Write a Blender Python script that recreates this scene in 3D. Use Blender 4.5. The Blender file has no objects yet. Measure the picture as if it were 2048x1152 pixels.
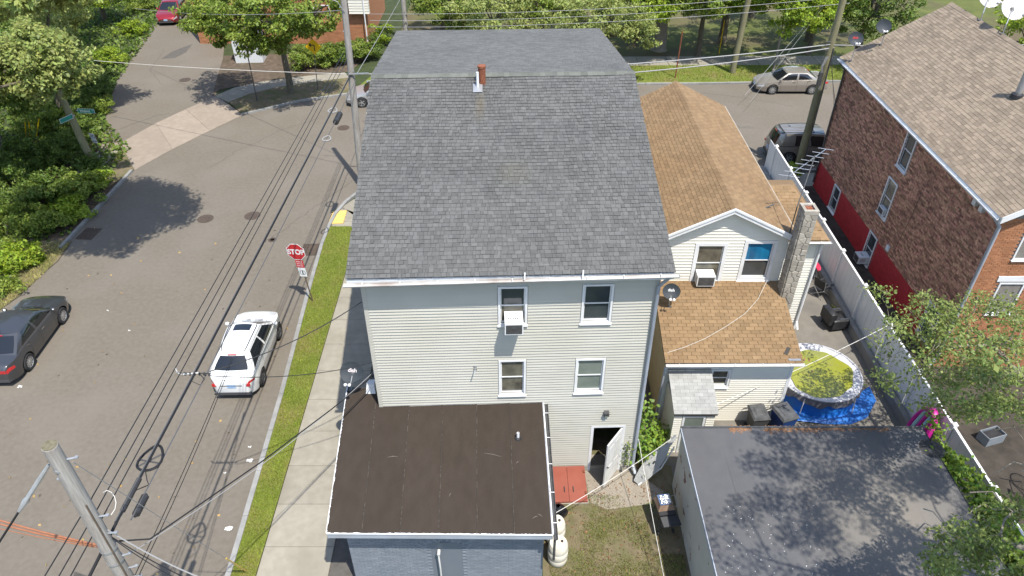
import bpy, math, random
import numpy as np
from mathutils import Matrix, Vector
random.seed(7)
sc = bpy.context.scene
COL = sc.collection

# ---------------------------------------------------------------- camera, sky, sun, exposure
FPX = 1460.0; PITCH = math.radians(37.3); H = 19.5
cam_d = bpy.data.cameras.new('camera'); cam = bpy.data.objects.new('camera', cam_d); COL.objects.link(cam)
cam_d.sensor_width = 36.0; cam_d.lens = 36.0 * FPX / 2048.0
cam_d.clip_start = 0.1; cam_d.clip_end = 2000
cam.location = (0, 0, H); cam.rotation_euler = (math.pi / 2 - PITCH, 0, 0)
sc.camera = cam
SUNV = Vector((0.25, -0.40, 1.0)).normalized()          # towards the sun
w = bpy.data.worlds.new('World'); sc.world = w; w.use_nodes = True
nt = w.node_tree; bg = nt.nodes['Background']
sky = nt.nodes.new('ShaderNodeTexSky'); sky.sky_type = 'NISHITA'; sky.sun_disc = False
sky.sun_elevation = math.asin(SUNV.z); sky.sun_rotation = math.atan2(SUNV.x, SUNV.y)
nt.links.new(sky.outputs[0], bg.inputs[0]); bg.inputs[1].default_value = 0.15
sd = bpy.data.lights.new('sun', 'SUN'); sun = bpy.data.objects.new('sun', sd); COL.objects.link(sun)
sd.energy = 3.75; sd.angle = math.radians(0.55); sd.color = (1.0, 0.955, 0.87)
sun.rotation_euler = SUNV.to_track_quat('Z', 'Y').to_euler(); sun.location = (30, -40, 90)
sc.view_settings.view_transform = 'Standard'; sc.view_settings.look = 'None'
sc.view_settings.exposure = 1.08; sc.view_settings.gamma = 1.0; sc.view_settings.use_curve_mapping = False
sc.cycles.use_denoising = True; sc.cycles.max_bounces = 6; sc.cycles.diffuse_bounces = 3
sc.cycles.transparent_max_bounces = 6; sc.cycles.caustics_reflective = False; sc.cycles.caustics_refractive = False

# ---------------------------------------------------------------- pixel of the photograph -> point on a known plane
_s, _c = math.sin(PITCH), math.cos(PITCH)
def ray(u, v):
    y = 576 - v
    return Vector((u - 1024, y * _s + FPX * _c, y * _c - FPX * _s))
def G(u, v, z=0.0):
    d = ray(u, v); return d * ((z - H) / d.z) + Vector((0, 0, H))
def PY(u, v, Y):
    d = ray(u, v); return d * (Y / d.y) + Vector((0, 0, H))
def PX(u, v, X):
    d = ray(u, v); return d * (X / d.x) + Vector((0, 0, H))
def G2(u, v, z=0.0):
    p = G(u, v, z); return (p.x, p.y)

# ---------------------------------------------------------------- mesh building
class MB:
    def __init__(s, basis=None):
        s.v = []; s.f = []; s.m = []; s.B = basis
    def add(s, vs, fs, mi=0):
        n = len(s.v)
        s.v += [s.B @ Vector(p) for p in vs] if s.B is not None else [Vector(p) for p in vs]
        s.f += [tuple(i + n for i in f) for f in fs]; s.m += [mi] * len(fs)
    def box(s, x0, y0, z0, x1, y1, z1, mi=0):
        s.hexa([(x0,y0,z0),(x1,y0,z0),(x1,y1,z0),(x0,y1,z0),(x0,y0,z1),(x1,y0,z1),(x1,y1,z1),(x0,y1,z1)], mi)
    def hexa(s, v, mi=0):
        s.add(v, [(3,2,1,0),(4,5,6,7),(0,1,5,4),(1,2,6,5),(2,3,7,6),(3,0,4,7)], mi)
    def bar(s, a, b, wd, ht, mi=0, up=(0,0,1)):
        a = Vector(a); b = Vector(b); d = (b - a).normalized(); u = Vector(up)
        if abs(d.dot(u)) > .98: u = Vector((1,0,0))
        r = d.cross(u).normalized() * wd / 2; t = r.cross(d).normalized() * ht / 2
        s.hexa([a-r-t, a+r-t, b+r-t, b-r-t, a-r+t, a+r+t, b+r+t, b-r+t], mi)
    def tube(s, pts, rad, n=8, cap=True, mi=0):
        pts = [Vector(p) for p in pts]; k = len(pts)
        R = rad if isinstance(rad, (list, tuple)) else [rad] * k
        vs = []; prev = None
        for i, p in enumerate(pts):
            d = (pts[min(i+1,k-1)] - pts[max(i-1,0)])
            d = d.normalized() if d.length > 1e-9 else Vector((0,0,1))
            if prev is None:
                u = Vector((0,0,1)) if abs(d.z) < .9 else Vector((1,0,0))
                prev = d.cross(u).normalized()
            a = (prev - d * prev.dot(d)); a = a.normalized() if a.length > 1e-6 else d.orthogonal().normalized()
            prev = a; b = d.cross(a)
            for j in range(n):
                t = 2*math.pi*j/n
                vs.append(p + (a*math.cos(t) + b*math.sin(t)) * R[i])
        fs = [(i*n+j, i*n+(j+1)%n, (i+1)*n+(j+1)%n, (i+1)*n+j) for i in range(k-1) for j in range(n)]
        if cap: fs += [tuple(range(n-1,-1,-1)), tuple((k-1)*n+j for j in range(n))]
        s.add(vs, fs, mi)
    def lathe(s, prof, c=(0,0,0), n=20, axis="z", mi=0, cap=True):
        c = Vector(c); vs = []
        for r, h in prof:
            for j in range(n):
                t = 2*math.pi*j/n; a, b = r*math.cos(t), r*math.sin(t)
                vs.append(c + Vector({'z':(a,b,h),'y':(a,h,b),'x':(h,a,b)}[axis]))
        k = len(prof)
        fs = [(i*n+j, i*n+(j+1)%n, (i+1)*n+(j+1)%n, (i+1)*n+j) for i in range(k-1) for j in range(n)]
        if cap and prof[0][0] > 1e-4: fs.append(tuple(range(n-1,-1,-1)))
        if cap and prof[-1][0] > 1e-4: fs.append(tuple((k-1)*n+j for j in range(n)))
        s.add(vs, fs, mi)
    def prism(s, poly, z0, z1, mi=0):
        n = len(poly)
        s.add([(x,y,z0) for x,y in poly] + [(x,y,z1) for x,y in poly],
              [tuple(range(n-1,-1,-1)), tuple(range(n,2*n))] + [(i,(i+1)%n,n+(i+1)%n,n+i) for i in range(n)], mi)
    def quad(s, a, b, c, d, mi=0): s.add([a,b,c,d], [(0,1,2,3)], mi)
    def grid(s, fn, nu, nv, mi=0):
        s.add([fn(i/nu, j/nv) for j in range(nv+1) for i in range(nu+1)],
              [(j*(nu+1)+i, j*(nu+1)+i+1, (j+1)*(nu+1)+i+1, (j+1)*(nu+1)+i) for j in range(nv) for i in range(nu)], mi)
    def mesh(s, name, mats, smooth=False):
        me = bpy.data.meshes.new(name); me.from_pydata([tuple(p) for p in s.v], [], s.f)
        for m in (mats if isinstance(mats, (list,tuple)) else [mats]): me.materials.append(m)
        if any(s.m): me.polygons.foreach_set('material_index', s.m)
        if smooth:
            me.polygons.foreach_set('use_smooth', [True]*len(s.f))
            try: me.set_sharp_from_angle(angle=math.radians(smooth if smooth is not True else 40))
            except Exception: pass
        me.update(); return me
    def build(s, name, mats, parent=None, smooth=False):
        return obj(name, s.mesh(name, mats, smooth), parent)
def obj(name, me, parent=None, mat=None):
    o = bpy.data.objects.new(name, me); COL.objects.link(o)
    if parent is not None: o.parent = parent
    if mat is not None: o.matrix_local = mat
    return o
def tag(o, label, cat, group=None, kind=None):
    o['label'] = label; o['category'] = cat
    if group: o['group'] = group
    if kind: o['kind'] = kind
    return o
def empty(name, label, cat, loc=(0,0,0), rz=0.0, group=None):
    o = bpy.data.objects.new(name, None); COL.objects.link(o); o.location = loc; o.rotation_euler = (0,0,rz)
    o.empty_display_size = .2
    return tag(o, label, cat, group)
def struct(name, mb, m, parent=None):
    o = mb.build(name, m, parent)
    if parent is None: o['kind'] = 'structure'
    return o
def basis(o, a, b, c):
    a, b, c, o = Vector(a), Vector(b), Vector(c), Vector(o)
    return Matrix(((a.x,b.x,c.x,o.x),(a.y,b.y,c.y,o.y),(a.z,b.z,c.z,o.z),(0,0,0,1)))
class Loc:
    """a thing's own frame (origin on the ground, turned by ang); pixels to points in that frame"""
    def __init__(s, ox, oy, deg): s.M = Matrix.Translation((ox,oy,0)) @ Matrix.Rotation(math.radians(deg),4,'Z'); s.I = s.M.inverted()
    def r(s, u, v): return s.I @ Vector((0,0,H)), s.I.to_3x3() @ ray(u, v)
    def py(s, u, v, y): o, d = s.r(u,v); return o + d*((y-o.y)/d.y)
    def px(s, u, v, x): o, d = s.r(u,v); return o + d*((x-o.x)/d.x)
    def pz(s, u, v, z): o, d = s.r(u,v); return o + d*((z-o.z)/d.z)
def copy_tree(o, parent=None):
    c = o.copy(); COL.objects.link(c); c.parent = parent
    for ch in o.children: copy_tree(ch, c)
    return c
def txt(name, s, size, mat, parent, B, depth=.002, align='CENTER', bold=0.0, sx=1.0):
    cu = bpy.data.curves.new('t', 'FONT'); cu.body = s; cu.size = size; cu.align_x = align; cu.align_y = 'CENTER'
    cu.extrude = depth; cu.offset = bold
    t = bpy.data.objects.new('t', cu); me = bpy.data.meshes.new_from_object(t)
    bpy.data.objects.remove(t); me.name = name; me.materials.clear(); me.materials.append(mat)
    if sx != 1.0: me.transform(Matrix.Scale(sx, 4, (1,0,0)))
    return obj(name, me, parent, B)

# ---------------------------------------------------------------- materials
def M(name, c1, c2=None, scale=3.0, rough=.8, bump=0.0, bscale=40.0, isl=0.0, metal=0.0, spec=.3, coat=0.0,
      detail=4.0, stretch=(1,1,1), c3=None, scale3=.4, amt3=.5, contrast=(.3,.7), trans=0.0, sat=0.0, bdist=.02, th3=(.45,.68), gain=.79):
    c1 = k(c1,gain); c2 = k(c2,gain) if c2 is not None else None; c3 = k(c3,gain) if c3 is not None else None
    m = bpy.data.materials.new(name); m.use_nodes = True; N = m.node_tree.nodes; L = m.node_tree.links
    b = N['Principled BSDF']; b.inputs['Roughness'].default_value = rough; b.inputs['Metallic'].default_value = metal
    b.inputs['Specular IOR Level'].default_value = spec
    if coat: b.inputs['Coat Weight'].default_value = coat; b.inputs['Coat Roughness'].default_value = .04
    g = N.new('ShaderNodeNewGeometry'); pos = g.outputs['Position']
    if stretch != (1,1,1):
        mp = N.new('ShaderNodeMapping'); mp.inputs['Scale'].default_value = stretch; L.new(pos, mp.inputs[0]); pos = mp.outputs[0]
    def noise(sv, det):
        n = N.new('ShaderNodeTexNoise'); n.inputs['Scale'].default_value = sv; n.inputs['Detail'].default_value = det
        L.new(pos, n.inputs['Vector']); return n.outputs['Fac']
    def ramp(sock, lo, hi):
        r = N.new('ShaderNodeMapRange'); r.inputs[1].default_value = lo; r.inputs[2].default_value = hi; L.new(sock, r.inputs[0]); return r.outputs[0]
    def mix(f, a, bb):
        x = N.new('ShaderNodeMix'); x.data_type = 'RGBA'
        if hasattr(f, 'links'): L.new(f, x.inputs[0])
        else: x.inputs[0].default_value = f
        for k, cc in ((6,a),(7,bb)):
            if hasattr(cc, 'links'): L.new(cc, x.inputs[k])
            else: x.inputs[k].default_value = (*cc, 1)
        return x.outputs[2]
    col = c1
    if c2 is not None: col = mix(ramp(noise(scale, detail), *contrast), c1, c2)
    if c3 is not None:
        f = ramp(noise(scale3, 5.0), *th3); mm = N.new('ShaderNodeMath'); mm.operation = 'MULTIPLY'; mm.inputs[1].default_value = amt3
        L.new(f, mm.inputs[0]); col = mix(mm.outputs[0], col, c3)
    if isl > 0:
        oi = N.new('ShaderNodeObjectInfo'); ad = N.new('ShaderNodeMath'); ad.operation = 'ADD'
        L.new(oi.outputs['Random'], ad.inputs[0]); L.new(g.outputs['Random Per Island'], ad.inputs[1])
        fr = N.new('ShaderNodeMath'); fr.operation = 'FRACT'; L.new(ad.outputs[0], fr.inputs[0])
        mr = N.new('ShaderNodeMapRange'); mr.inputs[3].default_value = 1-isl; mr.inputs[4].default_value = 1+isl; L.new(fr.outputs[0], mr.inputs[0])
        hs = N.new('ShaderNodeHueSaturation'); L.new(mr.outputs[0], hs.inputs['Value'])
        if sat:
            f2 = N.new('ShaderNodeMath'); f2.operation = 'MULTIPLY'; f2.inputs[1].default_value = 7.31; L.new(fr.outputs[0], f2.inputs[0])
            f3 = N.new('ShaderNodeMath'); f3.operation = 'FRACT'; L.new(f2.outputs[0], f3.inputs[0])
            m2 = N.new('ShaderNodeMapRange'); m2.inputs[3].default_value = .5-sat; m2.inputs[4].default_value = .5+sat; L.new(f3.outputs[0], m2.inputs[0]); L.new(m2.outputs[0], hs.inputs['Hue'])
        if hasattr(col, 'links'): L.new(col, hs.inputs['Color'])
        else: hs.inputs['Color'].default_value = (*col, 1)
        col = hs.outputs[0]
    if hasattr(col, 'links'): L.new(col, b.inputs['Base Color'])
    else: b.inputs['Base Color'].default_value = (*col, 1)
    if bump:
        bn = N.new('ShaderNodeBump'); bn.inputs['Strength'].default_value = bump; bn.inputs['Distance'].default_value = bdist
        L.new(noise(bscale, 3.0), bn.inputs['Height']); L.new(bn.outputs[0], b.inputs['Normal'])
    if trans:
        t = N.new('ShaderNodeBsdfTranslucent'); ms = N.new('ShaderNodeMixShader'); ms.inputs[0].default_value = trans
        if hasattr(col, 'links'): L.new(col, t.inputs[0])
        else: t.inputs[0].default_value = (*col, 1)
        L.new(b.outputs[0], ms.inputs[1]); L.new(t.outputs[0], ms.inputs[2]); L.new(ms.outputs[0], N['Material Output'].inputs[0])
    return m
def sr(r, g, b): return tuple(((x/255+.055)/1.055)**2.4 if x > 10 else x/255/12.92 for x in (r,g,b))
def k(c, f): return tuple(x*f for x in c)

asphalt = M('asphalt', (.143,.122,.096), (.169,.147,.118), 6, .9, .5, 180, c3=(.19,.169,.141), scale3=.35, amt3=.45, bdist=.01)
asphalt_d = M('asphalt_patch', (.085,.078,.068), (.115,.105,.092), 5, .9, .3, 150)
asphalt_drive = M('asphalt_drive', (.17,.153,.13), (.20,.182,.157), 3, .9, .3, 150, c3=(.11,.105,.1), scale3=.8)
concrete = M('concrete', (.27,.245,.195), (.32,.295,.24), 4, .9, .3, 120, isl=.06, c3=(.22,.20,.155), scale3=.7, amt3=.6)
concrete_warm = M('concrete_apron', (.265,.218,.172), (.315,.262,.21), 3, .9, .3, 120, isl=.05, c3=(.24,.20,.16), scale3=.6, amt3=.6)
kerb_m = M('kerb_stone', (.22,.22,.21), (.30,.295,.28), 3, .85, .3, 60, isl=.08)
soil = M('soil', (.07,.052,.037), (.14,.105,.075), 3, .95, .6, 30, c3=(.06,.055,.03), scale3=.7)
soil_dry = M('soil_dry', (.13,.105,.06), (.19,.155,.095), 4, .95, .6, 40, c3=(.10,.11,.035), scale3=1.3, amt3=.8)
lawn_m = M('lawn_ground', (.115,.15,.022), (.165,.19,.04), 2.5, .95, .5, 60, c3=(.19,.155,.06), scale3=.8, amt3=.9)
soil_dark = M('soil_dark', (.035,.029,.023), (.06,.05,.04), 3, .95, .6, 30, c3=(.10,.085,.065), scale3=.8, amt3=.6)  # dark soil, with the tree shade over the right yard mixed into its colour
park_m = M('park_ground', (.07,.085,.02), (.12,.135,.03), .8, .95, .5, 40, c3=(.12,.085,.055), scale3=.16, amt3=.9)
leaf_ground = M('leaf_ground', (.03,.045,.015), (.055,.07,.025), 2, .95, .6, 30)
siding = M('siding_cream', (.475,.46,.405), (.515,.50,.44), 1.2, .55, isl=.02, c3=(.46,.435,.36), scale3=.5, amt3=.5)
siding_w = M('siding_white', (.74,.71,.62), (.79,.765,.68), 1.2, .55, isl=.02, c3=(.66,.63,.54), scale3=.6, amt3=.5)
stucco = M('stucco_ochre', (.50,.42,.26), (.56,.48,.32), 2, .9, .2, 60)
trim_w = M('trim_white', (.74,.75,.76), (.80,.80,.80), 2, .45, c3=(.6,.58,.54), scale3=1.5, amt3=.4)
trim_grey = M('trim_bluegrey', (.35,.385,.44), (.41,.44,.49), 2, .5, c3=(.3,.31,.32), scale3=1.2)
gutter_m = M('gutter_alu', (.62,.61,.58), (.70,.69,.66), 2, .45, c3=(.35,.31,.27), scale3=1.1, amt3=.5)
rust = M('rust', (.16,.05,.025), (.30,.11,.06), 14, .9, .4, 60)
dark = M('dark_void', (.02,.02,.022), rough=.7)
black = M('black_plastic', (.025,.025,.027), (.04,.04,.042), 8, .5)
glass_dk = M('window_glass', (.035,.045,.05), (.07,.08,.085), 1.2, .06, spec=.7)
glass_cur = M('window_glass_curtained', (.16,.19,.165), (.24,.27,.235), 1.5, .12, spec=.6)
glass_blue = M('window_glass_bluecurtain', (.01,.09,.2), (.015,.2,.38), 6, .12, spec=.6, stretch=(1,1,.1))
glass_room = M('window_glass_room', (.06,.055,.045), (.17,.16,.12), 3, .1, spec=.6)
shingle_g = M('shingle_grey', (.112,.112,.108), (.134,.134,.129), 9, .95, .5, 220, isl=.16, c3=(.086,.086,.084), scale3=.55, amt3=.35, spec=.15, bdist=.006)
shingle_gf = M('shingle_grey_back', (.118,.119,.115), (.142,.142,.137), 9, .95, .5, 220, isl=.14, c3=(.095,.095,.094), scale3=.35, amt3=.5, spec=.12, stretch=(1,1,1), bdist=.006)
shingle_t = M('shingle_tan', (.212,.138,.072), (.258,.173,.095), 5, .95, .4, 200, isl=.13, c3=(.21,.13,.066), scale3=.5, amt3=.55, bdist=.006)
shingle_b = M('shingle_taupe', (.235,.185,.135), (.285,.228,.168), 6, .95, .4, 200, isl=.2, c3=(.19,.15,.112), scale3=.5, amt3=.4, bdist=.006)
shingle_l = M('shingle_light', (.30,.30,.29), (.36,.36,.345), 4, .95, .4, 200, isl=.09, c3=(.24,.235,.22), scale3=1.6, amt3=.5, bdist=.006)
deck_dk = M('roof_deck', (.06,.055,.05), rough=.95)
membrane_br = M('membrane_brown', (.046,.036,.028), (.055,.043,.034), 2.2, .95, .35, 25, isl=.06, c3=(.056,.046,.038), scale3=.9, amt3=.35, stretch=(2,.8,1), spec=.12)
membrane_gr = M('membrane_grey', (.095,.096,.102), (.112,.112,.117), 2.0, .9, .25, 40, isl=.05, c3=(.10,.095,.09), scale3=.5, amt3=.5, spec=.15)
brick_red = M('brick_mixed', (.30,.125,.085), (.56,.33,.21), 9, .9, .4, 60, isl=.5, sat=.014, c3=(.14,.07,.055), scale3=.5, amt3=.25)
brick_paint = M('brick_painted_red', (.42,.03,.036), (.48,.042,.048), 4, .6, .2, 60, isl=.08)
brick_or = M('brick_orange', (.36,.155,.075), (.44,.205,.105), 5, .9, .3, 60, isl=.13)
brick_grey = M('brick_painted_grey', (.19,.215,.25), (.225,.25,.285), 5, .6, .3, 60, isl=.07, c3=(.28,.30,.33), scale3=2.0, amt3=.4)
mortar = M('mortar', (.20,.18,.16), (.26,.24,.21), 6, .95)
mortar_d = M('mortar_dark', (.21,.16,.13), (.21,.165,.135), 6, .95)
door_grey = M('door_grey', (.165,.185,.215), (.18,.20,.23), 2, .5)
stone_m = M('chimney_stone', (.31,.28,.235), (.41,.375,.32), 5, .9, .5, 50, isl=.14)
plaster = M('plaster_peeling', (.50,.47,.40), (.56,.53,.46), 2, .9, .3, 60, c3=(.16,.05,.035), scale3=2.6, amt3=.9, th3=(.63,.66))
vinyl = M('vinyl_fence', (.76,.755,.74), (.80,.795,.78), 1, .4, isl=.02)
lowwall_m = M('low_wall_concrete', (.22,.21,.19), (.29,.28,.26), 2, .9, .3, 50)
wood_pole = M('pole_wood_grey', (.30,.28,.255), (.44,.42,.39), 7, .9, .6, 20, stretch=(5,5,.35), c3=(.24,.20,.16), scale3=1.6, amt3=.5)
wood_green = M('pole_wood_green', (.17,.16,.085), (.27,.25,.15), 6, .9, .5, 20, stretch=(5,5,.35))
wood_end = M('pole_end_grain', (.11,.10,.06), (.20,.18,.12), 14, .9, .4, 60)
wood_raw = M('wood_raw', (.30,.20,.11), (.40,.29,.17), 6, .85, .3, 40)
bark = M('bark', (.09,.075,.055), (.19,.165,.12), 8, .95, .8, 18, stretch=(4,4,.6))
bark_l = M('bark_light', (.22,.19,.15), (.33,.29,.23), 8, .9, .6, 18, stretch=(4,4,.6))
metal = M('steel_galvanised', (.42,.43,.44), (.52,.53,.54), 8, .4, metal=.6, spec=.5)
metal_dk = M('steel_dark', (.10,.10,.10), (.15,.15,.15), 8, .5, metal=.5)
alu = M('aluminium', (.62,.63,.64), rough=.3, metal=.8)
post_m = M('post_brown', (.10,.075,.055), (.17,.13,.09), 8, .7)
wire_m = M('cable_black', (.018,.018,.02), rough=.5)
wire_g = M('cable_grey', (.30,.30,.30), rough=.5)
wire_dg = M('cable_dark_grey', (.10,.10,.105), rough=.6)
wire_w = M('cable_white', (.62,.60,.56), rough=.5)
orange_m = M('sleeve_orange', (.33,.125,.06), (.40,.17,.09), 6, .5)
sign_red = M('sign_red', (.50,.022,.025), (.56,.03,.033), 3, .4)
sign_white = M('sign_white', (.78,.78,.76), rough=.4)
sign_green = M('sign_green', (.012,.22,.17), (.016,.26,.2), 4, .4)
sign_yellow = M('sign_yellow', (.80,.50,.005), rough=.45)
sign_black = M('sign_black', (.015,.015,.018), rough=.5)
iron = M('cast_iron', (.085,.064,.05), (.13,.10,.08), 20, .7, .5, 60, metal=.3)
tactile = M('tactile_yellow', (.62,.42,.12), (.70,.50,.17), 8, .8)
dish_m = M('dish_grey', (.034,.042,.05), (.045,.053,.062), 4, .6, spec=.2)
dish_wm = M('dish_white', (.62,.61,.57), (.72,.70,.66), 3, .5)
bulkhead_m = M('bulkhead_red', (.225,.052,.03), (.265,.07,.042), 2.5, .55, c3=(.22,.04,.02), scale3=1.6)
door_w = M('door_white', (.68,.68,.67), (.74,.74,.72), 3, .5, c3=(.55,.52,.47), scale3=2.5, amt3=.4)
barrel_m = M('barrel_white', (.66,.62,.52), (.74,.70,.60), 3, .5, c3=(.5,.45,.36), scale3=2.0)
tarp_bl = M('tarp_blue', (.03,.14,.46), (.045,.19,.56), 4, .35, .5, 9)
pool_bl = M('pool_wall_blue', (.015,.16,.62), (.03,.22,.72), 3, .4)
pool_cov = M('pool_cover_grey', (.13,.13,.15), (.19,.19,.21), 3, .6, .15, 10)
pool_rim = M('pool_cover_rim', (.46,.46,.49), (.56,.56,.58), 2, .6, spec=.2)
algae = M('algae_water', (.24,.25,.025), (.28,.29,.035), 1.2, .15, .05, 4, spec=.5, c3=(.20,.21,.08), scale3=1.6, amt3=.6)
bin_lid = M('bin_lid', (.06,.062,.065), (.12,.122,.125), 4, .35)
bin_bl = M('bin_blue', (.015,.06,.22), rough=.45)
pink = M('float_pink', (.55,.02,.28), rough=.4)
pink2 = M('chair_red', (.55,.02,.07), rough=.6)
mint = M('float_mint', (.35,.58,.60), rough=.4)
leather = M('leather_black', (.022,.022,.024), (.035,.035,.037), 8, .4)
chrome = M('chrome', (.75,.75,.76), rough=.12, metal=1.0)
rubber = M('rubber', (.022,.022,.023), (.035,.035,.036), 9, .8)
litter_m = M('litter_white', (.7,.7,.68), rough=.8, isl=.1)
leaf_y = M('fallen_leaf', (.30,.18,.06), (.38,.27,.10), 9, .8, isl=.3)
needles = M('pine_litter', (.20,.10,.055), (.30,.17,.09), 12, .95, isl=.25)
def leafm(n, a, b, tr=.4, g=1.32): return M(n, a, b, .9, .5, isl=.40, sat=.022, spec=.3, trans=tr, detail=2, gain=g)
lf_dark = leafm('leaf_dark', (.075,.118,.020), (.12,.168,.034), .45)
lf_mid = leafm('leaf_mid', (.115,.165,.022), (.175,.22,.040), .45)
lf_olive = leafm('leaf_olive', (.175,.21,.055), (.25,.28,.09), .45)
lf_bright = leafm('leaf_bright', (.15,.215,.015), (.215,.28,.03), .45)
lf_ivy = leafm('leaf_ivy', (.085,.15,.018), (.15,.22,.03))
grass_m = leafm('grass_blade', (.125,.17,.018), (.195,.225,.036), .2)
grass_yard = leafm('grass_yard', (.12,.145,.03), (.2,.2,.06), .2)
grass_dry = leafm('grass_dry', (.20,.20,.06), (.30,.27,.11), .2)

def stain(m, x0, x1, y0, y1, col, amt):
    """run-off stain with a shape of its own, in world xy"""
    N = m.node_tree.nodes; L = m.node_tree.links; b = N['Principled BSDF']; src = b.inputs['Base Color'].links[0].from_socket
    g = N.new('ShaderNodeNewGeometry'); sp = N.new('ShaderNodeSeparateXYZ'); L.new(g.outputs['Position'], sp.inputs[0])
    def band(sock, a, c):
        r = N.new('ShaderNodeMapRange'); r.interpolation_type = 'SMOOTHSTEP'; r.inputs[1].default_value = a; r.inputs[2].default_value = (a+c)/2; L.new(sock, r.inputs[0])
        q = N.new('ShaderNodeMapRange'); q.interpolation_type = 'SMOOTHSTEP'; q.inputs[1].default_value = c; q.inputs[2].default_value = (a+c)/2; L.new(sock, q.inputs[0])
        mm = N.new('ShaderNodeMath'); mm.operation = 'MULTIPLY'; L.new(r.outputs[0], mm.inputs[0]); L.new(q.outputs[0], mm.inputs[1]); return mm.outputs[0]
    m1 = N.new('ShaderNodeMath'); m1.operation = 'MULTIPLY'; L.new(band(sp.outputs[0],x0,x1), m1.inputs[0]); L.new(band(sp.outputs[1],y0,y1), m1.inputs[1])
    m2 = N.new('ShaderNodeMath'); m2.operation = 'MULTIPLY'; m2.inputs[1].default_value = amt; L.new(m1.outputs[0], m2.inputs[0])
    x = N.new('ShaderNodeMix'); x.data_type = 'RGBA'; L.new(m2.outputs[0], x.inputs[0]); L.new(src, x.inputs[6]); x.inputs[7].default_value = (*col,1); L.new(x.outputs[2], b.inputs['Base Color'])
stain(shingle_g, -1.25, -.75, 20.6, 22.6, (.11,.09,.06), .55)
stain(membrane_gr, 6.3, 14.2, 8.2, 15.4, (.19,.168,.138), .7)
stain(shingle_g, -.8, .9, 18.0, 19.6, (.12,.11,.08), .3)
# ================================================================ THE SETTING
def sheet(name, poly, z, m, kind='structure', cell=None):
    mb = MB(); n = len(poly); mb.add([(x,y,z) for x,y in poly], [tuple(range(n))])
    o = mb.build(name, m); o['kind'] = kind; return o
gp = MB(); gp.quad((-400,-200,0),(400,-200,0),(400,600,0),(-400,600,0)); struct('ground', gp, leaf_ground)
# road
kerbR = [(-7.4,-30),(-8.0,0),(-8.3,12),(-8.58,19),(-8.95,25),(-9.15,29),(-9.13,30.5),(-9.03,31.7),(-8.7,32.95),(-8.28,33.83),(-7.4,35),(-6,36),(-4,36.4),(16,36.4),(80,36.8)]
kerbL = [(-24.5,-30),(-22.6,15),(-21.9,24.4),(-21.25,29.4),(-21.1,36.5)]
kerbF = [(-17.25,43.7),(-14,45.9),(-10.9,47.1),(-6,48.2),(0,48.7),(13,48.85),(23,49.3),(80,50)]
sheet('road', kerbR + kerbF[::-1] + kerbL[::-1], .012, asphalt)
# side lane beyond the apron
laneL = [G2(*p) for p in [(207,262),(216,215),(232,165),(260,110),(290,66),(318,40)]] + [(-34,75),(-38,95)]
laneR = [G2(*p) for p in [(432,192),(437,165),(446,118),(452,60)]] + [(-25,72),(-27,95)]
sheet('lane', [G2(228,292)] + laneL + laneR[::-1] + [G2(487,233),G2(270,343)], .008, asphalt)
sheet('lane_patch', [G2(*p) for p in [(322,118),(345,103),(385,88),(372,105),(350,116)]], .012, asphalt_d)
sheet('lane_patch', [G2(*p) for p in [(362,60),(400,50),(402,57),(378,64)]], .012, asphalt_d)
# apron slabs, each a piece
apr = empty_s = bpy.data.objects.new('driveway_apron', None); COL.objects.link(apr); apr['kind'] = 'structure'; apr['label'] = 'pale concrete driveway apron crossing to the side lane'
outer = [(270,341),(345,299),(420,262),(487,230)]; inner = [(240,287),(312,247),(372,219),(432,192)]
def slab(mb, pts, z0, z1, gap=.012):
    c = sum((Vector(p) for p in pts), Vector((0,0))) / len(pts)
    q = [tuple(Vector(p) + (c - Vector(p)).normalized()*gap) for p in pts]; mb.prism(q, z0, z1)
for i in range(3):
    mb = MB(); slab(mb, [G2(*outer[i]),G2(*outer[i+1]),G2(*inner[i+1]),G2(*inner[i])], 0, .03); mb.build('slab', concrete_warm, apr)
for pts in ([(270,341),(240,287),(208,300),(192,318),(246,296)],):
    pass
mb = MB(); slab(mb, [G2(*p) for p in [(246,297),(240,287),(205,288),(196,312)]], 0, .035); mb.build('slab', concrete_warm, apr)
# walks
def walk(name, quads, m, label, z=.05):
    e = bpy.data.objects.new(name, None); COL.objects.link(e); e['kind'] = 'structure'; e['label'] = label
    base = None
    for i, q in enumerate(quads):
        mb = MB(); slab(mb, q, -.01, z); o = mb.build('slab', m, e)
    return e
def sx(y, a, b): return a + (b-a)*(y-12)/14.6
xl = lambda y: sx(y,-7.42,-7.52); xr = lambda y: sx(y,-5.33,-5.45)
ys = [-4 + 1.52*i for i in range(24)]
walk('sidewalk', [[(xl(a),a),(xr(a),a),(xr(b),b),(xl(b),b)] for a, b in zip(ys[:-1], ys[1:])], concrete, 'pale concrete sidewalk beside the grey-roofed house')
walk('street_corner_walk', [[(-7.5,31.05),(-6.0,31.05),(-6.0,33.6),(-8.3,33.2),(-8.75,32.4)],[(-7.5,31.0),(-8.85,31.0),(-8.75,32.3),(-8.0,31.9)]] +
     [[(x,34.6),(x+1.5,34.6),(x+1.5,36.1),(x,36.1)] for x in [-5.8+1.52*i for i in range(15)]], concrete, 'concrete corner walk by the ramp')
walk('far_walk', [[(x,52.1+.012*x),(x+2.2,52.1+.012*(x+2.2)),(x+2.2,54.2+.012*(x+2.2)),(x,54.2+.012*x)] for x in [-4+2.22*i for i in range(18)]], concrete, 'far concrete sidewalk along the park')
fw = [(430,193),(470,176),(520,165),(570,158),(620,152),(690,146)]; fo = [(487,228),(505,193),(548,183),(600,175),(650,165),(700,160)]
fo = [(458,206),(500,190),(548,178),(598,170),(650,163),(700,157)]
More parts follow.
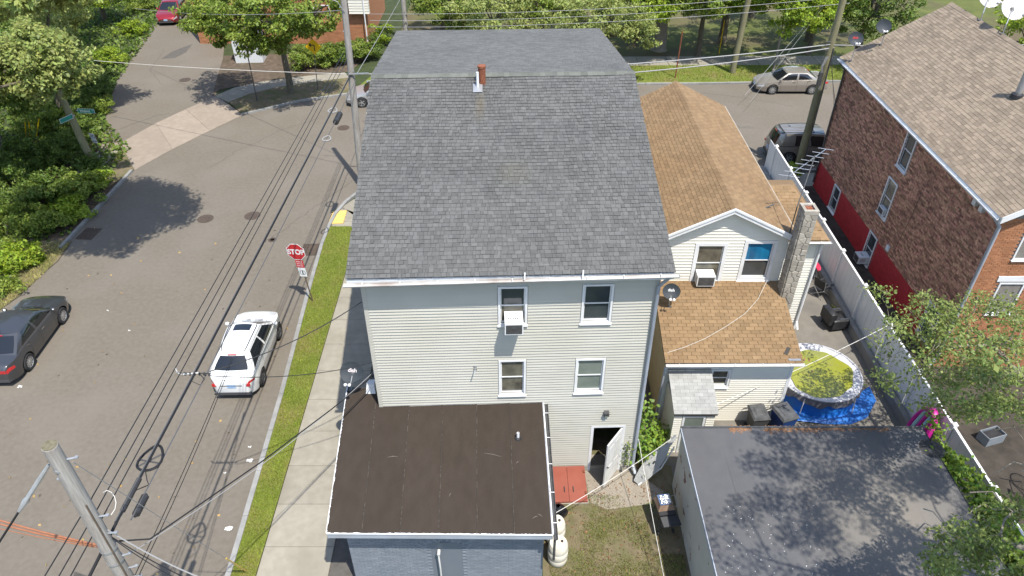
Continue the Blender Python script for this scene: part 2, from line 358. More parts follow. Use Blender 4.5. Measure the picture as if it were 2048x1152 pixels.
walk('corner_walk', [[G2(*fw[i]),G2(*fo[i]),G2(*fo[i+1]),G2(*fw[i+1])] for i in range(5)], concrete, 'far concrete sidewalk curving under the street tree')
lw = [((208,292),(240,300)),((180,318),(205,335)),((150,345),(165,372)),((110,390),(118,425)),((60,450),(60,495)),((0,520),(0,575))]
walk('left_walk', [[G2(*lw[i][0]),G2(*lw[i][1]),G2(*lw[i+1][1]),G2(*lw[i+1][0])] for i in range(5)], concrete, 'shaded concrete path under the left trees', .03)
# kerbs: each stone a piece
def kerb(name, line, label, wdt=.16, h=.13, step=1.9, side=1):
    e = bpy.data.objects.new(name, None); COL.objects.link(e); e['kind'] = 'structure'; e['label'] = label
    pts = []
    for a, b in zip(line[:-1], line[1:]):
        a, b = Vector(a), Vector(b); n = max(1, round((b-a).length/step)); pts += [a + (b-a)*(i/n) for i in range(n)]
    pts.append(Vector(line[-1]))
    for i, (a, b) in enumerate(zip(pts[:-1], pts[1:])):
        d = (b-a).normalized(); n = Vector((d.y,-d.x))*side
        a2, b2 = a + d*.008, b - d*.008
        mb = MB(); hh = h + random.uniform(-.006,.006); mb.prism([tuple(a2),tuple(b2),tuple(b2+n*wdt),tuple(a2+n*wdt)] if side>0 else [tuple(a2+n*wdt),tuple(b2+n*wdt),tuple(b2),tuple(a2)], -.02, hh); mb.build('kerb_stone', kerb_m, e)
kerb('kerb', [p for p in kerbR if -2 < p[1] < 36.3 and p[0] < -4.5], 'grey stone kerb along the green verge', side=1)
kerb('far_kerb', kerbF[:7], 'grey kerb on the far side of the cross street', side=-1)
kerb('left_kerb', [(-21.3,28.6),(-21.25,30.5),(-21.1,36.3)], 'broken kerb along the left plants', side=-1)
kerb('near_cross_kerb', [(4,36.4),(16,36.4),(30,36.5)], 'kerb on the near side of the cross street', side=1)
# verges, yards
def strip(a, b): return a + b[::-1]
vg = [p for p in kerbR if -10 < p[1] < 30.6]
sheet('verge', strip([(x+.16,y) for x,y in vg], [(xl(y)-.0,y) for x,y in vg]), .09, lawn_m)
sheet('ramp_landing', [(-8.95,30.5),(-7.5,30.5),(-7.5,31.0),(-8.9,31.0)], .045, concrete)
mb = MB(); mb.prism([G2(*p) for p in [(656,450),(686,449),(694,423),(668,424)]], .02, .075)
for i in range(8):
    for j in range(6):
        p = G(660+ i*4.0 + j*1.1, 447 - j*4.3); mb.lathe([(.035,.07),(.03,.085),(.001,.087)], (p.x,p.y,0), 6)
t = mb.build('tactile_plate', tactile); t['kind'] = 'structure'
sheet('park_verge', [(-10.9,47.3),(-6,48.4),(0,48.9),(13,49.05),(40,49.9),(40,52.7),(0,52.2),(-10,50.2)], .10, lawn_m)
sheet('park_lawn', [(-9,54),(60,55),(80,140),(-10,140)], .02, park_m)
sheet('corner_verge', [G2(*p) for p in [(458,206),(500,190),(548,178),(598,170),(650,163),(700,157),(700,187),(600,203),(540,216),(487,232)]], .09, soil_dry)
sheet('hedge_bed', [G2(*p) for p in [(425,193),(440,180),(470,174),(570,156),(700,144),(740,110),(600,105),(470,112),(448,112),(436,150)]], .03, soil)
sheet('left_bank', [G2(*p) for p in [(208,262),(150,250),(0,300),(-200,420),(-200,700),(0,610),(60,560),(150,480),(270,340),(240,300)]], .006, soil)
sheet('left_verge', [(-21.15,29.3),(-21.0,27.6),(-21.25,26.4),(-21.35,25.0),(-21.75,23.9),(-22.1,22),(-25,22),(-24.5,27),(-23.5,29.3)], .05, soil_dry)
sheet('left_corner_bed', [G2(*p) for p in [(247,299),(268,340),(215,378),(170,385),(205,335)]], .05, soil_dry)
sheet('back_yard', [(.9,9),(5.3,9),(5.3,15.8),(4.2,16),(4.4,24),(-.2,24),(-.2,15.5),(.9,15.5)], .014, soil_dry)
sheet('driveway', [(4.4,14.9),(14.05,14.9),(14.05,36.2),(4.4,36.2)], .010, asphalt_drive)
sheet('gravel_patch', [G2(*p) for p in [(1165,925),(1262,925),(1300,965),(1330,985),(1290,1010),(1215,1020),(1180,1005)]], .020, M('gravel',(.20,.17,.13),(.36,.32,.26),38,.95,.8,60))
sheet('side_asphalt', [(-5.33,-5),(-4.2,-5),(-4.0,15.5),(-4.6,34),(-5.5,34)], .016, asphalt_d)
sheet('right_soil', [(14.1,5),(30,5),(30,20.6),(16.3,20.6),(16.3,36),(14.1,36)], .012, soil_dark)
# grass blades: (uncountable)
def blades(name, pts, hgt, m, label, wd=.012):
    n = len(pts); rng = np.random.default_rng(3); P = np.array(pts, dtype=np.float32)
    a = rng.uniform(0, 2*np.pi, n); hh = hgt*rng.uniform(.5,1.3,n); lean = rng.uniform(0,.6,n)*hh; b = rng.uniform(0,2*np.pi,n)
    dx = np.stack([np.cos(a)*wd, np.sin(a)*wd, np.zeros(n)],1); tip = P + np.stack([np.cos(b)*lean, np.sin(b)*lean, hh],1)
    V = np.empty((n,3,3), np.float32); V[:,0] = P-dx; V[:,1] = P+dx; V[:,2] = tip
    o = npmesh(name, V.reshape(-1,3), np.arange(n*3).reshape(n,3), m); tag(o, label, 'grass', kind='stuff'); return o
def npmesh(name, V, F, m, parent=None):
    me = bpy.data.meshes.new(name); nf, kf = F.shape
    me.vertices.add(len(V)); me.vertices.foreach_set('co', np.ascontiguousarray(V, np.float32).ravel())
    me.loops.add(nf*kf); me.loops.foreach_set('vertex_index', np.ascontiguousarray(F, np.int32).ravel())
    me.polygons.add(nf); me.polygons.foreach_set('loop_start', np.arange(0, nf*kf, kf, dtype=np.int32))
    try: me.polygons.foreach_set('loop_total', np.full(nf, kf, dtype=np.int32))
    except Exception: pass
    me.materials.append(m); me.update(); me.validate(); return obj(name, me, parent)
rg = random.Random(5)
pts = []
for i in range(42000):
    y = rg.uniform(7, 30.5); 
    for (a, b) in zip(vg[:-1], vg[1:]):
        if a[1] <= y <= b[1]:
            x0 = a[0] + (b[0]-a[0])*(y-a[1])/(b[1]-a[1]) + .18; break
    else: continue
    pts.append((rg.uniform(x0, xl(y)-.01), y, .088))
blades('grass', pts, .055, grass_m, 'bright green mown grass of the verge beside the kerb')
pts = []
from mathutils import noise as mnoise
while len(pts) < 24000:
    x, y = rg.uniform(1.1,5.1), rg.uniform(9.5,14.6)
    if mnoise.noise((x*.9,y*.9,3.1)) + rg.uniform(-.35,.35) > -.05 - .15*(14-y)/4 and not (x > 4.2 and y > 12.5): pts.append((x,y,.012))
blades('yard_grass', pts, .06, grass_yard, 'patchy dry yellow grass of the back yard')
pts = [];
while len(pts) < 26000:
    x, y = rg.uniform(-8,36), rg.uniform(49.1,52.2)
    pts.append((x, y + .01*x, .1))
blades('verge_grass', pts, .09, grass_m, 'bright green grass strip before the park', .02)
pts = []
while len(pts) < 5000:
    y = rg.uniform(22.5,29); e_ = -21.1 - max(0,26.5-y)*.2; pts.append((e_ - abs(rg.gauss(0,.9)), y, .05))
blades('dry_grass', pts, .12, grass_dry, 'dry yellow grass at the left road edge', .015)
# road ironwork
def manhole(u, v, r, label, grille=False):
    p = G(u, v); mb = MB(); mb.lathe([(r+.07,.0),(r+.07,.022),(r+.02,.022),(r+.015,.014)], (p.x,p.y,0), 28)
    o = mb.build('manhole_cover', iron); tag(o, label, 'manhole cover', 'iron covers set in the road')
    lid = MB(); lid.lathe([(r,.0),(r,.02),(.001,.02)], (p.x,p.y,0), 28)
    for i in range(-3,4):
        for j in range(-3,4):
            if i*i+j*j < 10: lid.box(p.x+i*r*.27-.03, p.y+j*r*.27-.03, .018, p.x+i*r*.27+.03, p.y+j*r*.27+.03, .026)
    lid.build('lid', iron, o)
manhole(411,438,.33,'round iron manhole cover, left of the two side by side in the road')
manhole(505,432,.33,'round iron manhole cover, right of the two side by side in the road')
manhole(687,256,.31,'iron manhole cover near the tall pole by the roof')
manhole(370,160,.32,'iron manhole cover in the side lane')
manhole(545,480,.13,'small round valve cover left of the stop sign')
def basin(p, lx, ly, label, rz=0):
    e = empty('storm_drain', label, 'storm drain', (p.x,p.y,0), rz)
    mb = MB(); mb.box(-lx/2,-ly/2,-.0,lx/2,ly/2,.016); mb.build('pit', soil, e)
    mb = MB(); mb.box(-lx/2-.06,-ly/2-.06,0,lx/2+.06,-ly/2,.03); mb.box(-lx/2-.06,ly/2,0,lx/2+.06,ly/2+.06,.03); mb.box(-lx/2-.06,-ly/2,0,-lx/2,ly/2,.03); mb.box(lx/2,-ly/2,0,lx/2+.06,ly/2,.03); mb.build('frame', iron, e)
    n = 9
    for i in range(n):
        x = -lx/2 + lx*(i+.5)/n; mb = MB(); mb.box(x-.018,-ly/2,.012,x+.018,ly/2,.032); mb.build('grate_bar', iron, e)
    mb = MB(); mb.box(-lx/2,-.02,.01,lx/2,.02,.028); mb.build('cross_bar', iron, e)
basin(G(620,500), .65, .85, 'rusty storm drain grate in the gutter by the stop sign', .05)
basin(G(178,468), .7, .9, 'dark storm drain at the left kerb in tree shade', -.1)
# litter
for i, (u, v, s) in enumerate([(500,922,.12),(458,1058,.14),(486,778,.07),(40,774,.10),(259,662,.06),(216,622,.05),(500,895,.07),(450,947,.05)]):
    p = G(u, v); mb = MB()
    mb.grid(lambda a, b: (p.x+(a-.5)*s*1.6+.02*math.sin(9*b), p.y+(b-.5)*s, .03+.025*math.sin(7*a+3*b+i)), 4, 3)
    o = mb.build('litter', litter_m); tag(o, ['crumpled white paper on the kerb edge by the verge','pale wrapper in the gutter near the front pole','white scrap behind the white car','white scrap beside the grey sedan','tiny white scrap in mid road','tiny white scrap on the left side of the road','small pale scrap above the crumpled paper','tiny white dot of litter in the road'][i], 'litter', 'scraps of litter on the road')
# ================================================================ BUILDING HELPERS
def clapboards(parent, B, W, Ht, exp, m, openings=(), proud=.034, z0=0.0, clip=None):
    """one object per board; B maps (along, up, out); openings: (x0,x1,z0,z1)"""
    mb = MB(); mb.add([(0,0,0),(1,0,0),(1,0,proud),(0,0,proud),(0,exp*.985,0),(1,exp*.985,0),(1,exp*.985,.003),(0,exp*.985,.003)],
                      [(0,1,2,3)[::-1],(3,2,6,7),(4,7,6,5),(0,3,7,4),(1,5,6,2)])
    me = mb.mesh('clapboard', m); n = int(math.ceil((Ht-z0)/exp))
    for i in range(n):
        z = z0 + i*exp
        lo, hi = (0.0, W) if clip is None else clip(z + exp*.6)
        if hi - lo < .05: continue
        spans = [(lo, hi)]
        for (a, b, c, d) in openings:
            if z + exp*.5 > c and z + exp*.5 < d:
                ns = []
                for s0, s1 in spans:
                    if b <= s0 or a >= s1: ns.append((s0,s1)); continue
                    if a > s0: ns.append((s0,a))
                    if b < s1: ns.append((b,s1))
                spans = ns
        for s0, s1 in spans:
            obj('clapboard', me, parent, B @ Matrix.Translation((s0,z,0)) @ Matrix.Scale(s1-s0,4,(1,0,0)))
def shingles(parent, B, W, L, exp, m, tabw=(.2,.32), th=.012, nind=300, fit=None, gap=.006, camdist=True, vary=.0, name='shingle', wob=0.0, sag=None):
    """B maps (along eave, up slope, normal). fit(u,v)->bool keeps a tab. The nind nearest the camera are objects, the rest one part."""
    rr = random.Random(len(parent.name)*13 + int(W*100)); tabs = []
    nrow = int(L/exp)
    e = L/nrow
    for r in range(nrow):
        u = -rr.uniform(0, tabw[1]) if tabw[1]-tabw[0] > .01 else (-(r % 2)*tabw[0]*.5)
        while u < W:
            wd = rr.uniform(*tabw); a, b = max(u,0), min(u+wd, W); u += wd
            if b - a < .04: continue
            if fit and not fit((a+b)/2, (r+.5)*e): continue
            tabs.append((a+gap/2, b-gap/2, r*e, th*(1 + vary*rr.uniform(-1,1)), wob*rr.uniform(-1,1)))
    tabs.sort(key=lambda t: (CAMP(parent) @ B @ Vector(((t[0]+t[1])/2, t[2], 0)) - Vector((0,0,H))).length)
    over = e*1.12
    def geo(a, b, v, t):
        return [(a,v,0),(b,v,0),(b,v,t),(a,v,t),(a,v+over,0),(b,v+over,0),(b,v+over,.002),(a,v+over,.002)]
    F = [(0,1,2,3),(3,2,6,7),(0,3,7,4),(1,5,6,2)]
    mu = MB(); mu.add([(0,0,0),(1,0,0),(1,0,1),(0,0,1),(0,over,0),(1,over,0),(1,over,.1),(0,over,.1)], F); me = mu.mesh(name, m)
    for a, b, v, t, wb in tabs[:nind]:
        obj(name, me, parent, B @ Matrix.Translation((a,v+wb,sag((a+b)/2,v) if sag else 0)) @ Matrix.Diagonal((b-a,1,t,1)))
    if len(tabs) > nind:
        mb = MB(B)
        for a, b, v, t, wb in tabs[nind:]:
            dz_ = sag((a+b)/2,v) if sag else 0; mb.add([(p[0],p[1],p[2]+dz_) for p in geo(a,b,v+wb,t)], F)
        o = mb.build(name + '_field', m, parent); o['kind'] = 'stuff'
def CAMP(o):
    Mx = Matrix.Identity(4)
    while o is not None:
        Mx = Matrix.LocRotScale(o.location, o.rotation_euler, o.scale) @ Mx; o = o.parent
    return Mx
def bricks(parent, B, W, Ht, m, bl=.215, bh=.072, joint=.01, depth=.02, nind=300, openings=(), name='brick', mfun=None, z0=0.0, prefer=None, rag=.004):
    rr = random.Random(int(W*97)); L = []
    for r in range(int((Ht-z0)/bh)):
        u = -(r % 2)*bl/2; z = z0 + r*bh
        while u < W:
            a, b = max(u,0)+joint/2, min(u+bl,W)-joint/2; u += bl
            if b-a < .03: continue
            if any(o[0] < (a+b)/2 < o[1] and o[2] < z+bh/2 < o[3] for o in openings): continue
            L.append((a,b,z+joint/2,z+bh-joint/2,depth+rr.uniform(-rag,rag)))
    Mx = CAMP(parent) @ B
    L.sort(key=prefer or (lambda t: (Mx @ Vector(((t[0]+t[1])/2,t[2],0)) - Vector((0,0,H))).length))
    F = [(4,5,6,7),(0,1,5,4),(1,2,6,5),(2,3,7,6),(3,0,4,7)]
    mu = MB(); mu.add([(0,0,0),(1,0,0),(1,1,0),(0,1,0),(0,0,1),(1,0,1),(1,1,1),(0,1,1)], F)
    mes = {}
    field = {}
    for i, (a,b,c,d,t) in enumerate(L):
        mm = mfun(a,c) if mfun else m
        if i < nind:
            if mm.name not in mes: mes[mm.name] = mu.mesh(name, mm)
            obj(name, mes[mm.name], parent, B @ Matrix.Translation((a,c,0)) @ Matrix.Diagonal((b-a,d-c,t,1)))
        else:
            if mm.name not in field: field[mm.name] = (MB(B), mm)
            field[mm.name][0].add([(a,c,0),(b,c,0),(b,d,0),(a,d,0),(a,c,t),(b,c,t),(b,d,t),(a,d,t)], F)
    for mb, mm in field.values():
        o = mb.build(name + '_field', mm, parent); o['kind'] = 'stuff'
def window(parent, B, x0, x1, z0, z1, pane=glass_dk, pane2=None, fw=.06, label=None, sill=True, meet=.5, out=.045, frame_m=None, sash_m=None):
    """double-hung window; B maps (along, up, out)"""
    fm = frame_m or trim_w; sm = sash_m or trim_w; mb = MB(B)
    mb.box(x0-fw,z0-fw,-.02,x0,z1+fw,out); mb.box(x1,z0-fw,-.02,x1+fw,z1+fw,out); mb.box(x0,z1,-.02,x1,z1+fw,out); mb.box(x0,z0-fw,-.02,x1,z0,out)
    f = mb.build('window', fm, parent)
    if label: f['label'] = label
    zm = z0 + (z1-z0)*meet; s = .035
    for (a, b, o, pm) in ((zm-.02, z1, -.03, pane2 or pane), (z0, zm+.02, -.055, pane)):
        mb = MB(B); mb.box(x0,a,o-.02,x0+s,b,o+.02); mb.box(x1-s,a,o-.02,x1,b,o+.02); mb.box(x0+s,a,o-.02,x1-s,a+s,o+.02); mb.box(x0+s,b-s,o-.02,x1-s,b,o+.02)
        mb.build('sash', sm, f)
        mb = MB(B); mb.box(x0+s,a+s,o-.006,x1-s,b-s,o+.004); mb.build('pane', pm, f)
    if sill:
        mb = MB(B); mb.hexa([(x0-fw-.02,z0-fw-.045,-.02),(x1+fw+.02,z0-fw-.045,-.02),(x1+fw+.02,z0-fw-.045,.08),(x0-fw-.02,z0-fw-.045,.08),(x0-fw-.02,z0-fw+.012,-.02),(x1+fw+.02,z0-fw+.012,-.02),(x1+fw+.02,z0-fw-.012,.08),(x0-fw-.02,z0-fw-.012,.08)]); mb.build('sill', sm, f)
    return f
def gutter(parent, a, b, wd=.11, out=(0,-1,0), m=None, name='gutter', brackets=0, hgt=.1):
    """open half-round trough from a to b, opening up"""
    a, b, o = Vector(a), Vector(b), Vector(out); mb = MB(); n = 8
    ring = lambda p, r: [p + o*(r*math.cos(t)) + Vector((0,0,-r*math.sin(t))) for t in [math.pi*i/n for i in range(n+1)]]
    for r0, flip in ((wd/2,0),(wd/2-.006,1)):
        ra, rb = ring(a,r0), ring(b,r0)
        mb.add(ra+rb, [(i,i+1,n+2+i,n+1+i) if flip else (i+1,i,n+1+i,n+2+i) for i in range(n)])
    lip = Vector((0,0,.006))
    for sgn in (1,-1):
        q0, q1 = a + o*(wd/2*sgn), b + o*(wd/2*sgn); mb.bar(q0,q1,.014,.014)
    for p in (a,b):
        rg_ = ring(p, wd/2); mb.add(rg_, [tuple(range(n+1))])
    g = mb.build(name, m or gutter_m, parent)
    for i in range(brackets):
        p = a + (b-a)*((i+.5)/brackets); mb = MB(); mb.bar(p + o*(wd/2) + lip*2, p - o*(wd/2+.02) + lip*2, .02, .006); mb.build('bracket', trim_w, g)
    return g
def downspout(parent, pts, r=.045, m=None):
    mb = MB(); mb.tube(pts, r, 8); return mb.build('downspout', m or trim_w, parent, smooth=True)
def aircon(name, label, B, wd=.5, ht=.36, dp=.42, grp='window air conditioners'):
    """top-level air conditioner sticking out of a window; B maps (along, up, out) in world"""
    e = empty(name, label, 'air conditioner', B.translation, 0, grp); L = basis((0,0,0), B.col[0][:3], B.col[1][:3], B.col[2][:3])
    mb = MB(L); mb.box(-wd/2,0,-.06,wd/2,ht,dp); mb.build('casing', trim_w, e)
    mb = MB(L); mb.box(-wd/2+.03,.03,dp+.001,wd/2-.03,ht-.04,dp+.006); mb.build('coil', metal_dk, e)
    for i in range(7):
        z = .05 + i*(ht-.12)/6; mb = MB(L); mb.box(-wd/2+.03,z,dp+.007,wd/2-.03,z+.006,dp+.014); mb.build('fin', metal_dk, e)
    for sx_ in (-1,1):
        for i in range(4):
            mb = MB(L); z = ht*.3 + i*.05; mb.box(sx_*(wd/2)-.004,z,dp*.3,sx_*(wd/2)+.004,z+.015,dp*.85); mb.build('side_louvre', metal_dk, e)
    for i in range(5):
        mb = MB(L); mb.box(-wd*.3+i*.06,ht,dp*.45,-wd*.3+i*.06+.025,ht+.004,dp*.6); mb.build('top_slot', metal_dk, e)
    return e
X_, Y_, Z_ = Vector((1,0,0)), Vector((0,1,0)), Vector((0,0,1))
FRONT = lambda o: basis(o, (1,0,0), (0,0,1), (0,-1,0))       # wall facing the camera side (-y)
LEFT = lambda o: basis(o, (0,-1,0), (0,0,1), (-1,0,0))       # wall facing -x; along = -y
RIGHT = lambda o: basis(o, (0,1,0), (0,0,1), (1,0,0))        # wall facing +x; along = +y
BACK = lambda o: basis(o, (-1,0,0), (0,0,1), (0,1,0))
# ================================================================ MAIN HOUSE (grey roof, cream siding)
LH = Loc(-3.98, 15.39, 2.0); HW, HD = 7.93, 15.5
house = empty('house', 'three-storey house in cream siding under a large grey shingle roof', 'house', (-3.98,15.39,0), math.radians(2.0))
EZ, RY, RZ, FY, FZ = 8.33, 7.5, 10.68, 15.6, 9.5
rz_at = lambda y: EZ + (RZ-EZ)*(y+.3)/(RY+.3) if y < RY else RZ + (FZ-RZ)*(y-RY)/(FY-RY)
w3a = (3.66,4.34,6.47,7.68); w3b_ = (5.94,6.67,6.47,7.70); w2a = (3.65,4.33,3.72,5.02); w2b_ = (5.90,6.65,3.74,5.0)
dr = (6.56,7.47,0,2.10)
# shell: wall sheathing with real openings
def wall_panel(mb, B, W, Ht, ops, th=.14):
    xs = sorted({0, W, *[v for o in ops for v in o[:2]]}); zs = sorted({0, Ht, *[v for o in ops for v in o[2:]]})
    for i in range(len(xs)-1):
        for j in range(len(zs)-1):
            cx, cz = (xs[i]+xs[i+1])/2, (zs[j]+zs[j+1])/2
            if any(o[0] < cx < o[1] and o[2] < cz < o[3] for o in ops): continue
            b = MB(B); b.box(xs[i],zs[j],-th,xs[i+1],zs[j+1],0); n = len(mb.v); mb.v += b.v; mb.f += [tuple(q+n for q in f) for f in b.f]; mb.m += b.m
ops = [w3a, w3b_, w2a, w2b_, dr]
mb = MB(); wall_panel(mb, FRONT((0,0,0)), HW, 8.36, ops); wf = mb.build('wall', siding, house)
fr = .06
clapboards(wf, FRONT((0,0,0)), HW, 8.36, .104, siding, [(o[0]-fr-.015,o[1]+fr+.015,o[2]-(fr+.05 if o is not dr else 0),o[3]+fr+.01) for o in ops])
for nm, Bs, ln in (('wall', LEFT((0,HD,0)), HD), ('wall', RIGHT((HW,0,0)), HD)):
    mb = MB(); poly = []
    for y in [0, RY, HD]: poly.append((y, rz_at(y)-.1))
    a0 = 1 if Bs.col[0][1] > 0 else -1
    pts = [(0,0),(HD,0)] + [(y if a0 > 0 else HD-y, z) for y, z in (poly[::-1] if a0 > 0 else poly)]
    b = MB(Bs); n = len(pts); b.add([(p[0],p[1],0) for p in pts] + [(p[0],p[1],-.12) for p in pts], [tuple(range(n)), tuple(range(2*n-1,n-1,-1))])
    wl = b.build('wall', siding, house)
    clapboards(wl, Bs @ Matrix.Translation((0,0,.001)), HD, 8.3, .118 if a0 > 0 else .118, siding)
mb = MB(BACK((HW,HD,0))); mb.box(0,0,-.12,HW,FZ-.15,0); mb.build('wall', siding, house)
mb = MB(); mb.box(.15,.16,3.0,HW-.15,HD-.2,3.06); mb.box(.15,.16,5.75,HW-.15,HD-.2,5.8); mb.build('floor', wood_raw, house)
mb = MB(); mb.box(.15,2.2,0,HW-.15,2.25,8.2); mb.build('partition', M('inside_wall',(.13,.10,.08),(.17,.13,.10),2), house)
for x in (-.03, HW-.09):
    mb = MB(); mb.box(x,-.03,0,x+.12,.0 if False else -.001,8.3); mb.build('corner_board', siding, house)
# roof deck + shingles
RX0, RX1 = -.3, 8.22
mb = MB()
def deck(mb, x0, x1, y0, z0, y1, z1, t=.14, dz=-.012):
    mb.hexa([(x0,y0,z0-t),(x1,y0,z0-t),(x1,y1,z1-t),(x0,y1,z1-t),(x0,y0,z0+dz),(x1,y0,z0+dz),(x1,y1,z1+dz),(x0,y1,z1+dz)])
deck(mb, RX0, RX1, -.3, EZ, RY, RZ, .16, -.10); deck(mb, RX0, RX1, RY+.001, RZ, FY, FZ, .16, -.10); roof = mb.build('roof', deck_dk, house)
def slopeB(x0, y0, z0, y1, z1): v = Vector((0,y1-y0,z1-z0)); L = v.length; v.normalize(); return basis((x0,y0,z0),(1,0,0),v,Vector((1,0,0)).cross(v)), L
Bn, Ln = slopeB(RX0-.02, -.34, EZ, RY, RZ)
shingles(roof, Bn, RX1-RX0+.04, Ln, .142, shingle_g, (.06,.21), .018, 300, vary=.5, wob=.004, sag=lambda u, v: -.055*math.sin(math.pi*min(1,max(0,u/8.56)))*math.sin(math.pi*v/Ln)**.7 + .012*math.sin(u*2.1+v*.7)*math.sin(v*1.3))
v = Vector((0,FY-RY,FZ-RZ)); Lf = v.length; v.normalize()
Bf = basis((RX1+.02,FY,FZ),(-1,0,0),-v,Vector((-1,0,0)).cross(-v))
shingles(roof, Bf, RX1-RX0+.04, Lf, .142, shingle_gf, (.14,.34), .012, 0, vary=.3, name='back_shingle')
ridge_m = M('ridge_cap', (.118,.124,.106), (.15,.152,.135), 3, .95, .4, 200, isl=.16)
for i in range(44):
    x = RX0 + i*(RX1-RX0)/44; mb = MB(); ww = (RX1-RX0)/44+.03; zz = .02 + (i % 2)*.003
    mb.add([(x,RY-.16,RZ-.048+zz),(x+ww,RY-.16,RZ-.048+zz),(x+ww,RY,RZ+zz+.004),(x,RY,RZ+zz+.004),(x+ww,RY+.15,RZ-.022+zz),(x,RY+.15,RZ-.022+zz)], [(0,1,2,3),(3,2,4,5)]); mb.build('ridge_cap', ridge_m, roof)
# fascia, soffit, rake trim
mb = MB(); mb.box(RX0,-.302,EZ-.26,RX1,-.278,EZ-.05); mb.build('fascia', trim_w, house)
mb = MB(); mb.box(RX0,-.28,EZ-.27,RX1,-.02,EZ-.245); mb.build('soffit', trim_w, house)
for x in (RX0+.005, RX1-.03):
    mb = MB(); mb.hexa([(x,-.3,EZ-.2),(x+.02,-.3,EZ-.2),(x+.02,RY,RZ-.2),(x,RY,RZ-.2),(x,-.3,EZ-.01),(x+.02,-.3,EZ-.01),(x+.02,RY,RZ-.01),(x,RY,RZ-.01)])
    mb.hexa([(x,RY+.001,RZ-.2),(x+.02,RY+.001,RZ-.2),(x+.02,FY,FZ-.2),(x,FY,FZ-.2),(x,RY+.001,RZ-.01),(x+.02,RY+.001,RZ-.01),(x+.02,FY,FZ-.01),(x,FY,FZ-.01)]); mb.build('rake_board', trim_w, house)
gl, gr = LH.py(686,571,-.43), LH.py(1360,551,-.41)
gt = gutter(house, gl, gr, .13, brackets=9, m=M('gutter_worn',(.5,.48,.45),(.6,.58,.55),2,.5,c3=(.2,.14,.11),scale3=1.4,amt3=.6))
for u, v in ((1050,545),(1167,540)):
    p = LH.py(u, v, -.36); mb = MB(); mb.bar(p, p + Vector((-.015,-.06,-.2)), .035, .012); mb.build('loose_bracket', trim_w, gt)
downspout(house, [gr + Vector((-.25,0,-.05)), gr + Vector((-.28,.16,-.25)), (HW-.02,-.11,7.7), (HW+.0,-.10,4), (HW+.02,-.10,.35), (HW+.08,-.35,.18)], .05, trim_grey)
# windows, door, fittings
window(house, FRONT((0,0,0)), *w3a, pane=glass_room, pane2=glass_dk, frame_m=trim_w, label='upper window holding an air conditioner')
window(house, FRONT((0,0,0)), *w3b_, pane=glass_dk, label='upper dark window at the right')
window(house, FRONT((0,0,0)), *w2a, pane=glass_room, label='lower window with grey panes')
window(house, FRONT((0,0,0)), *w2b_, pane=glass_cur, label='lower window with green curtain')
for y in (2.2,5.2,8.2,11.5):
    for z in (3.8,6.4): window(house, LEFT((0,HD,0)), HD-y-.8, HD-y, z, z+1.3, pane=glass_dk)
mb = MB(FRONT((0,0,0))); mb.box(dr[0]-.09,0,-.14,dr[0],2.19,.035); mb.box(dr[1],0,-.14,dr[1]+.09,2.19,.035); mb.box(dr[0],2.10,-.14,dr[1],2.19,.035); df = mb.build('door_frame', trim_w, house)
mb = MB(FRONT((0,0,0))); mb.box(dr[0],.0,-.6,dr[1],.06,.06); mb.build('threshold', concrete, df)
# open door leaf, hinged at the right jamb, swung out
ang = math.radians(52); hb = basis((dr[1]-.02,-.04,.07), (-math.cos(ang),-math.sin(ang),0), (0,0,1), (-math.sin(ang),math.cos(ang),0))
mb = MB(hb); mb.box(0,0,-.022,.9,2.0,.022); dl = mb.build('door', door_w, house); dl['label'] = 'white door standing open'
for (x0, x1, z0, z1) in ((.12,.4,.2,.85),(.5,.78,.2,.85),(.12,.4,1.0,1.75),(.5,.78,1.0,1.75)):
    mb = MB(hb); mb.box(x0,z0,.0225,x1,z1,.03); mb.box(x0,z0,-.03,x1,z1,-.0225); mb.build('panel', door_w, dl)
mb = MB(hb); mb.hexa([(.42,1.45,.031),(.62,1.45,.031),(.62,1.45,.034),(.42,1.45,.034),(.44,1.62,.031),(.64,1.62,.031),(.64,1.62,.034),(.44,1.62,.034)]); mb.build('red_sticker', sign_red, dl)
for q in (1,-1):
    mb = MB(hb); mb.lathe([(.025,.022*q),(.012,.045*q),(.03,.06*q),(.028,.085*q),(.001,.09*q)], (.83,.95,0), 10); mb.build('handle', metal_dk, dl)
mb = MB(FRONT((0,0,0))); mb.box(6.82,2.80,.02,6.97,2.86,.16); mb.hexa([(6.82,2.66,.02),(6.97,2.66,.02),(6.97,2.66,.10),(6.82,2.66,.10),(6.82,2.80,.02),(6.97,2.80,.02),(6.97,2.80,.16),(6.82,2.80,.16)])
lt = mb.build('wall_light', metal_dk, house)
mb = MB(FRONT((0,0,0))); mb.box(6.845,2.67,.101,6.945,2.79,.135); mb.build('lens', glass_cur, lt)
bp = LH.py(950, 735, 0)
mb = MB(FRONT((bp.x,0,bp.z))); mb.box(-.05,-.1,.0,.05,.1,.03); mb.tube([(0,0,.03),(0,.02,.15),(-.03,-.06,.22)], .018, 6); mb.build('cable_bracket', metal, house)
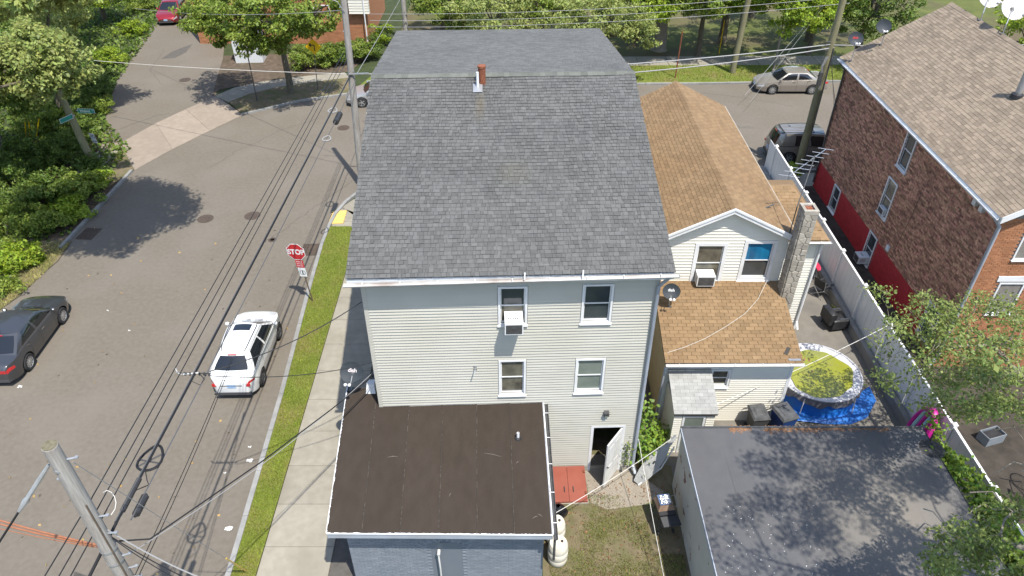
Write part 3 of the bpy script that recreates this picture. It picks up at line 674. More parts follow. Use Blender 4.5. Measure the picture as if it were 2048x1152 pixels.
# roof vents
vp = LH.py(957, 186, 7.15)
e = house
mb = MB(); z0 = rz_at(7.1); c = (3.27,7.1,0); mb.lathe([(.12,z0-.05),(.12,z0+.5),(.135,z0+.5),(.135,z0+.56),(.001,z0+.57)], c, 16); vt = mb.build('vent_stack', rust, house, smooth=True)
mb = MB(); z0 = rz_at(6.9); mb.lathe([(.045,z0-.05),(.045,z0+.48),(.035,z0+.48),(.03,z0+.4)], (3.13,6.9,0), 12); vt = mb.build('vent_pipe', trim_w, house, smooth=True)
mb = MB(); nb, _ = slopeB(2.98,6.62,rz_at(6.62)+.02,7.0,rz_at(7.0)+.02); mbb = MB(nb); mbb.box(0,0,0,.3,.42,.006); mbb.build('flashing', metal, vt)
mb = MB(FRONT((0,0,0))); mb.box(.0,0,0,HW,.25,.03); mb.build('foundation', concrete, house)
# air conditioner
acp = LH.M @ Vector((4.02,-.04,6.48)); aR = LH.M.to_3x3()
aircon('air_conditioner', 'white air conditioner in the upper window of the cream house', basis(acp, aR@X_, Z_, -(aR@Y_)), .5, .38, .5)
# red cellar bulkhead
bk = empty('cellar_bulkhead', 'red metal cellar hatch on the ground beside the open door', 'cellar hatch', LH.M @ Vector((5.15,-1.35,0)), math.radians(2))
mb = MB(); mb.prism([(0,0),(1.22,0),(1.22,1.22),(0,1.22)], 0, .06); mb.build('base', concrete, bk)
for i, (x0, x1) in enumerate(((.03,.605),(.615,1.19))):
    mb = MB(); mb.hexa([(x0,.04,.06),(x1,.04,.06),(x1,1.2,.06),(x0,1.2,.06),(x0,.04,.12),(x1,.04,.12),(x1,1.2,.42),(x0,1.2,.42)]); d = mb.build('hatch_leaf', bulkhead_m, bk)
    mb = MB(); mb.tube([(x0+.45-.3*i,.35,.20),(x0+.45-.3*i,.35,.25),(x0+.45-.3*i,.5,.29),(x0+.45-.3*i,.5,.24)], .012, 6); mb.build('handle', metal_dk, d)
    for yy in (.25,.95):
        xx = x0+.03 if i == 0 else x1-.03; mb = MB(); mb.box(xx-.03,yy,.17+.26*(yy-.25),xx+.03,yy+.1,.21+.26*(yy-.25)+.02); mb.build('hinge', rust, d)

# ================================================================ GREY BRICK ANNEX, brown flat roof
ann = empty('annex', 'low grey-painted brick building with brown membrane flat roof', 'building', (-4.4,11.4,0))
AO = Vector((-4.4,11.4,0)); RZ_ = 3.28
cor = [G(653,1066,RZ_)-AO, G(1106,1069,RZ_)-AO, G(1086,799,RZ_)-AO, G(695,773,RZ_)-AO]
FL, FR, BR, BL = cor
FLo = lambda s, t: (FL*(1-s)+FR*s)*(1-t) + (BL*(1-s)+BR*s)*t
mb = MB(); mb.add([tuple(Vector((p.x,p.y,RZ_-.22))) for p in cor] + [(p.x,p.y,RZ_-.012) for p in cor], [(3,2,1,0),(4,5,6,7),(0,1,5,4),(1,2,6,5),(2,3,7,6),(3,0,4,7)]); rf = mb.build('roof', trim_grey, ann)
cuts = [.0,.155,.325,.495,.665,.83,.995]
for i in range(6):
    mb = MB(); s0, s1 = cuts[i], cuts[i+1]; ov = .012 if i else 0; zz = -.008 + .004*(i % 2)
    mb.grid(lambda a, b: FLo(s0-ov+(s1-s0+ov)*a, .002+.996*b) + Vector((0,0,zz+.008*a + .004*math.sin(9*b+i*2)*math.sin(5*a))), 5, 14); o = mb.build('membrane_strip', membrane_br, rf)
# seam welts
for i in range(1,6):
    mb = MB(); mb.tube([FLo(cuts[i],t/16) + Vector((.006*math.sin(t*2.3+i),0,.004)) for t in range(17)], .012, 4); mb.build('seam', M('seam_%d' % i,(.052,.043,.036),(.10,.085,.07),9,.9,contrast=(.5,.62)), rf)
scuff_m = M('scuff_pale', (.10,.088,.07), (.14,.125,.10), 12, .9)
for u, v, l, a in ((785,914,.28,.1),(985,910,.5,-.25),(1035,925,.1,.8),(900,990,.12,1.2),(1070,1035,.16,.5),(1080,1031,.14,-.6)):
    p = G(u,v,RZ_)-AO; d = Vector((math.cos(a),math.sin(a),0)); mb = MB(); mb.tube([p-d*l/2+Z_*.004, p+Vector((0,.02,.006)), p+d*l/2+Z_*.004], [.006,.014,.006], 5); mb.build('scuff', scuff_m, rf)
# torn white drip edge
rr = random.Random(2)
for a, b, n in ((FL,FR,60),(FL,BL,60),(FR,BR,40)):
    mb = MB()
    d = (b-a).normalized(); nn = Vector((d.y,-d.x,0))
    if nn.dot(a - (FL+BR)/2) < 0: nn = -nn
    for q in range(n):
        p, r = a+(b-a)*(q/n), a+(b-a)*((q+1)/n); w1, w2 = rr.uniform(-.01,.02), rr.uniform(-.01,.02)
        mb.add([p-nn*w1+Z_*.006, r-nn*w2+Z_*.006, r+nn*.022+Z_*.0, p+nn*.022+Z_*0.0, r+nn*.022-Z_*.03, p+nn*.022-Z_*.03], [(0,1,2,3),(3,2,4,5)])
    mb.build('drip_edge', trim_w, rf)
gx = gutter(ann, FR + Vector((.07,-.1,-.06)), BR + Vector((.08,-.05,-.04)), .11, out=(1,0,0), brackets=5, m=metal_dk)
mb = MB(); mb.tube([FR+Vector((.07,.1,-.1)), FR+Vector((.06,.05,-.5)), FR+Vector((.06,.05,-1.2))], .035, 8); mb.build('downspout', metal_dk, ann)
# walls
wx0, wx1, wy0, wy1 = .0, 5.25, .05, 4.2
mb = MB()
for a in ((wx0,wy0,wx1,wy0+.2),(wx0,wy0+.2,wx0+.2,wy1),(wx1-.2,wy0+.2,wx1,wy1)): mb.box(a[0],a[1],0,a[2],a[3],RZ_-.23)
wl = mb.build('wall', M('mortar_grey', (.15,.17,.20), (.18,.20,.23), 5), ann)
dx0, dx1 = 2.13, 3.05
bricks(wl, FRONT((wx0,wy0,0)), wx1-wx0, 3.04, brick_grey, .21, .074, .008, .014, 300, openings=[(dx0-.02,dx1+.02,0,2.25)], rag=.002)
bricks(wl, LEFT((wx0,wy1,0)), wy1-wy0, 3.04, brick_grey, .21, .074, .008, .012, 0, rag=.002, name='side_brick')
mb = MB(FRONT((0,wy0,0))); n = 10; pts = [(dx0,.0)] + [(dx0+(dx1-dx0)*i/n, 2.13+.11*math.sin(math.pi*i/n)) for i in range(n+1)] + [(dx1,.0)]
mb.add([(x,z,.004) for x,z in pts], [tuple(range(len(pts)))]); bd = mb.build('blocked_door', door_grey, ann)
mb = MB(FRONT((0,wy0,0)))
for i in range(12):
    a = math.pi*(.18+.64*i/11); cx = (dx0+dx1)/2; R = .80; zc = 1.49
    p = (cx-R*math.cos(a), zc+R*math.sin(a)); q = (cx-(R+.2)*math.cos(a), zc+(R+.2)*math.sin(a)); t = (math.sin(a)*.036, math.cos(a)*.036)
    b = MB(FRONT((0,wy0,0))); b.hexa([(p[0]-t[0],p[1]-t[1],.0),(p[0]+t[0],p[1]+t[1],.0),(p[0]+t[0],p[1]+t[1],.026),(p[0]-t[0],p[1]-t[1],.026),(q[0]-t[0]*1.2,q[1]-t[1]*1.2,.0),(q[0]+t[0]*1.2,q[1]+t[1]*1.2,.0),(q[0]+t[0]*1.2,q[1]+t[1]*1.2,.026),(q[0]-t[0]*1.2,q[1]-t[1]*1.2,.026)]); b.build('arch_brick', brick_grey, bd)
mb = MB(FRONT((0,wy0,0))); mb.box((dx0+dx1)/2-.12,2.20,.002,(dx0+dx1)/2+.12,2.25,.04); mb.build('header_block', door_grey, bd)
mb = MB(FRONT((0,wy0,0))); mb.tube([(2.42,1.85,.01),(2.42,1.85,.12),(2.42,1.76,.15),(2.43,1.2,.14),(2.43,.1,.12)], .024, 8); mb.build('conduit', gutter_m, ann, smooth=True)
mb = MB(FRONT((0,wy0,0))); mb.lathe([(.045,.02),(.045,.17),(.001,.18)], (2.42,1.87,0), 12); mb.build('conduit_cap', gutter_m, ann)
pv = G(1036,877,RZ_)-AO
mb = MB(); mb.lathe([(.04,RZ_-.02),(.04,RZ_+.24),(.032,RZ_+.24),(.03,RZ_+.1)], (pv.x,pv.y,0), 10); vp_ = mb.build('vent_pipe', trim_w, ann, smooth=True)
mb = MB(); mb.lathe([(.10,RZ_),(.085,RZ_+.04),(.05,RZ_+.07)], (pv.x,pv.y,0), 10); mb.build('pipe_boot', black, vp_)
pr = G(1018,799,RZ_)-AO; mb = MB(); mb.lathe([(.06,RZ_-.02),(.05,RZ_+.09),(.001,RZ_+.1)], (pr.x,pr.y-.02,0), 9); mb.build('rust_cap', rust, ann)
pw = G(742,782,RZ_)-AO; mb = MB(); mb.hexa([(pw.x-.14,pw.y-.12,RZ_),(pw.x+.16,pw.y-.12,RZ_),(pw.x+.16,pw.y+.2,RZ_),(pw.x-.14,pw.y+.2,RZ_),(pw.x-.10,pw.y-.02,RZ_+.3),(pw.x+.13,pw.y-.02,RZ_+.3),(pw.x+.13,pw.y+.2,RZ_+.3),(pw.x-.10,pw.y+.2,RZ_+.3)]); mb.build('roof_vent_hood', trim_w, ann)

# ================================================================ TAN-ROOFED HOUSE
tan = empty('cottage', 'cream cottage with tan shingle gable roof behind the grey roof', 'house', (5.0,17.85,0))
TO = Vector((5.0,17.85,0))
def tl(p): return Vector(p) - TO
gy = 20.9-TO.y; gx0, gx1 = .2, 4.5; ex0, ex1, pz, ez, gxm = .0, 4.68, 7.06, 5.9, 2.34
ty1 = 31.6 - TO.y
slope = (pz-ez)/(gxm-ex0)
top_at = lambda x: pz - abs(x-gxm)*slope - .12
tw1 = (1.44,2.32,3.95,5.42); tw2 = (3.12,4.02,4.08,5.52)
mb = MB(); Bg = FRONT((0,gy,0)); xs = [gx0,tw1[0],tw1[1],gxm,tw2[0],tw2[1],gx1]
for a, b in zip(xs[:-1], xs[1:]):
    segs = [(2.0, None)]
    o = [t for t in (tw1,tw2) if t[0] <= (a+b)/2 <= t[1]]
    parts_ = [(2.0,o[0][2]),(o[0][3],None)] if o else [(2.0,None)]
    for lo, hi in parts_:
        ha, hb_ = (hi,hi) if hi else (top_at(a),top_at(b))
        q = MB(Bg); q.hexa([(a,lo,-.12),(b,lo,-.12),(b,lo,0),(a,lo,0),(a,ha,-.12),(b,hb_,-.12),(b,hb_,0),(a,ha,0)]); n = len(mb.v); mb.v += q.v; mb.f += [tuple(i+n for i in f) for f in q.f]; mb.m += q.m
wg = mb.build('wall', siding_w, tan)
clapboards(wg, Bg, gx1, 7.0, .125, siding_w, [(t[0]-.13,t[1]+.13,t[2]-.16,t[3]+.12) for t in (tw1,tw2)], z0=3.4, clip=lambda z: (max(gx0, gxm-(pz-.12-z)/slope), min(gx1, gxm+(pz-.12-z)/slope)))
window(tan, Bg, *tw1, pane=glass_room, fw=.12, frame_m=trim_w, label='cottage gable window with air conditioner')
window(tan, Bg, *tw2, pane=glass_dk, pane2=glass_blue, fw=.12, label='cottage gable window with blue curtain')
# side walls
for Bs, x in ((LEFT((gx0,ty1,0)),gx0),(RIGHT((gx1,gy,0)),gx1)):
    mb = MB(Bs); mb.box(0,0,-.12,ty1-gy-.3,ez-.05,0); wq = mb.build('wall', siding_w, tan)
mb = MB(BACK((gx1,ty1-.3,0))); mb.box(0,0,-.1,gx1-gx0,ez,0); mb.build('wall', siding_w, tan)
# gable roof
gutter_t = M('gutter_tan', (.33,.28,.22), (.42,.37,.30), 2, .5)
def slopeBx(xe, ze, xr, zr, y0, y1):
    """eave along y at xe; returns B with along = +-y"""
    v = Vector((xr-xe,0,zr-ze)); L = v.length; v.normalize()
    if xr > xe: return basis((xe,y1,ze),(0,-1,0),v,Vector((0,-1,0)).cross(v)), L      # left slope
    return basis((xe,y0,ze),(0,1,0),v,Vector((0,1,0)).cross(v)), L
ry0, ry1 = gy-.27, ty1
mb = MB()
for xe in (ex0, ex1):
    mb.hexa([(xe,ry0,ez-.13),(gxm,ry0,pz-.13),(gxm,ry1,pz-.13),(xe,ry1,ez-.13),(xe,ry0,ez-.012),(gxm,ry0,pz-.012),(gxm,ry1,pz-.012),(xe,ry1,ez-.012)])
troof = mb.build('roof', deck_dk, tan)
for xe, ni in ((ex0,150),(ex1,150)):
    Bq, Lq = slopeBx(xe + (-.03 if xe < gxm else .03), ez-.015, gxm, pz, ry0, ry1); shingles(troof, Bq, ry1-ry0, Lq, .138, shingle_t, (.304,.306), .013, ni, gap=.014)
mb = MB()
for i in range(36):
    y = ry0 + i*(ry1-ry0)/36; b = MB(); yy = y+(ry1-ry0)/36+.03
    b.add([(gxm-.14,y,pz-.05),(gxm,y,pz+.018),(gxm+.14,y,pz-.05),(gxm-.14,yy,pz-.058),(gxm,yy,pz+.010),(gxm+.14,yy,pz-.058)], [(0,1,4,3),(1,2,5,4)]); b.build('ridge_cap', shingle_t, troof)
for sgn, xe in ((-1,ex0),(1,ex1)):
    mb = MB(); y = ry0
    for (dy, dz0, dz1) in ((-.02,-.20,.0),(-.045,-.07,.012)):
        mb.hexa([(xe,y+dy,ez+dz0),(gxm,y+dy,pz+dz0),(gxm,y,pz+dz0),(xe,y,ez+dz0),(xe,y+dy,ez+dz1),(gxm,y+dy,pz+dz1),(gxm,y,pz+dz1),(xe,y,ez+dz1)])
    mb.build('rake_board', trim_w, tan)
    mb = MB(); mb.hexa([(xe,y,ez-.21),(gxm,y,pz-.21),(gxm,gy,pz-.21),(xe,gy,ez-.21),(xe,y,ez-.19),(gxm,y,pz-.19),(gxm,gy,pz-.19),(xe,gy,ez-.19)]); mb.build('soffit', trim_w, tan)
mb = MB(); mb.bar((ex1+.03,ry0+.1,ez-.05),(ex1+.03,ry1,ez-.05),.09,.08); mb.build('gutter', gutter_t, tan)
mb = MB(); mb.bar((ex0-.03,ry0+.1,ez-.05),(ex0-.03,ry1,ez-.05),.09,.08); mb.build('gutter', gutter_t, tan)
# lean-to
le_y, le_z, lt_z = -.25, 3.02, 3.93; lx0, lx1 = .05, 4.56
mb = MB(); deck(mb, lx0, lx1, le_y, le_z, gy-.001, lt_z, .12); lroof = mb.build('lean_to_roof', deck_dk, tan)
Bl, Ll = slopeB(lx0-.02, le_y-.04, le_z, gy, lt_z); shingles(lroof, Bl, lx1-lx0+.04, Ll, .143, shingle_t, (.304,.306), .013, 300, gap=.012)
gutter(tan, (lx0+.0,le_y-.10,le_z-.05), (lx1+.05,le_y-.10,le_z-.02), .11, brackets=5)
lw_ = (1.76,2.32,1.72,2.42)
mb = MB(); wall_panel(mb, FRONT((.15,0,0)), 4.25, 2.9, [(lw_[0]-.15,lw_[1]-.15,lw_[2],lw_[3])]); wll = mb.build('wall', siding_w, tan)
clapboards(wll, FRONT((.15,0,0)), 4.25, 2.92, .098, siding_w, [(lw_[0]-.24,lw_[1]-.06,lw_[2]-.13,lw_[3]+.1),(.05,1.6,0,2.3)])
window(tan, FRONT((0,0,0)), *lw_, pane=glass_room, label='small lean-to window beside the porch')
mb = MB(LEFT((.15,gy,0))); n = gy; mb.add([(0,0,0),(n,0,0),(n,2.9,0),(0,3.75,0)], [(0,1,2,3)]); mb.build('wall', stucco, tan)
mb = MB(RIGHT((4.4,0,0))); mb.add([(0,0,0),(n,0,0),(n,3.75,0),(0,2.9,0)], [(0,1,2,3)]); mb.build('wall', siding_w, tan)
mb = MB(); mb.box(4.33,-.035,0,4.435,-.002,2.9); mb.build('corner_board', trim_w, tan)
mb = MB(); mb.tube([(.12,-.28,2.9),(.1,-.12,2.7),(.08,-.08,.2)], .04, 8); mb.build('downspout', trim_grey, tan)
mb = MB(); p = G(1452,706,3.1)-TO; mb.bar((4.05,.02,3.13),(4.22,.28,3.2),.12,.012); mb.build('loose_shingle', deck_dk, lroof)
mb = MB(); p = G(1590,716,3.1)-TO; mb.box(4.1,-.22,3.055,4.5,-.1,3.075); mb.build('flashing', metal, lroof)
# porch hood with light shingles
px0, px1, py0, pz0, pz1 = .25, 1.66, -1.55, 1.98, 2.52
mb = MB(); deck(mb, px0, px1, py0, pz0, -.03, pz1, .1); proof = mb.build('porch_roof', deck_dk, tan)
Bp, Lp = slopeB(px0-.02, py0-.03, pz0, -.03, pz1); shingles(proof, Bp, px1-px0+.04, Lp, .125, shingle_l, (.30,.303), .009, 300, gap=.005)
mb = MB(); mb.box(px0+.04,py0+.1,0,px1-.04,py0+.2,pz0-.08); mb.box(px0+.04,py0+.2,0,px0+.12,-.03,pz0-.05); mb.box(px1-.12,py0+.2,0,px1-.04,-.03,pz0-.05); pw_ = mb.build('porch_wall', siding_w, tan)
clapboards(pw_, FRONT((px0+.04,py0+.1,0)), px1-px0-.08, pz0-.1, .1, siding_w, [(.26,1.06,0,1.86)])
mb = MB(FRONT((px0+.32,py0+.1,0))); mb.box(0,0,0,.07,1.8,.04); mb.box(.68,0,0,.75,1.8,.04); mb.box(.07,1.72,0,.68,1.8,.04); dd = mb.build('porch_door', trim_w, tan)
mb = MB(FRONT((px0+.32,py0+.1,0))); mb.box(.07,.1,.005,.68,1.72,.02); mb.build('pane', glass_cur, dd)
# stone chimney
chx0, chx1, chy0, chy1, chz = 4.42, 4.88, 2.30, 2.82, 7.25
mb = MB(); mb.box(chx0+.02,chy0+.02,0,chx1-.02,chy1-.02,chz-.1); ch = mb.build('chimney', M('chimney_mortar',(.12,.10,.075),(.17,.14,.10),6,.95), tan)
mb = MB()
for a in ((chx0-.01,chy0-.01,chx1+.01,chy0+.1),(chx0-.01,chy1-.1,chx1+.01,chy1+.01),(chx0-.01,chy0+.1,chx0+.09,chy1-.1),(chx1-.09,chy0+.1,chx1+.01,chy1-.1)): mb.box(a[0],a[1],chz-.14,a[2],a[3],chz)
mb.build('cap', stone_m, ch)
mb = MB(); mb.box(chx0+.09,chy0+.1,chz-.1,chx1-.09,chy1-.1,chz-.06); mb.build('flue', rust, ch)
def stones(parent, B, W, Ht, z0, n, seed):
    rr = random.Random(seed); pts = []
    rows = int(n)
    for i in range(rows):
        z = z0 + (Ht-z0)*(i+.5)/rows; kx = 2 if i % 3 else 3
        for j in range(kx): pts.append((W*(j+.5)/kx + rr.uniform(-.06,.06), z + rr.uniform(-.07,.07)))
    for i, p in enumerate(pts):
        poly = [(0,z0),(W,z0),(W,Ht),(0,Ht)]
        for j, q in enumerate(pts):
            if i == j or abs(p[1]-q[1]) > .9: continue
            mx, mz = (p[0]+q[0])/2, (p[1]+q[1])/2; nx, nz = q[0]-p[0], q[1]-p[1]; out = []
            for a in range(len(poly)):
                A, Bq = poly[a], poly[(a+1) % len(poly)]; da = (A[0]-mx)*nx+(A[1]-mz)*nz; db = (Bq[0]-mx)*nx+(Bq[1]-mz)*nz
                if da <= 0: out.append(A)
                if (da < 0) != (db < 0) and da != db: t = da/(da-db); out.append((A[0]+(Bq[0]-A[0])*t, A[1]+(Bq[1]-A[1])*t))
            poly = out
            if len(poly) < 3: break
        if len(poly) < 3: continue
        cx = sum(a[0] for a in poly)/len(poly); cz = sum(a[1] for a in poly)/len(poly)
        sh = lambda a, g: ((a[0]-cx)*(1-g/max(.05,math.hypot(a[0]-cx,a[1]-cz)))+cx, (a[1]-cz)*(1-g/max(.05,math.hypot(a[0]-cx,a[1]-cz)))+cz)
        b0 = [sh(a,.010) for a in poly]; b1 = [sh(a,.024) for a in poly]; m_ = len(poly); t = .035 + rr.uniform(-.008,.008)
        mb = MB(B); mb.add([(a[0],a[1],-.02) for a in b0] + [(a[0],a[1],t*.6) for a in b0] + [(a[0],a[1],t) for a in b1],
            [(q,(q+1)%m_,m_+(q+1)%m_,m_+q) for q in range(m_)] + [(m_+q,m_+(q+1)%m_,2*m_+(q+1)%m_,2*m_+q) for q in range(m_)] + [tuple(range(2*m_,3*m_))])
        mb.build('stone', stone_m, parent)
stones(ch, FRONT((chx0+.02,chy0+.02,0)), chx1-chx0-.04, chz-.15, 2.6, 20, 1)
stones(ch, RIGHT((chx1-.02,chy0+.02,0)), chy1-chy0-.04, chz-.15, 3.2, 17, 2)
stones(ch, LEFT((chx0+.02,chy1-.02,0)), chy1-chy0-.04, chz-.15, 3.2, 17, 3)
# right extension with hip roof
xx0, xx1, xy0, xy1 = 4.5, 6.6, 22.85-TO.y, 27.0-TO.y
mb = MB(FRONT((xx0,xy0,0))); mb.box(0,0,-.1,xx1-xx0,4.4,0); we = mb.build('wall', siding_w, tan)
clapboards(we, FRONT((xx0,xy0,0)), xx1-xx0, 4.4, .12, siding_w)
mb = MB(RIGHT((xx1,xy0,0))); mb.box(0.001,0,-.1,xy1-xy0,4.4,0); we2 = mb.build('wall', siding_w, tan); clapboards(we2, RIGHT((xx1,xy0,0)), xy1-xy0, 4.4, .12, siding_w)
mb = MB(); mb.box(xx1-.1,xy0-.035,0,xx1+.03,xy0-.022,4.4); mb.box(xx1+.022,xy0-.03,0,xx1+.035,xy0+.1,4.4); mb.build('corner_board', trim_w, tan)
eA, eB, eC, eD = Vector((4.3,xy0-.25,4.5)), Vector((6.8,xy0-.25,4.5)), Vector((5.95,xy0+2.1,5.45)), Vector((4.3,xy0+2.1,5.45))
mb = MB(); mb.add([eA,eB,eC,eD,(6.8,xy1+.2,4.5),(5.95,xy1-1.9,5.45),eA-Z_*.1,eB-Z_*.1,(6.8,xy1+.2,4.4),(4.3,xy1-1.9,5.45),(4.3,xy1+.2,4.5)], [(0,1,2,3),(1,4,5,2),(6,7,1,0),(7,8,4,1),(3,2,5,9),(4,10,9,5)])
xr_ = mb.build('extension_roof', shingle_t, tan)
Bx, Lx = slopeB(4.3, xy0-.27, 4.515, xy0+2.1, 5.465)
shingles(xr_, Bx, 2.5, Lx, .143, shingle_t, (.304,.306), .01, 200, gap=.008, fit=lambda u, v: u < 2.5 - .85*v/Lx - .1)
gutter(tan, eA + Vector((.3,-.08,-.05)), eB + Vector((.05,-.08,-.05)), .12, brackets=3)
mb = MB(); mb.tube([(6.75,xy0-.3,4.42),(6.62,xy0-.1,4.2),(6.55,xy0-.09,.5),(6.58,xy0-.3,.2)], .045, 8); mb.build('downspout', trim_w, tan)
aircon('air_conditioner', 'white air conditioner in the gable window of the cottage', FRONT((5.0+1.8,20.86,3.97)), .62, .42, .38)
# television antenna on the chimney
an = empty('antenna', 'old silver television antenna on a thin mast by the chimney', 'antenna', (9.35,20.68,5.9))
A0 = G(1595,400,6.6)
mp_ = PY(1625,320,21.6); 
mt = Vector((.55,.9,2.6))
mb = MB(); mb.tube([(0,0,0),(.02,.02,1.2),mt], .018, 6); mb.build('mast', metal_dk, an)
P0, P1 = PY(1578,352,21.7)-Vector((9.35,20.68,5.9)), PY(1652,298,21.9)-Vector((9.35,20.68,5.9))
mb = MB(); mb.tube([P0,P1], .014, 6); mb.build('boom', alu, an)
dirn = Vector((1,.05,-.18))
for i in range(8):
    p = P0 + (P1-P0)*(i/7); ln = .46 - .016*i if i not in (2,) else .5
    mb = MB(); mb.tube([p - dirn*ln*.8, p + dirn*ln*.8], .008, 5); mb.build('element', alu, an)
an.location = (9.35,20.68,5.9)
mb = MB(); mb.tube([mt, (P0+P1)/2], .012, 5); mb.build('clamp', metal, an)
# old mast lying on the tan roof
a, b = G(1510,424,6.3), G(1548,409,6.35)
mb = MB(); mb.tube([a,b], .022, 6); o = mb.build('roof_rod', metal_dk); tag(o, 'short dark rod lying on the cottage roof by the chimney', 'rod')

# ================================================================ BRICK BUILDING on the right
BO = Vector((16.25,20.6,0)); by1 = 34.7-20.6; bw = 8.35
bb = empty('brick_building', 'red-brown brick apartment building with taupe shingle roof at right', 'building', BO)
bz = 6.72; bwin = [(by1-(27.62-20.6), by1-(26.9-20.6), 5.05, 6.55),(by1-(27.85-20.6), by1-(27.1-20.6), 2.65, 4.25),(by1-(27.85-20.6), by1-(27.15-20.6), .1, 1.5),(by1-(22.2-20.6), by1-(21.4-20.6), .5, 1.9),(by1-(32.3-20.6),by1-(31.6-20.6),.2,1.4)]
BLf = LEFT((0,by1,0))
mb = MB(); wall_panel(mb, BLf, by1, bz, bwin, .2); wb = mb.build('wall', mortar_d, bb)
redz = lambda a: 1.52
bricks(wb, BLf, by1, bz, brick_red, .25, .075, .010, .016, 300, openings=[(o[0]-.08,o[1]+.08,o[2]-.12,o[3]+.08) for o in bwin], mfun=lambda a, z: brick_paint if z < 1.5 else brick_red, prefer=lambda t: -t[0] - .0*t[2] if False else abs(t[0]-8.2)*.5 + abs(t[2]-5.2))
labs = ['upper window of the brick wall','middle window of the brick wall','low window with air conditioner','low window near the downspout','far low window']
for o, l in zip(bwin, labs): window(bb, BLf, *o, pane=glass_room if l[0] == 'm' else glass_dk, fw=.07, label=l, out=.03, meet=.5)
# gable end facing the camera side
Bfr = FRONT((0,0,0)); gp_ = 9.42
mb = MB(Bfr); mb.add([(0,0,0),(bw,0,0),(bw,bz,0),(bw/2,gp_,0),(0,bz,0)], [(0,1,2,3,4)]); wg2 = mb.build('wall', mortar, bb)
bricks(wg2, Bfr, bw, 6.7, brick_or, .215, .072, .01, .016, 60, name='gable_brick', openings=[(.9,1.9,2.6,4.1),(.9,1.9,5.0,6.2)])
window(bb, Bfr, 1.0,1.8,2.7,4.0, label='gable window with white lintel'); window(bb, Bfr, 1.0,1.8,5.1,6.1)
mb = MB(Bfr); mb.box(.8,4.12,.0,2.0,4.34,.05); mb.build('lintel', trim_w, bb)
mb = MB(BACK((bw,by1,0))); mb.add([(0,0,0),(bw,0,0),(bw,bz,0),(bw/2,gp_,0),(0,bz,0)], [(0,1,2,3,4)]); mb.build('wall', brick_red, bb)
mb = MB(RIGHT((bw,0,0))); mb.add([(0,0,0),(by1,0,0),(by1,bz,0),(0,bz,0)], [(0,1,2,3)]); mb.build('wall', brick_red, bb)
# roof
bex0, bex1, brx, bez, brz, byA, byB = -.32, bw+.32, bw/2, 6.95, 9.5, -.35, by1+.3
mb = MB()
for xe in (bex0, bex1):
    mb.hexa([(xe,byA,bez-.16),(brx,byA,brz-.16),(brx,byB,brz-.16),(xe,byB,bez-.16),(xe,byA,bez-.012),(brx,byA,brz-.012),(brx,byB,brz-.012),(xe,byB,bez-.012)])
broof = mb.build('roof', deck_dk, bb)
Bq, Lq = slopeBx(bex0-.03, bez-.02, brx, brz, byA, byB); shingles(broof, Bq, byB-byA, Lq, .14, shingle_b, (.28,.36), .012, 300, gap=.008, vary=.3)
Bq, Lq = slopeBx(bex1+.03, bez-.02, brx, brz, byA, byB); shingles(broof, Bq, byB-byA, Lq, .14, shingle_b, (.28,.36), .012, 0, gap=.008, name='back_shingle')
for i in range(46):
    y = byA + i*(byB-byA)/46; yy = y+(byB-byA)/46+.02; b = MB(); b.add([(brx-.17,y,brz-.07),(brx,y,brz+.03),(brx+.17,y,brz-.07),(brx-.17,yy,brz-.078),(brx,yy,brz+.022),(brx+.17,yy,brz-.078)], [(0,1,4,3),(1,2,5,4)]); b.build('ridge_cap', shingle_b, broof)
gutter(bb, (bex0-.09,byA+.05,bez-.08), (bex0-.09,byB-.05,bez-.08), .12, out=(-1,0,0), m=trim_w, brackets=18)
mb = MB(); mb.box(bex0-.01,byA,bez-.25,bex0+.02,byB,bez-.03); mb.build('fascia', trim_w, bb)
for xe in (bex0,bex1):
    mb = MB(); y = byA; mb.hexa([(xe,y-.025,bez-.24),(brx,y-.025,brz-.24),(brx,y,brz-.24),(xe,y,bez-.24),(xe,y-.025,bez+.0),(brx,y-.025,brz+.0),(brx,y,brz+.0),(xe,y,bez+.0)]); mb.build('rake_board', trim_w, bb)
    mb = MB(); mb.hexa([(xe,y,bez-.25),(brx,y,brz-.25),(brx,0,brz-.25),(xe,0,bez-.25),(xe,y,bez-.235),(brx,y,brz-.235),(brx,0,brz-.235),(xe,0,bez-.235)]); mb.build('soffit', trim_w, bb)
downspout(bb, [(bex0-.09,-.2,bez-.14),(-.1,-.13,bez-.5),(-.09,-.12,1.2),(-.09,-.12,.6),(-.4,-.3,.35)], .06, trim_grey)
downspout(bb, [(bex0-.09,by1-.05,bez-.14),(-.1,by1-.1,bez-.5),(-.09,by1-.1,.3)], .05, metal_dk)
for yq in (.9,1.35):
    mb = MB(); mb.box(-.16,yq,6.35,-.02,yq+.2,6.55); mb.build('meter_box', gutter_m, bb)
pq = G(2033,195,8.6)-BO; zz = bez + (brz-bez)*(pq.x-bex0)/(brx-bex0)
mb = MB(); mb.lathe([(.12,zz-.1),(.12,zz+1.25),(.09,zz+1.25),(.08,zz+.9)], (pq.x,pq.y,0), 14); vq = mb.build('vent_pipe', metal, bb, smooth=True)
mb = MB(); mb.lathe([(.24,zz-.06),(.22,zz+.1),(.13,zz+.14)], (pq.x,pq.y,0), 14); mb.build('pipe_boot', black, vq)
aircon('air_conditioner', 'white air conditioner low on the red painted brick wall', LEFT((16.25,27.5,.12)), .5, .36, .45)
aircon('air_conditioner', 'small air conditioner in the middle window of the brick wall', LEFT((16.25,27.5,2.68)), .46, .3, .12)
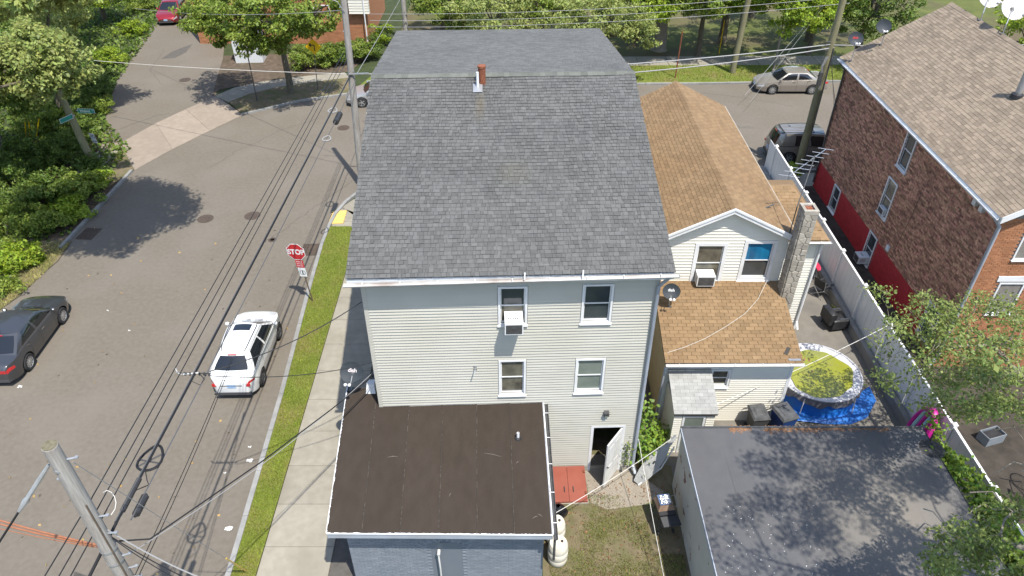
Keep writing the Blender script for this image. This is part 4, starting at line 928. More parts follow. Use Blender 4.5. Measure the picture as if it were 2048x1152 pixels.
# wires lying on the brick wall
mb = MB(); mb.tube([PX(u,v,16.2)-BO for u,v in ((1843,385),(1820,440),(1798,480),(1790,498))], .008, 5); mb.build('wall_cable', wire_m, bb)
mb = MB(); q = PX(1776,496,16.2)-BO; mb.box(q.x-.05,q.y-.1,q.z-.12,q.x+.02,q.y+.1,q.z+.12); mb.build('cable_box', trim_w, bb)

# ================================================================ GARAGE lower right
GO = Vector((5.2,15.0,0)); gw, gd, gh = 7.2, 10.0, 2.68
gar = empty('garage', 'low plastered garage with dark grey membrane roof in tree shade', 'garage', GO)
mb = MB(); mb.box(0,-gd,0,.2,0,gh-.1); mb.box(gw-.2,-gd,0,gw,0,gh-.1); mb.box(.2,-.2,0,gw-.2,-.001,gh-.1); mb.box(.2,-gd,0,gw-.2,-gd+.2,gh-.1); mb.build('wall', plaster, gar)
mb = MB(); mb.box(-.06,-gd-.05,gh-.1,gw+.06,.08,gh-.012); groof = mb.build('roof', deck_dk, gar)
cut = [-.06,1.05,1.32,2.9,4.4,5.9,gw+.06]
for i in range(6):
    a, b = cut[i], cut[i+1]; ov = .03 if i else 0; zz = gh + .002 + .005*(i % 2)
    mb = MB(); mb.grid(lambda s, t: (a-ov+(b-a+ov)*s, -gd-.05+(gd+.10)*t, zz + .006*math.sin(6*t*3+i)*math.sin(4*s)), 6, 24); mb.build('membrane_strip', membrane_gr, groof)
mb = MB(); mb.box(-.07,.05,gh-.08,gw+.07,.11,gh+.035); mb.build('edge_trim', metal_dk, gar)
mb = MB(); mb.box(-.085,-gd,gh-.11,-.06,.05,gh+.01); mb.build('edge_trim', trim_grey, gar)
mb = MB(); mb.box(gw+.06,-gd,gh-.11,gw+.085,.05,gh+.02); mb.build('edge_trim', black, gar)
pp = G(1867,898,gh)-GO
mb = MB(); mb.lathe([(.36,gh-.002),(.36,gh+.012),(.001,gh+.013)], (pp.x-.05,pp.y,0), 24); mb.build('roof_patch', M('patch_dark',(.03,.03,.032),(.05,.05,.05),5,.6), groof)
# debris on the roof edge (uncountable)
rr = random.Random(9); mb = MB()
for u0, u1, n in ((1462,1500,160),(1530,1640,420),(1640,1780,180)):
    for i in range(n):
        u = rr.uniform(u0,u1); v = 853 + abs(rr.gauss(0,5)); p = G(u, v, gh+.012); a = rr.uniform(0,6.3); l = rr.uniform(.03,.08)
        d = Vector((math.cos(a),math.sin(a),rr.uniform(-.1,.2)))*l; nx = Vector((-d.y,d.x,0))*.15; mb.quad(p-d-nx,p+d-nx,p+d+nx,p-d+nx)
o = mb.build('leaf_litter', needles); tag(o, 'brown needle litter along the garage roof edge', 'litter', kind='stuff')
mb = MB()
for i in range(70):
    p = G(rr.uniform(1450,1640), rr.uniform(1010,1150), gh+.014); a = rr.uniform(0,6.3); d = Vector((math.cos(a),math.sin(a),.1))*rr.uniform(.006,.014); nx = Vector((-d.y,d.x,0))*.7; mb.quad(p-d-nx,p+d-nx,p+d+nx,p-d+nx)
o = mb.build('roof_specks', litter_m); tag(o, 'scattered pale petals on the garage roof', 'litter', kind='stuff')

# ================================================================ WHITE VINYL FENCE and low wall
FXX = 14.02
fen = empty('vinyl_fence', 'long white vinyl privacy fence between driveway and brick building', 'fence', (FXX,6,0))
mbb = MB(); mbb.box(-.012,0,.12,.012,.168,1.93); bme = mbb.mesh('board', vinyl)
y = 0.0; i = 0
while y < 30.2:
    if y % 2.44 > .12: obj('board', bme, fen, Matrix.Translation((-.004 if i % 2 else 0.0, y, 0)))
    y += .1743; i += 1
for j in range(13):
    yy = j*2.44; mb = MB(); mb.box(-.065,yy-.065,0,.065,yy+.065,2.08); ps = mb.build('post', vinyl, fen)
    mb = MB(); mb.hexa([(-.085,yy-.085,2.081),(.085,yy-.085,2.081),(.085,yy+.085,2.081),(-.085,yy+.085,2.081),(-.02,yy-.02,2.15),(.02,yy-.02,2.15),(.02,yy+.02,2.15),(-.02,yy+.02,2.15)]); mb.build('cap', vinyl, ps)
    if j < 12:
        for z0, z1 in ((.08,.16),(1.90,2.0)):
            mb = MB(); mb.box(-.04,yy+.066,z0,.04,yy+2.374,z1); mb.build('rail', vinyl, fen)
lwl = empty('low_wall', 'low grey concrete wall at the foot of the white fence', 'wall', (13.72,15.2,0))
for j in range(14):
    mb = MB(); mb.box(0,j*1.5+.005,0,.2,j*1.5+1.495,.42); mb.build('wall_block', lowwall_m, lwl)
# ================================================================ CARS
def paint(name, c, metal=.3, rough=.32): return M(name, c, k(c,1.06), 2, rough, metal=metal, spec=.5, coat=.8)
car_glass = M('car_glass', (.012,.014,.016), rough=.04, spec=.8)
lamp_red = M('lamp_red', (.42,.012,.015), (.55,.03,.03), 20, .15, spec=.6, coat=.5)
lamp_clear = M('lamp_clear', (.55,.56,.58), (.75,.76,.78), 20, .1, spec=.7, metal=.3)
plate_m = M('plate_blue', (.16,.34,.62), (.5,.62,.75), 30, .4)
grey_plastic = M('plastic_grey', (.07,.07,.072), rough=.6)
wheel_cache = {}
def wheel_meshes(r, rimm, spokes):
    key = (round(r,3), rimm.name, spokes)
    if key in wheel_cache: return wheel_cache[key]
    t = MB(); wd = .21
    t.lathe([(r*.66,-wd/2+.01),(r*.9,-wd/2),(r*.985,-wd/2+.025),(r,-.05),(r,.05),(r*.985,wd/2-.025),(r*.9,wd/2),(r*.66,wd/2-.01)], (0,0,0), 28, 'y', cap=False)
    tm = t.mesh('tyre', rubber, smooth=True)
    q = MB(); R = r*.68
    q.lathe([(R,-.08),(R,.085),(R*.93,.09),(R*.90,.03),(.001,.02)], (0,0,0), 28, 'y', cap=False)
    q2 = MB()
    for i in range(spokes):
        a = 2*math.pi*i/spokes; d = Vector((math.cos(a),0,math.sin(a))); n = Vector((-d.z,0,d.x)); w0, w1 = R*.16, R*.10
        p, e = d*R*.12, d*R*.92; y0, y1 = .035, .082
        q2.hexa([p-n*w0+Y_*y0, p+n*w0+Y_*y0, e+n*w1+Y_*y0, e-n*w1+Y_*y0, p-n*w0+Y_*y1, p+n*w0+Y_*y1, e+n*w1+Y_*(y1-.005), e-n*w1+Y_*(y1-.005)])
    q2.lathe([(R*.2,.03),(R*.2,.088),(.001,.092)], (0,0,0), 14, 'y')
    q2.lathe([(R*.88,.05),(R*.90,.09),(R,.09)], (0,0,0), 28, 'y', cap=False)
    wheel_cache[key] = (tm, q.mesh('rim_well', grey_plastic, smooth=True), q2.mesh('rim', rimm, smooth=30))
    return wheel_cache[key]
def interp(tab, x):
    if x <= tab[0][0]: return tab[0][1]
    for (a, b), (c, d) in zip(tab[:-1], tab[1:]):
        if x <= c:
            t = (x-a)/(c-a); t = t*t*(3-2*t) if False else t; return b + (d-b)*t
    return tab[-1][1]
def car(name, label, pm, center, heading, L=4.6, W=1.8, belt=None, zr=1.45, wb=2.7, wr=.33, A=(.95,.25), R=(-1.45,-.75), roofw=.72, win=((.06,.46),(.52,.86)),
        rim=None, spokes=10, sunroof=False, rails=False, roof_m=None, rear_box=False, clad=False, wheel_fo=None, plate=True, gw=.91, sidewin_t=(.1,.86), third=False, rearglass=(.12,.88), roof_slats=False):
    e = empty(name, label, 'car', (center[0],center[1],.012), heading, 'cars parked along the streets')
    rim = rim or alu; fx = wheel_fo if wheel_fo is not None else wb/2; rx = fx - wb
    Ra = wr + .065
    belt = belt or [(-L/2,.86),(-L/2+.12,.98),(-1.2,1.0),(.4,.94),(.95,.93),(L/2-.5,.78),(L/2-.1,.64),(L/2,.52)]
    def hw(x):
        f = max(0,(x-(L/2-.75))/.75); r = max(0,((-L/2+.6)-x)/.6)
        return W/2*(1 - .36*f**2.2 - (.34 if clad else .22)*r**2.4)
    def zb(x):
        z = .20
        z += .10*max(0,(abs(x)-(L/2-.5))/.5)
        for c in (fx,rx):
            d = abs(x-c)
            if d < Ra: z = max(z, wr + math.sqrt(Ra*Ra-d*d))
        return z
    def arch(x):
        return 1.0
    NQ = 9
    def sec(x):
        h, b, s = hw(x), zb(x), interp(belt, x); pts = []
        b = min(b, s-.03)
        for i in range(NQ+1):
            q = i/NQ; zfull = .2 + (s-.2)*q
            z = b + (s-b)*q; qq = (z-.2)/max(.2,(s-.2))
            y = h*(1 - .055*(1-qq)**2*1.6*(1 if qq<.5 else .4) - .075*max(0,qq-.55)**1.6*4*.6)
            pts.append((y,z))
        y5 = pts[-1][0]; cr = .045
        for f in (.93,.82,.6,.3,0): pts.append((y5*f, s + cr*(1-f*f)**.8))
        return pts
    xs = sorted(set([-L/2 + L*i/64 for i in range(65)] + [c+s*Ra*math.cos(a) for c in (fx,rx) for s in (1,) for a in [math.pi*j/14 for j in range(15)]] + [L/2-.015, -L/2+.015]))
    secs = []
    for x in xs:
        p = sec(x); secs.append([Vector((x,-y,z)) for y, z in p] + [Vector((x,y,z)) for y, z in p[-2::-1]])
    n = len(secs[0]); mb = MB()
    mb.add([p for s_ in secs for p in s_], [(i*n+j,(i+1)*n+j,(i+1)*n+j+1,i*n+j+1) for i in range(len(secs)-1) for j in range(n-1)])
    N_ = len(secs)
    mb.f += [tuple(range(n)), tuple((N_-1)*n+j for j in range(n-1,-1,-1))]; mb.m += [0,0]
    body = mb.build('body', pm, e, smooth=50)
    mb = MB(); mb.box(-L/2+.25,-W/2+.16,.16,L/2-.25,W/2-.16,.5); mb.build('underbody', black, e)
    def low(x, q, side):                                   # q 0..1 sill->shoulder on side (+1 left/-1 right)
        p = sec(x); f = q*NQ; i = min(int(f), NQ-1); t = f-i; y = p[i][0]*(1-t)+p[i+1][0]*t; z = p[i][1]*(1-t)+p[i+1][1]*t
        return Vector((x, y*side, z))
    def patch(nm, fn, nu, nv, m, off=.005, par=None):
        mb = MB(); P = [[fn(i/nu,j/nv) for i in range(nu+1)] for j in range(nv+1)]
        q = []
        for j in range(nv+1):
            for i in range(nu+1):
                du = P[j][min(i+1,nu)] - P[j][max(i-1,0)]; dv = P[min(j+1,nv)][i] - P[max(j-1,0)][i]; nn = du.cross(dv)
                nn = nn.normalized() if nn.length > 1e-9 else Z_
                c = P[j][i]; out = (c - Vector((c.x*.6,0,.55)))
                if nn.dot(out) < 0: nn = -nn
                q.append(c + nn*off)
        mb.add(q, [(j*(nu+1)+i,j*(nu+1)+i+1,(j+1)*(nu+1)+i+1,(j+1)*(nu+1)+i) for j in range(nv) for i in range(nu)])
        return mb.build(nm, m, par or e, smooth=50)
    # greenhouse
    xA, xF = A; xR, xRr = R; gz = lambda x: interp(belt,x) + .01
    hb = lambda x: hw(x)*gw; hr = W/2*roofw
    def fline(t): return xA + (xF-xA)*t
    def rline(t): return xR + (xRr-xR)*t
    def zroof(x): c = (xF+xRr)/2; return zr - .045*((x-c)/(abs(xF-xRr)/2+.01))**2
    def side(s, t, sd):
        x = fline(t)*(1-s) + rline(t)*s; zb_ = gz(fline(0)*(1-s)+rline(0)*s); zt = zroof(fline(1)*(1-s)+rline(1)*s)
        y = hb(x)*(1-t) + hr*(1-(.14*s*s if clad else 0))*t + .03*math.sin(math.pi*t)
        ends = .05*(max(0,1-s/.12)**2 + max(0,(s-.9)/.1)**2)*t
        return Vector((x, (y-ends)*sd, zb_ + (zt-zb_)*t))
    def ws(u, t):                                          # windscreen, u -1..1
        p = side(0,t,1); return Vector((p.x + .10*(1-u*u)*(1-.3*t), p.y*u, p.z + .025*(1-u*u)*t))
    def rg_(u, t):
        p = side(1,t,1); return Vector((p.x - .08*(1-u*u)*(1-.3*t), p.y*u, p.z + .025*(1-u*u)*t))
    def roofp(u, s):
        a, b = side(s,1,1), None; p0, p1 = ws(u,1), rg_(u,1)
        return Vector((p0.x*(1-s)+p1.x*s, a.y*u, a.z + .04*(1-u*u)))
    mb = MB()
    for sd in (1,-1): mb.grid(lambda a, b: side(a,b,sd), 16, 6)
    mb.grid(lambda a, b: ws(a*2-1,b), 10, 6); mb.grid(lambda a, b: rg_(a*2-1,b), 10, 6)
    mb.build('cabin', pm, e, smooth=50)
    mb = MB(); mb.grid(lambda a, b: roofp(a*2-1,b), 10, 12); rfp = mb.build('roof', roof_m or pm, e, smooth=50)
    patch('windscreen', lambda a, b: ws((a*2-1)*.92,.06+.86*b), 10, 6, car_glass)
    patch('rear_window', lambda a, b: rg_((a*2-1)*.86, rearglass[0]+(rearglass[1]-rearglass[0])*b), 10, 6, car_glass)
    for sd in (1,-1):
        for (s0, s1) in win:
            def wp(a, b, s0=s0, s1=s1):
                t = sidewin_t[0] + (sidewin_t[1]-sidewin_t[0])*b; return side(s0+(s1-s0)*a, t, sd)
            patch('side_window', wp, 8, 5, car_glass)
        # chrome belt strip, door seams, handles, mirror
        patch('belt_trim', lambda a, b: side(.03+.9*a, .03+.035*b, sd), 12, 1, chrome if not clad else black, .008)
        q_ = [x for x in (xA-.15, (win[0][1]+win[1][0])/2)]
        xb = side((win[0][1]+win[1][0])/2, 0, 1).x
        for xq in (xA-.28, xb, max(rx+Ra+.03, side(win[1][1],0,1).x+.02)):
            patch('door_seam', lambda a, b: low(xq+.012*(a-.5), .06+.92*b, sd), 1, 8, black, .003)
        for xq in (xb+.12, side(win[1][1],0,1).x+.16):
            h_ = patch('door_handle', lambda a, b: low(xq+.2*a, .82+.05*b, sd), 4, 1, chrome if not clad else pm, .022)
        mp = side(.05,.06,sd); mb = MB(); s_ = sd
        mb.lathe([(.001,-.07),(.06,-.06),(.085,0),(.06,.07),(.001,.075)], (mp.x-.02, mp.y+.12*s_, mp.z+.05), 10, 'y'); mr = mb.build('mirror', pm, e, smooth=True)
        mb = MB(); mb.bar((mp.x,mp.y-.02*s_,mp.z+.01),(mp.x-.02,mp.y+.1*s_,mp.z+.04),.05,.04); mb.build('mirror_arm', black, mr)
        # lamps
        patch('headlight', lambda a, b: low(L/2-.42+.40*a, .60+(.30-.06*a)*b, sd), 8, 3, lamp_clear, .006)
        if rear_box: patch('tail_light', lambda a, b: low(-L/2+.015+.22*a, .60+.34*b, sd), 5, 5, lamp_red, .006)
        elif clad: patch('tail_light', lambda a, b: low(-L/2+.01+.26*a, .72+(.16-.06*a)*b, sd), 8, 3, lamp_red, .006)
        else: patch('tail_light', lambda a, b: low(-L/2+.01+.32*a, .66+(.22-.08*a)*b, sd), 8, 3, lamp_red, .006)
        if clad: patch('sill_cladding', lambda a, b: low(rx+Ra+.02+(fx-rx-2*Ra-.04)*a, .0+.14*b, sd), 10, 2, grey_plastic, .012)
        # wheels
        for xw in (fx,rx):
            tm, wm, rm = wheel_meshes(wr, rim, spokes)
            Bw = Matrix.Translation((xw, sd*(W/2-.105), wr)) @ (Matrix.Identity(4) if sd > 0 else Matrix.Rotation(math.pi,4,'Z'))
            w_ = bpy.data.objects.new('wheel', None); COL.objects.link(w_); w_.parent = e; w_.matrix_local = Bw
            obj('tyre', tm, w_); obj('rim_well', wm, w_); obj('rim', rm, w_)
            mb = MB(); mb.lathe([(Ra-.005,-.25),(Ra-.005,-.0),(.001,-.001)], (xw, sd*(W/2-.03) if sd>0 else sd*(W/2-.03)+.25, wr), 24, 'y') if False else None
    for xw in (fx,rx):
        mb = MB(); mb.lathe([(Ra-.012,-W/2+.22),(Ra-.012,W/2-.22)], (xw,0,wr), 24, 'y'); mb.build('wheel_well', black, e)
    # ends
    def endp(xe, u, z): x = xe; return Vector((x, hw(x)*u, z))
    fxm = L/2
    zf = interp(belt, L/2)
    mb = MB(); mb.box(L/2-.03,-W*.26,.40,L/2+.012,W*.26,zf-.03); gr_ = mb.build('grille', black, e)
    for i in range(3):
        z = .43 + i*(zf-.48)/2.4; mb = MB(); mb.box(L/2+.0125,-W*.24,z,L/2+.02,W*.24,z+.012); mb.build('grille_bar', chrome, gr_)
    mb = MB(); mb.box(L/2-.05,-W*.32,.26,L/2+.02,W*.32,.385); mb.build('bumper_intake', grey_plastic, e)
    zt = interp(belt, -L/2)
    mb = MB(); mb.box(-L/2-.02,-W*.37,.28,-L/2+.05,W*.37,.40); mb.build('rear_bumper_trim', grey_plastic, e)
    if plate:
        zp = .62 if not clad else .70
        mb = MB(); mb.box(-L/2-.012,-.16,zp-.08,-L/2-.001,.16,zp+.08); pl = mb.build('number_plate', plate_m, e)
        mb = MB(); mb.box(L/2+.021,-.15,.42,L/2+.03,.15,.56); mb.build('number_plate', plate_m, e)
    for sd in (1,-1) if not clad else ():
        mb = MB(); mb.box(-L/2-.012, sd*W*.22 if sd>0 else -W*.38, zt-.16, -L/2-.0, W*.38 if sd>0 else -W*.22, zt-.03); mb.build('tail_light', lamp_red, e)
    if clad:
        for sd in (1,-1):
            mb = MB(); a0, a1 = sorted((sd*W*.30, sd*W*.385)); mb.hexa([(-L/2-.014,a0,zt-.12),(-L/2-.014,a1,zt-.12),(-L/2+.03,a1,zt-.12),(-L/2+.03,a0,zt-.12),(-L/2-.010,a0+.06*(sd>0),zt+.0),(-L/2-.010,a1-.06*(sd<0),zt+.0),(-L/2+.03,a1,zt+.0),(-L/2+.03,a0,zt+.0)]); mb.build('tail_light', lamp_red, e)
        mb = MB(); mb.box(-L/2-.016,-W*.22,zt-.1,-L/2,W*.22,zt-.07); mb.build('tailgate_trim', chrome, e)
    if sunroof: patch('sunroof', lambda a, b: roofp((a*2-1)*.55,.06+.24*b), 6, 4, car_glass, .006)
    if rails:
        for sd in (1,-1):
            mb = MB(); mb.tube([roofp(.88*sd,s_/8) + Z_*(.05 if 0 < s_ < 8 else .0) for s_ in range(9)], .016, 6); mb.build('roof_rail', grey_plastic, e)
    if roof_slats:
        for i in range(6):
            mb = MB(); u = -.7+.28*i; mb.tube([roofp(u,.25)+Z_*.02, roofp(u,.5)+Z_*.02, roofp(u,.92)+Z_*.02], .022, 5); mb.build('roof_slat', alu, e)
        for s_ in (.25,.92):
            mb = MB(); mb.tube([roofp(-.9,s_)+Z_*.06, roofp(0,s_)+Z_*.06, roofp(.9,s_)+Z_*.06], .02, 6); mb.build('roof_bar', black, e)
    mb = MB(); mb.tube([roofp(0,.93), roofp(0,.97)+Z_*.06], [.02,.006], 6); mb.build('antenna_fin', pm, e)
    # brake light
    p = rg_(0,.9); mb = MB(); mb.box(p.x-.03,-.16,p.z-.0,p.x+.0,.16,p.z+.03); mb.build('brake_light', lamp_red, e)
    # wipers
    for u in (-.45,.15):
        mb = MB(); mb.tube([ws(u,.04)+Vector((.04,0,.02)), ws(u+.38,.14)+Vector((.03,0,.02))], .01, 5); mb.build('wiper', black, e)
    return e
R90 = math.pi/2
sw = paint('paint_white', (.72,.72,.71), 0.0, .3); sg = paint('paint_graphite', (.085,.088,.095), .6); srd = paint('paint_red', (.28,.006,.012), .3)
ssv = paint('paint_champagne', (.42,.38,.33), .55); sgd = paint('paint_pewter', (.30,.28,.25), .6); ssl = paint('paint_silver', (.5,.51,.52), .6)
suv_belt = lambda L: [(-L/2,.82),(-L/2+.06,.98),(-1.3,1.08),(.2,1.02),(.85,1.0),(L/2-.55,.92),(L/2-.12,.76),(L/2,.58)]
car('parked_car', 'white crossover parked at the right kerb facing away', sw, (-10.17,20.95), R90+.02, 4.30, 1.77, suv_belt(4.3), 1.60, 2.61, .34, (1.15,.30), (-2.06,-1.22), .66, ((.05,.42),(.46,.90)), rim=grey_plastic, spokes=5, sunroof=True, rails=True, clad=True, rearglass=(.34,.86), gw=.93)
car('parked_car', 'dark grey sedan parked at the left road edge', sg, (-19.37,21.85), R90+.03, 4.86, 1.85, None, 1.46, 2.78, .34, (1.15,.35), (-1.75,-.95), .70, ((.06,.44),(.50,.86)), spokes=10)
car('parked_car', 'red sedan facing the camera in the side lane', srd, (-28.95,63.95), -R90+.1, 4.75, 1.82, None, 1.45, 2.73, .33, (1.1,.3), (-1.65,-.9), .70, ((.06,.44),(.50,.86)), spokes=7)
car('parked_car', 'champagne sedan parked across the cross street by the park', ssv, (18.85,48.0), math.pi+.0, 4.7, 1.78, None, 1.42, 2.65, .33, (1.1,.4), (-1.6,-.95), .72, ((.06,.46),(.52,.88)), spokes=9)
car('parked_car', 'pewter boxy suv behind the utility pole by the brick building', sgd, (16.9,38.0), 0.0, 4.65, 1.82, [(-2.325,.9),(-2.28,1.05),(.2,1.02),(.9,1.0),(1.8,.95),(2.2,.8),(2.325,.6)], 1.78, 2.7, .37, (.95,.45), (-2.2,-1.95), .78, ((.05,.36),(.41,.66)), spokes=6, rails=True, rear_box=True, clad=True, roof_slats=True, sunroof=False)
car('parked_car', 'silver car half hidden behind the grey roof at the corner', ssl, (-8.55,46.05), math.pi+.16, 4.6, 1.8, None, 1.45, 2.7, .33, (1.1,.35), (-1.6,-.9), .70, ((.06,.44),(.50,.86)), spokes=5)
# ================================================================ THINGS IN THE YARD AND ON THE ROOFS
def dish(label, c, base, r=.34, m=None, text='dish', tm=None, face=(-.1,-1,.75), arm=True, word_size=.16):
    c, base = Vector(c), Vector(base); f = Vector(face).normalized(); rgt = f.cross(Z_).normalized() * -1; up = rgt.cross(f) * -1
    rgt = Z_.cross(f).normalized(); up = f.cross(rgt).normalized()
    e = empty('satellite_dish', label, 'satellite dish', base, 0, 'satellite dishes'); L = basis(c-base, rgt, up, f)
    mb = MB(L); n = 28; prof = [(i/6) for i in range(7)]
    mb.add([(r*q*math.cos(2*math.pi*j/n), r*.92*q*math.sin(2*math.pi*j/n), .09*r/.34*(q*q-1)) for q in prof[1:] for j in range(n)] + [(0,0,-.09*r/.34)],
           [(i*n+j,i*n+(j+1)%n,(i+1)*n+(j+1)%n,(i+1)*n+j) for i in range(5) for j in range(n)] + [(6*n,(j+1)%n,j) for j in range(n)])
    mb.add([(r*math.cos(2*math.pi*j/n), r*.92*math.sin(2*math.pi*j/n), dz) for dz in (.0,-.022) for j in range(n)], [(j,(j+1)%n,n+(j+1)%n,n+j) for j in range(n)])
    mb.add([(r*1.0*q*math.cos(2*math.pi*j/n), r*.92*q*math.sin(2*math.pi*j/n), .09*r/.34*(q*q-1)-.02) for q in (.25,1) for j in range(n)], [(j,(j+1)%n,n+(j+1)%n,n+j) for j in range(n)] + [tuple(range(n))])
    d = mb.build('reflector', m or dish_m, e, smooth=True)
    mb = MB(); bk = L @ Vector((0,-.05,-.12)); mb.tube([(0,0,0), (0,0,max(.08,bk.z*.5)), bk], .022, 8); mb.build('mast', metal, e)
    mb = MB(L); mb.box(-.06,-.10,-.16,.06,.06,-.09); mb.build('bracket', metal_dk, e)
    mb = MB(); mb.box(-.1,-.07,-.005,.1,.07,.015); mb.build('foot', metal_dk, e)
    if arm:
        mb = MB(L); mb.tube([(0,-.1,-.1),(0,-r*.95,.03),(0,-r*.95,r*.95)], .013, 6); mb.build('feed_arm', metal, e)
        for s in (-1,1):
            mb = MB(L); mb.lathe([(.03,r*.78),(.045,r*.86),(.045,r*1.05),(.02,r*1.1)], (.06*s,-r*.9,0), 10); mb.build('receiver', trim_w, e)
    if text:
        B = L @ Matrix.Translation((0,.05*r/.34,-.074*r/.34)); txt('lettering', text, word_size*r/.34, tm or trim_w, d, B, .004, bold=.001)
    return e
dish('grey satellite dish with white lettering at the annex roof edge', PY(703,745,15.85), G(703,778,3.28)+Vector((.02,-.02,.0)), .36, text='dish', tm=M('dish_text',(.8,.72,.72),rough=.5))
dc = PY(1343,583,19.7); dish('grey satellite dish standing on the tan lean-to roof', dc, (dc.x+.02,dc.y+.1,3.62), .30, text='dish')
dz = lambda x, y: 6.95 + (9.5-6.95)*(x-15.93)/(20.42-15.93)
dc = PY(1712,77,34.0); dish('small grey satellite dish with red lettering on the brick building eave', dc, (dc.x+.15,dc.y+.15,dz(dc.x+.15,0)), .34, text='dish', tm=sign_red, face=(-.1,-1,.6))
dc = PY(1768,52,34.2); dish('plain grey satellite dish higher on the brick building roof edge', dc, (dc.x+.2,dc.y+.1,dz(dc.x+.2,0)), .34, text='', face=(-.15,-1,.55))
dish('large white satellite dish on the brick building ridge, the lower of two', (20.95,31.3,10.35), (20.43,30.6,9.5), .56, m=dish_wm, text='', face=(.1,-1,.8))
dish('large white satellite dish on the brick building ridge, cut by the picture top', (21.1,33.4,10.2), (20.43,32.4,9.5), .52, m=dish_wm, text='', face=(.1,-1,.8))
# ---- trash bins
def bin_(label, p, rz, bodym, s=1.0):
    e = empty('trash_bin', label, 'trash bin', p, rz, 'wheeled trash bins'); e.scale = (s,s,s)
    mb = MB(); mb.hexa([(-.22,-.25,.06),(.22,-.25,.06),(.22,.2,.06),(-.22,.2,.06),(-.29,-.34,.96),(.29,-.34,.96),(.29,.30,.96),(-.29,.30,.96)]); mb.build('body', bodym, e)
    mb = MB(); mb.hexa([(-.32,-.37,.95),(.32,-.37,.95),(.32,.35,.99),(-.32,.35,.99),(-.27,-.31,1.03),(.27,-.31,1.03),(.28,.31,1.07),(-.28,.31,1.07)]); l = mb.build('lid', bin_lid, e)
    mb = MB(); mb.hexa([(-.17,-.2,1.031),(.17,-.2,1.031),(.17,.2,1.06),(-.17,.2,1.06),(-.14,-.17,1.06),(.14,-.17,1.06),(.14,.17,1.085),(-.14,.17,1.085)]); mb.build('lid_panel', bin_lid, l)
    mb = MB(); mb.tube([(-.26,.36,.92),(-.26,.42,.95),(.26,.42,.95),(.26,.36,.92)], .016, 6); mb.build('handle', black, e)
    for sx_ in (-1,1):
        mb = MB(); mb.lathe([(.11,-.03),(.11,.03)], (sx_*.25,.22,.11), 14, 'x'); mb.build('wheel', rubber, e)
p = G(1520,826,1.0); bin_('grey-lidded trash bin beside the cottage wall, left of the blue one', (p.x,17.32,.012), .1, grey_plastic, .95)
p = G(1568,822,1.0); bin_('blue trash bin with scuffed grey lid next to the pool', (p.x,17.25,.012), .35, bin_bl, 1.05)
# ---- pool
PC = Vector((11.2,19.4,0)); PR = 1.52
pool = empty('pool', 'round above-ground pool with blue wall and grey cover full of green algae', 'pool', PC)
pool.scale = (1,1,.86); n = 40
mb = MB(); mb.lathe([(PR,.01),(PR*.99,.5),(PR*.97,.98)], (0,0,0), n, cap=False); mb.build('wall', pool_bl, pool, smooth=True)
mb = MB()
def cov(s, t):
    a = 2*math.pi*s; drop = .30 + .06*math.sin(a*9) + .05*math.sin(a*17+1)
    if t < .5: q = t*2; r = PR*(1.0+.02*q); z = 1.035 - .025*q*q
    else: q = (t-.5)*2; r = PR*1.02 + .03*q + .02*math.sin(a*24)*q; z = 1.01 - drop*q
    return (r*math.cos(a), r*math.sin(a), z)
mb.grid(cov, 120, 10); mb.build('cover', pool_cov, pool, smooth=True)
mb = MB(); mb.tube([(PR*1.0*math.cos(2*math.pi*i/n), PR*1.0*math.sin(2*math.pi*i/n), 1.02) for i in range(n+1)], .035, 6, cap=False); mb.build('rim', pool_rim, pool, smooth=True)
mb = MB()
def covin(s, t):
    a = 2*math.pi*s; r = PR*(.60+.41*t); return (r*math.cos(a), r*math.sin(a), .94+.075*t*t + .012*math.sin(a*13)*t)
mb.grid(covin, 80, 5); mb.build('cover_rim', pool_rim, pool, smooth=True)
mb = MB(); mb.add([(PR*(.80+.05*math.sin(3*a+1)+.03*math.sin(7*a))*math.cos(a), PR*(.82+.05*math.sin(2*a)+.02*math.sin(9*a))*math.sin(a)-.05, .985) for a in [2*math.pi*i/60 for i in range(60)]], [tuple(range(60))]); mb.build('algae_pool', algae, pool)
rr = random.Random(4)
mb = MB()
for i in range(12):
    a, r = rr.uniform(0,6.3), rr.uniform(.1,1.1); c = Vector((r*math.cos(a),r*math.sin(a),.99)); d = Vector((rr.uniform(-1,1),rr.uniform(-1,1),0)).normalized()*rr.uniform(.02,.07); nn = Vector((-d.y,d.x,.01))*.5; mb.quad(c-d-nn,c+d-nn,c+d+nn,c-d+nn)
mb.build('floating_leaves', needles, pool)
for i in range(5):
    a = 2*math.pi*(i+.28)/5; d = Vector((math.cos(a),math.sin(a),0)); mb = MB(); mb.tube([d*(PR+.10)+Z_*.0, d*(PR+.05)+Z_*.7, d*(PR+.01)+Z_*.98], .018, 6); mb.build('leg', trim_w, pool)
mb = MB(); pl_ = [G2(*q) for q in [(1575,792),(1592,845),(1650,850),(1700,850),(1732,840),(1752,802),(1738,775),(1700,800),(1640,800)]]
cx = sum(p[0] for p in pl_)/len(pl_); cy = sum(p[1] for p in pl_)/len(pl_); m_ = len(pl_)
ring = lambda f, z: [(cx+(p[0]-cx)*f, cy+(p[1]-cy)*f, z + .05*math.sin(i*2.3+f*5)) for i, p in enumerate(pl_)]
vs = ring(1.0,.06)+ring(.8,.09)+ring(.5,.07)+[(cx,cy,.09)]
mb.add(vs, [(r*m_+i, r*m_+(i+1)%m_, (r+1)*m_+(i+1)%m_, (r+1)*m_+i) for r in range(2) for i in range(m_)] + [(2*m_+i, 2*m_+(i+1)%m_, 3*m_) for i in range(m_)])
o = mb.build('tarp', tarp_bl); tag(o, 'rumpled bright blue tarp on the ground in front of the pool', 'tarp')
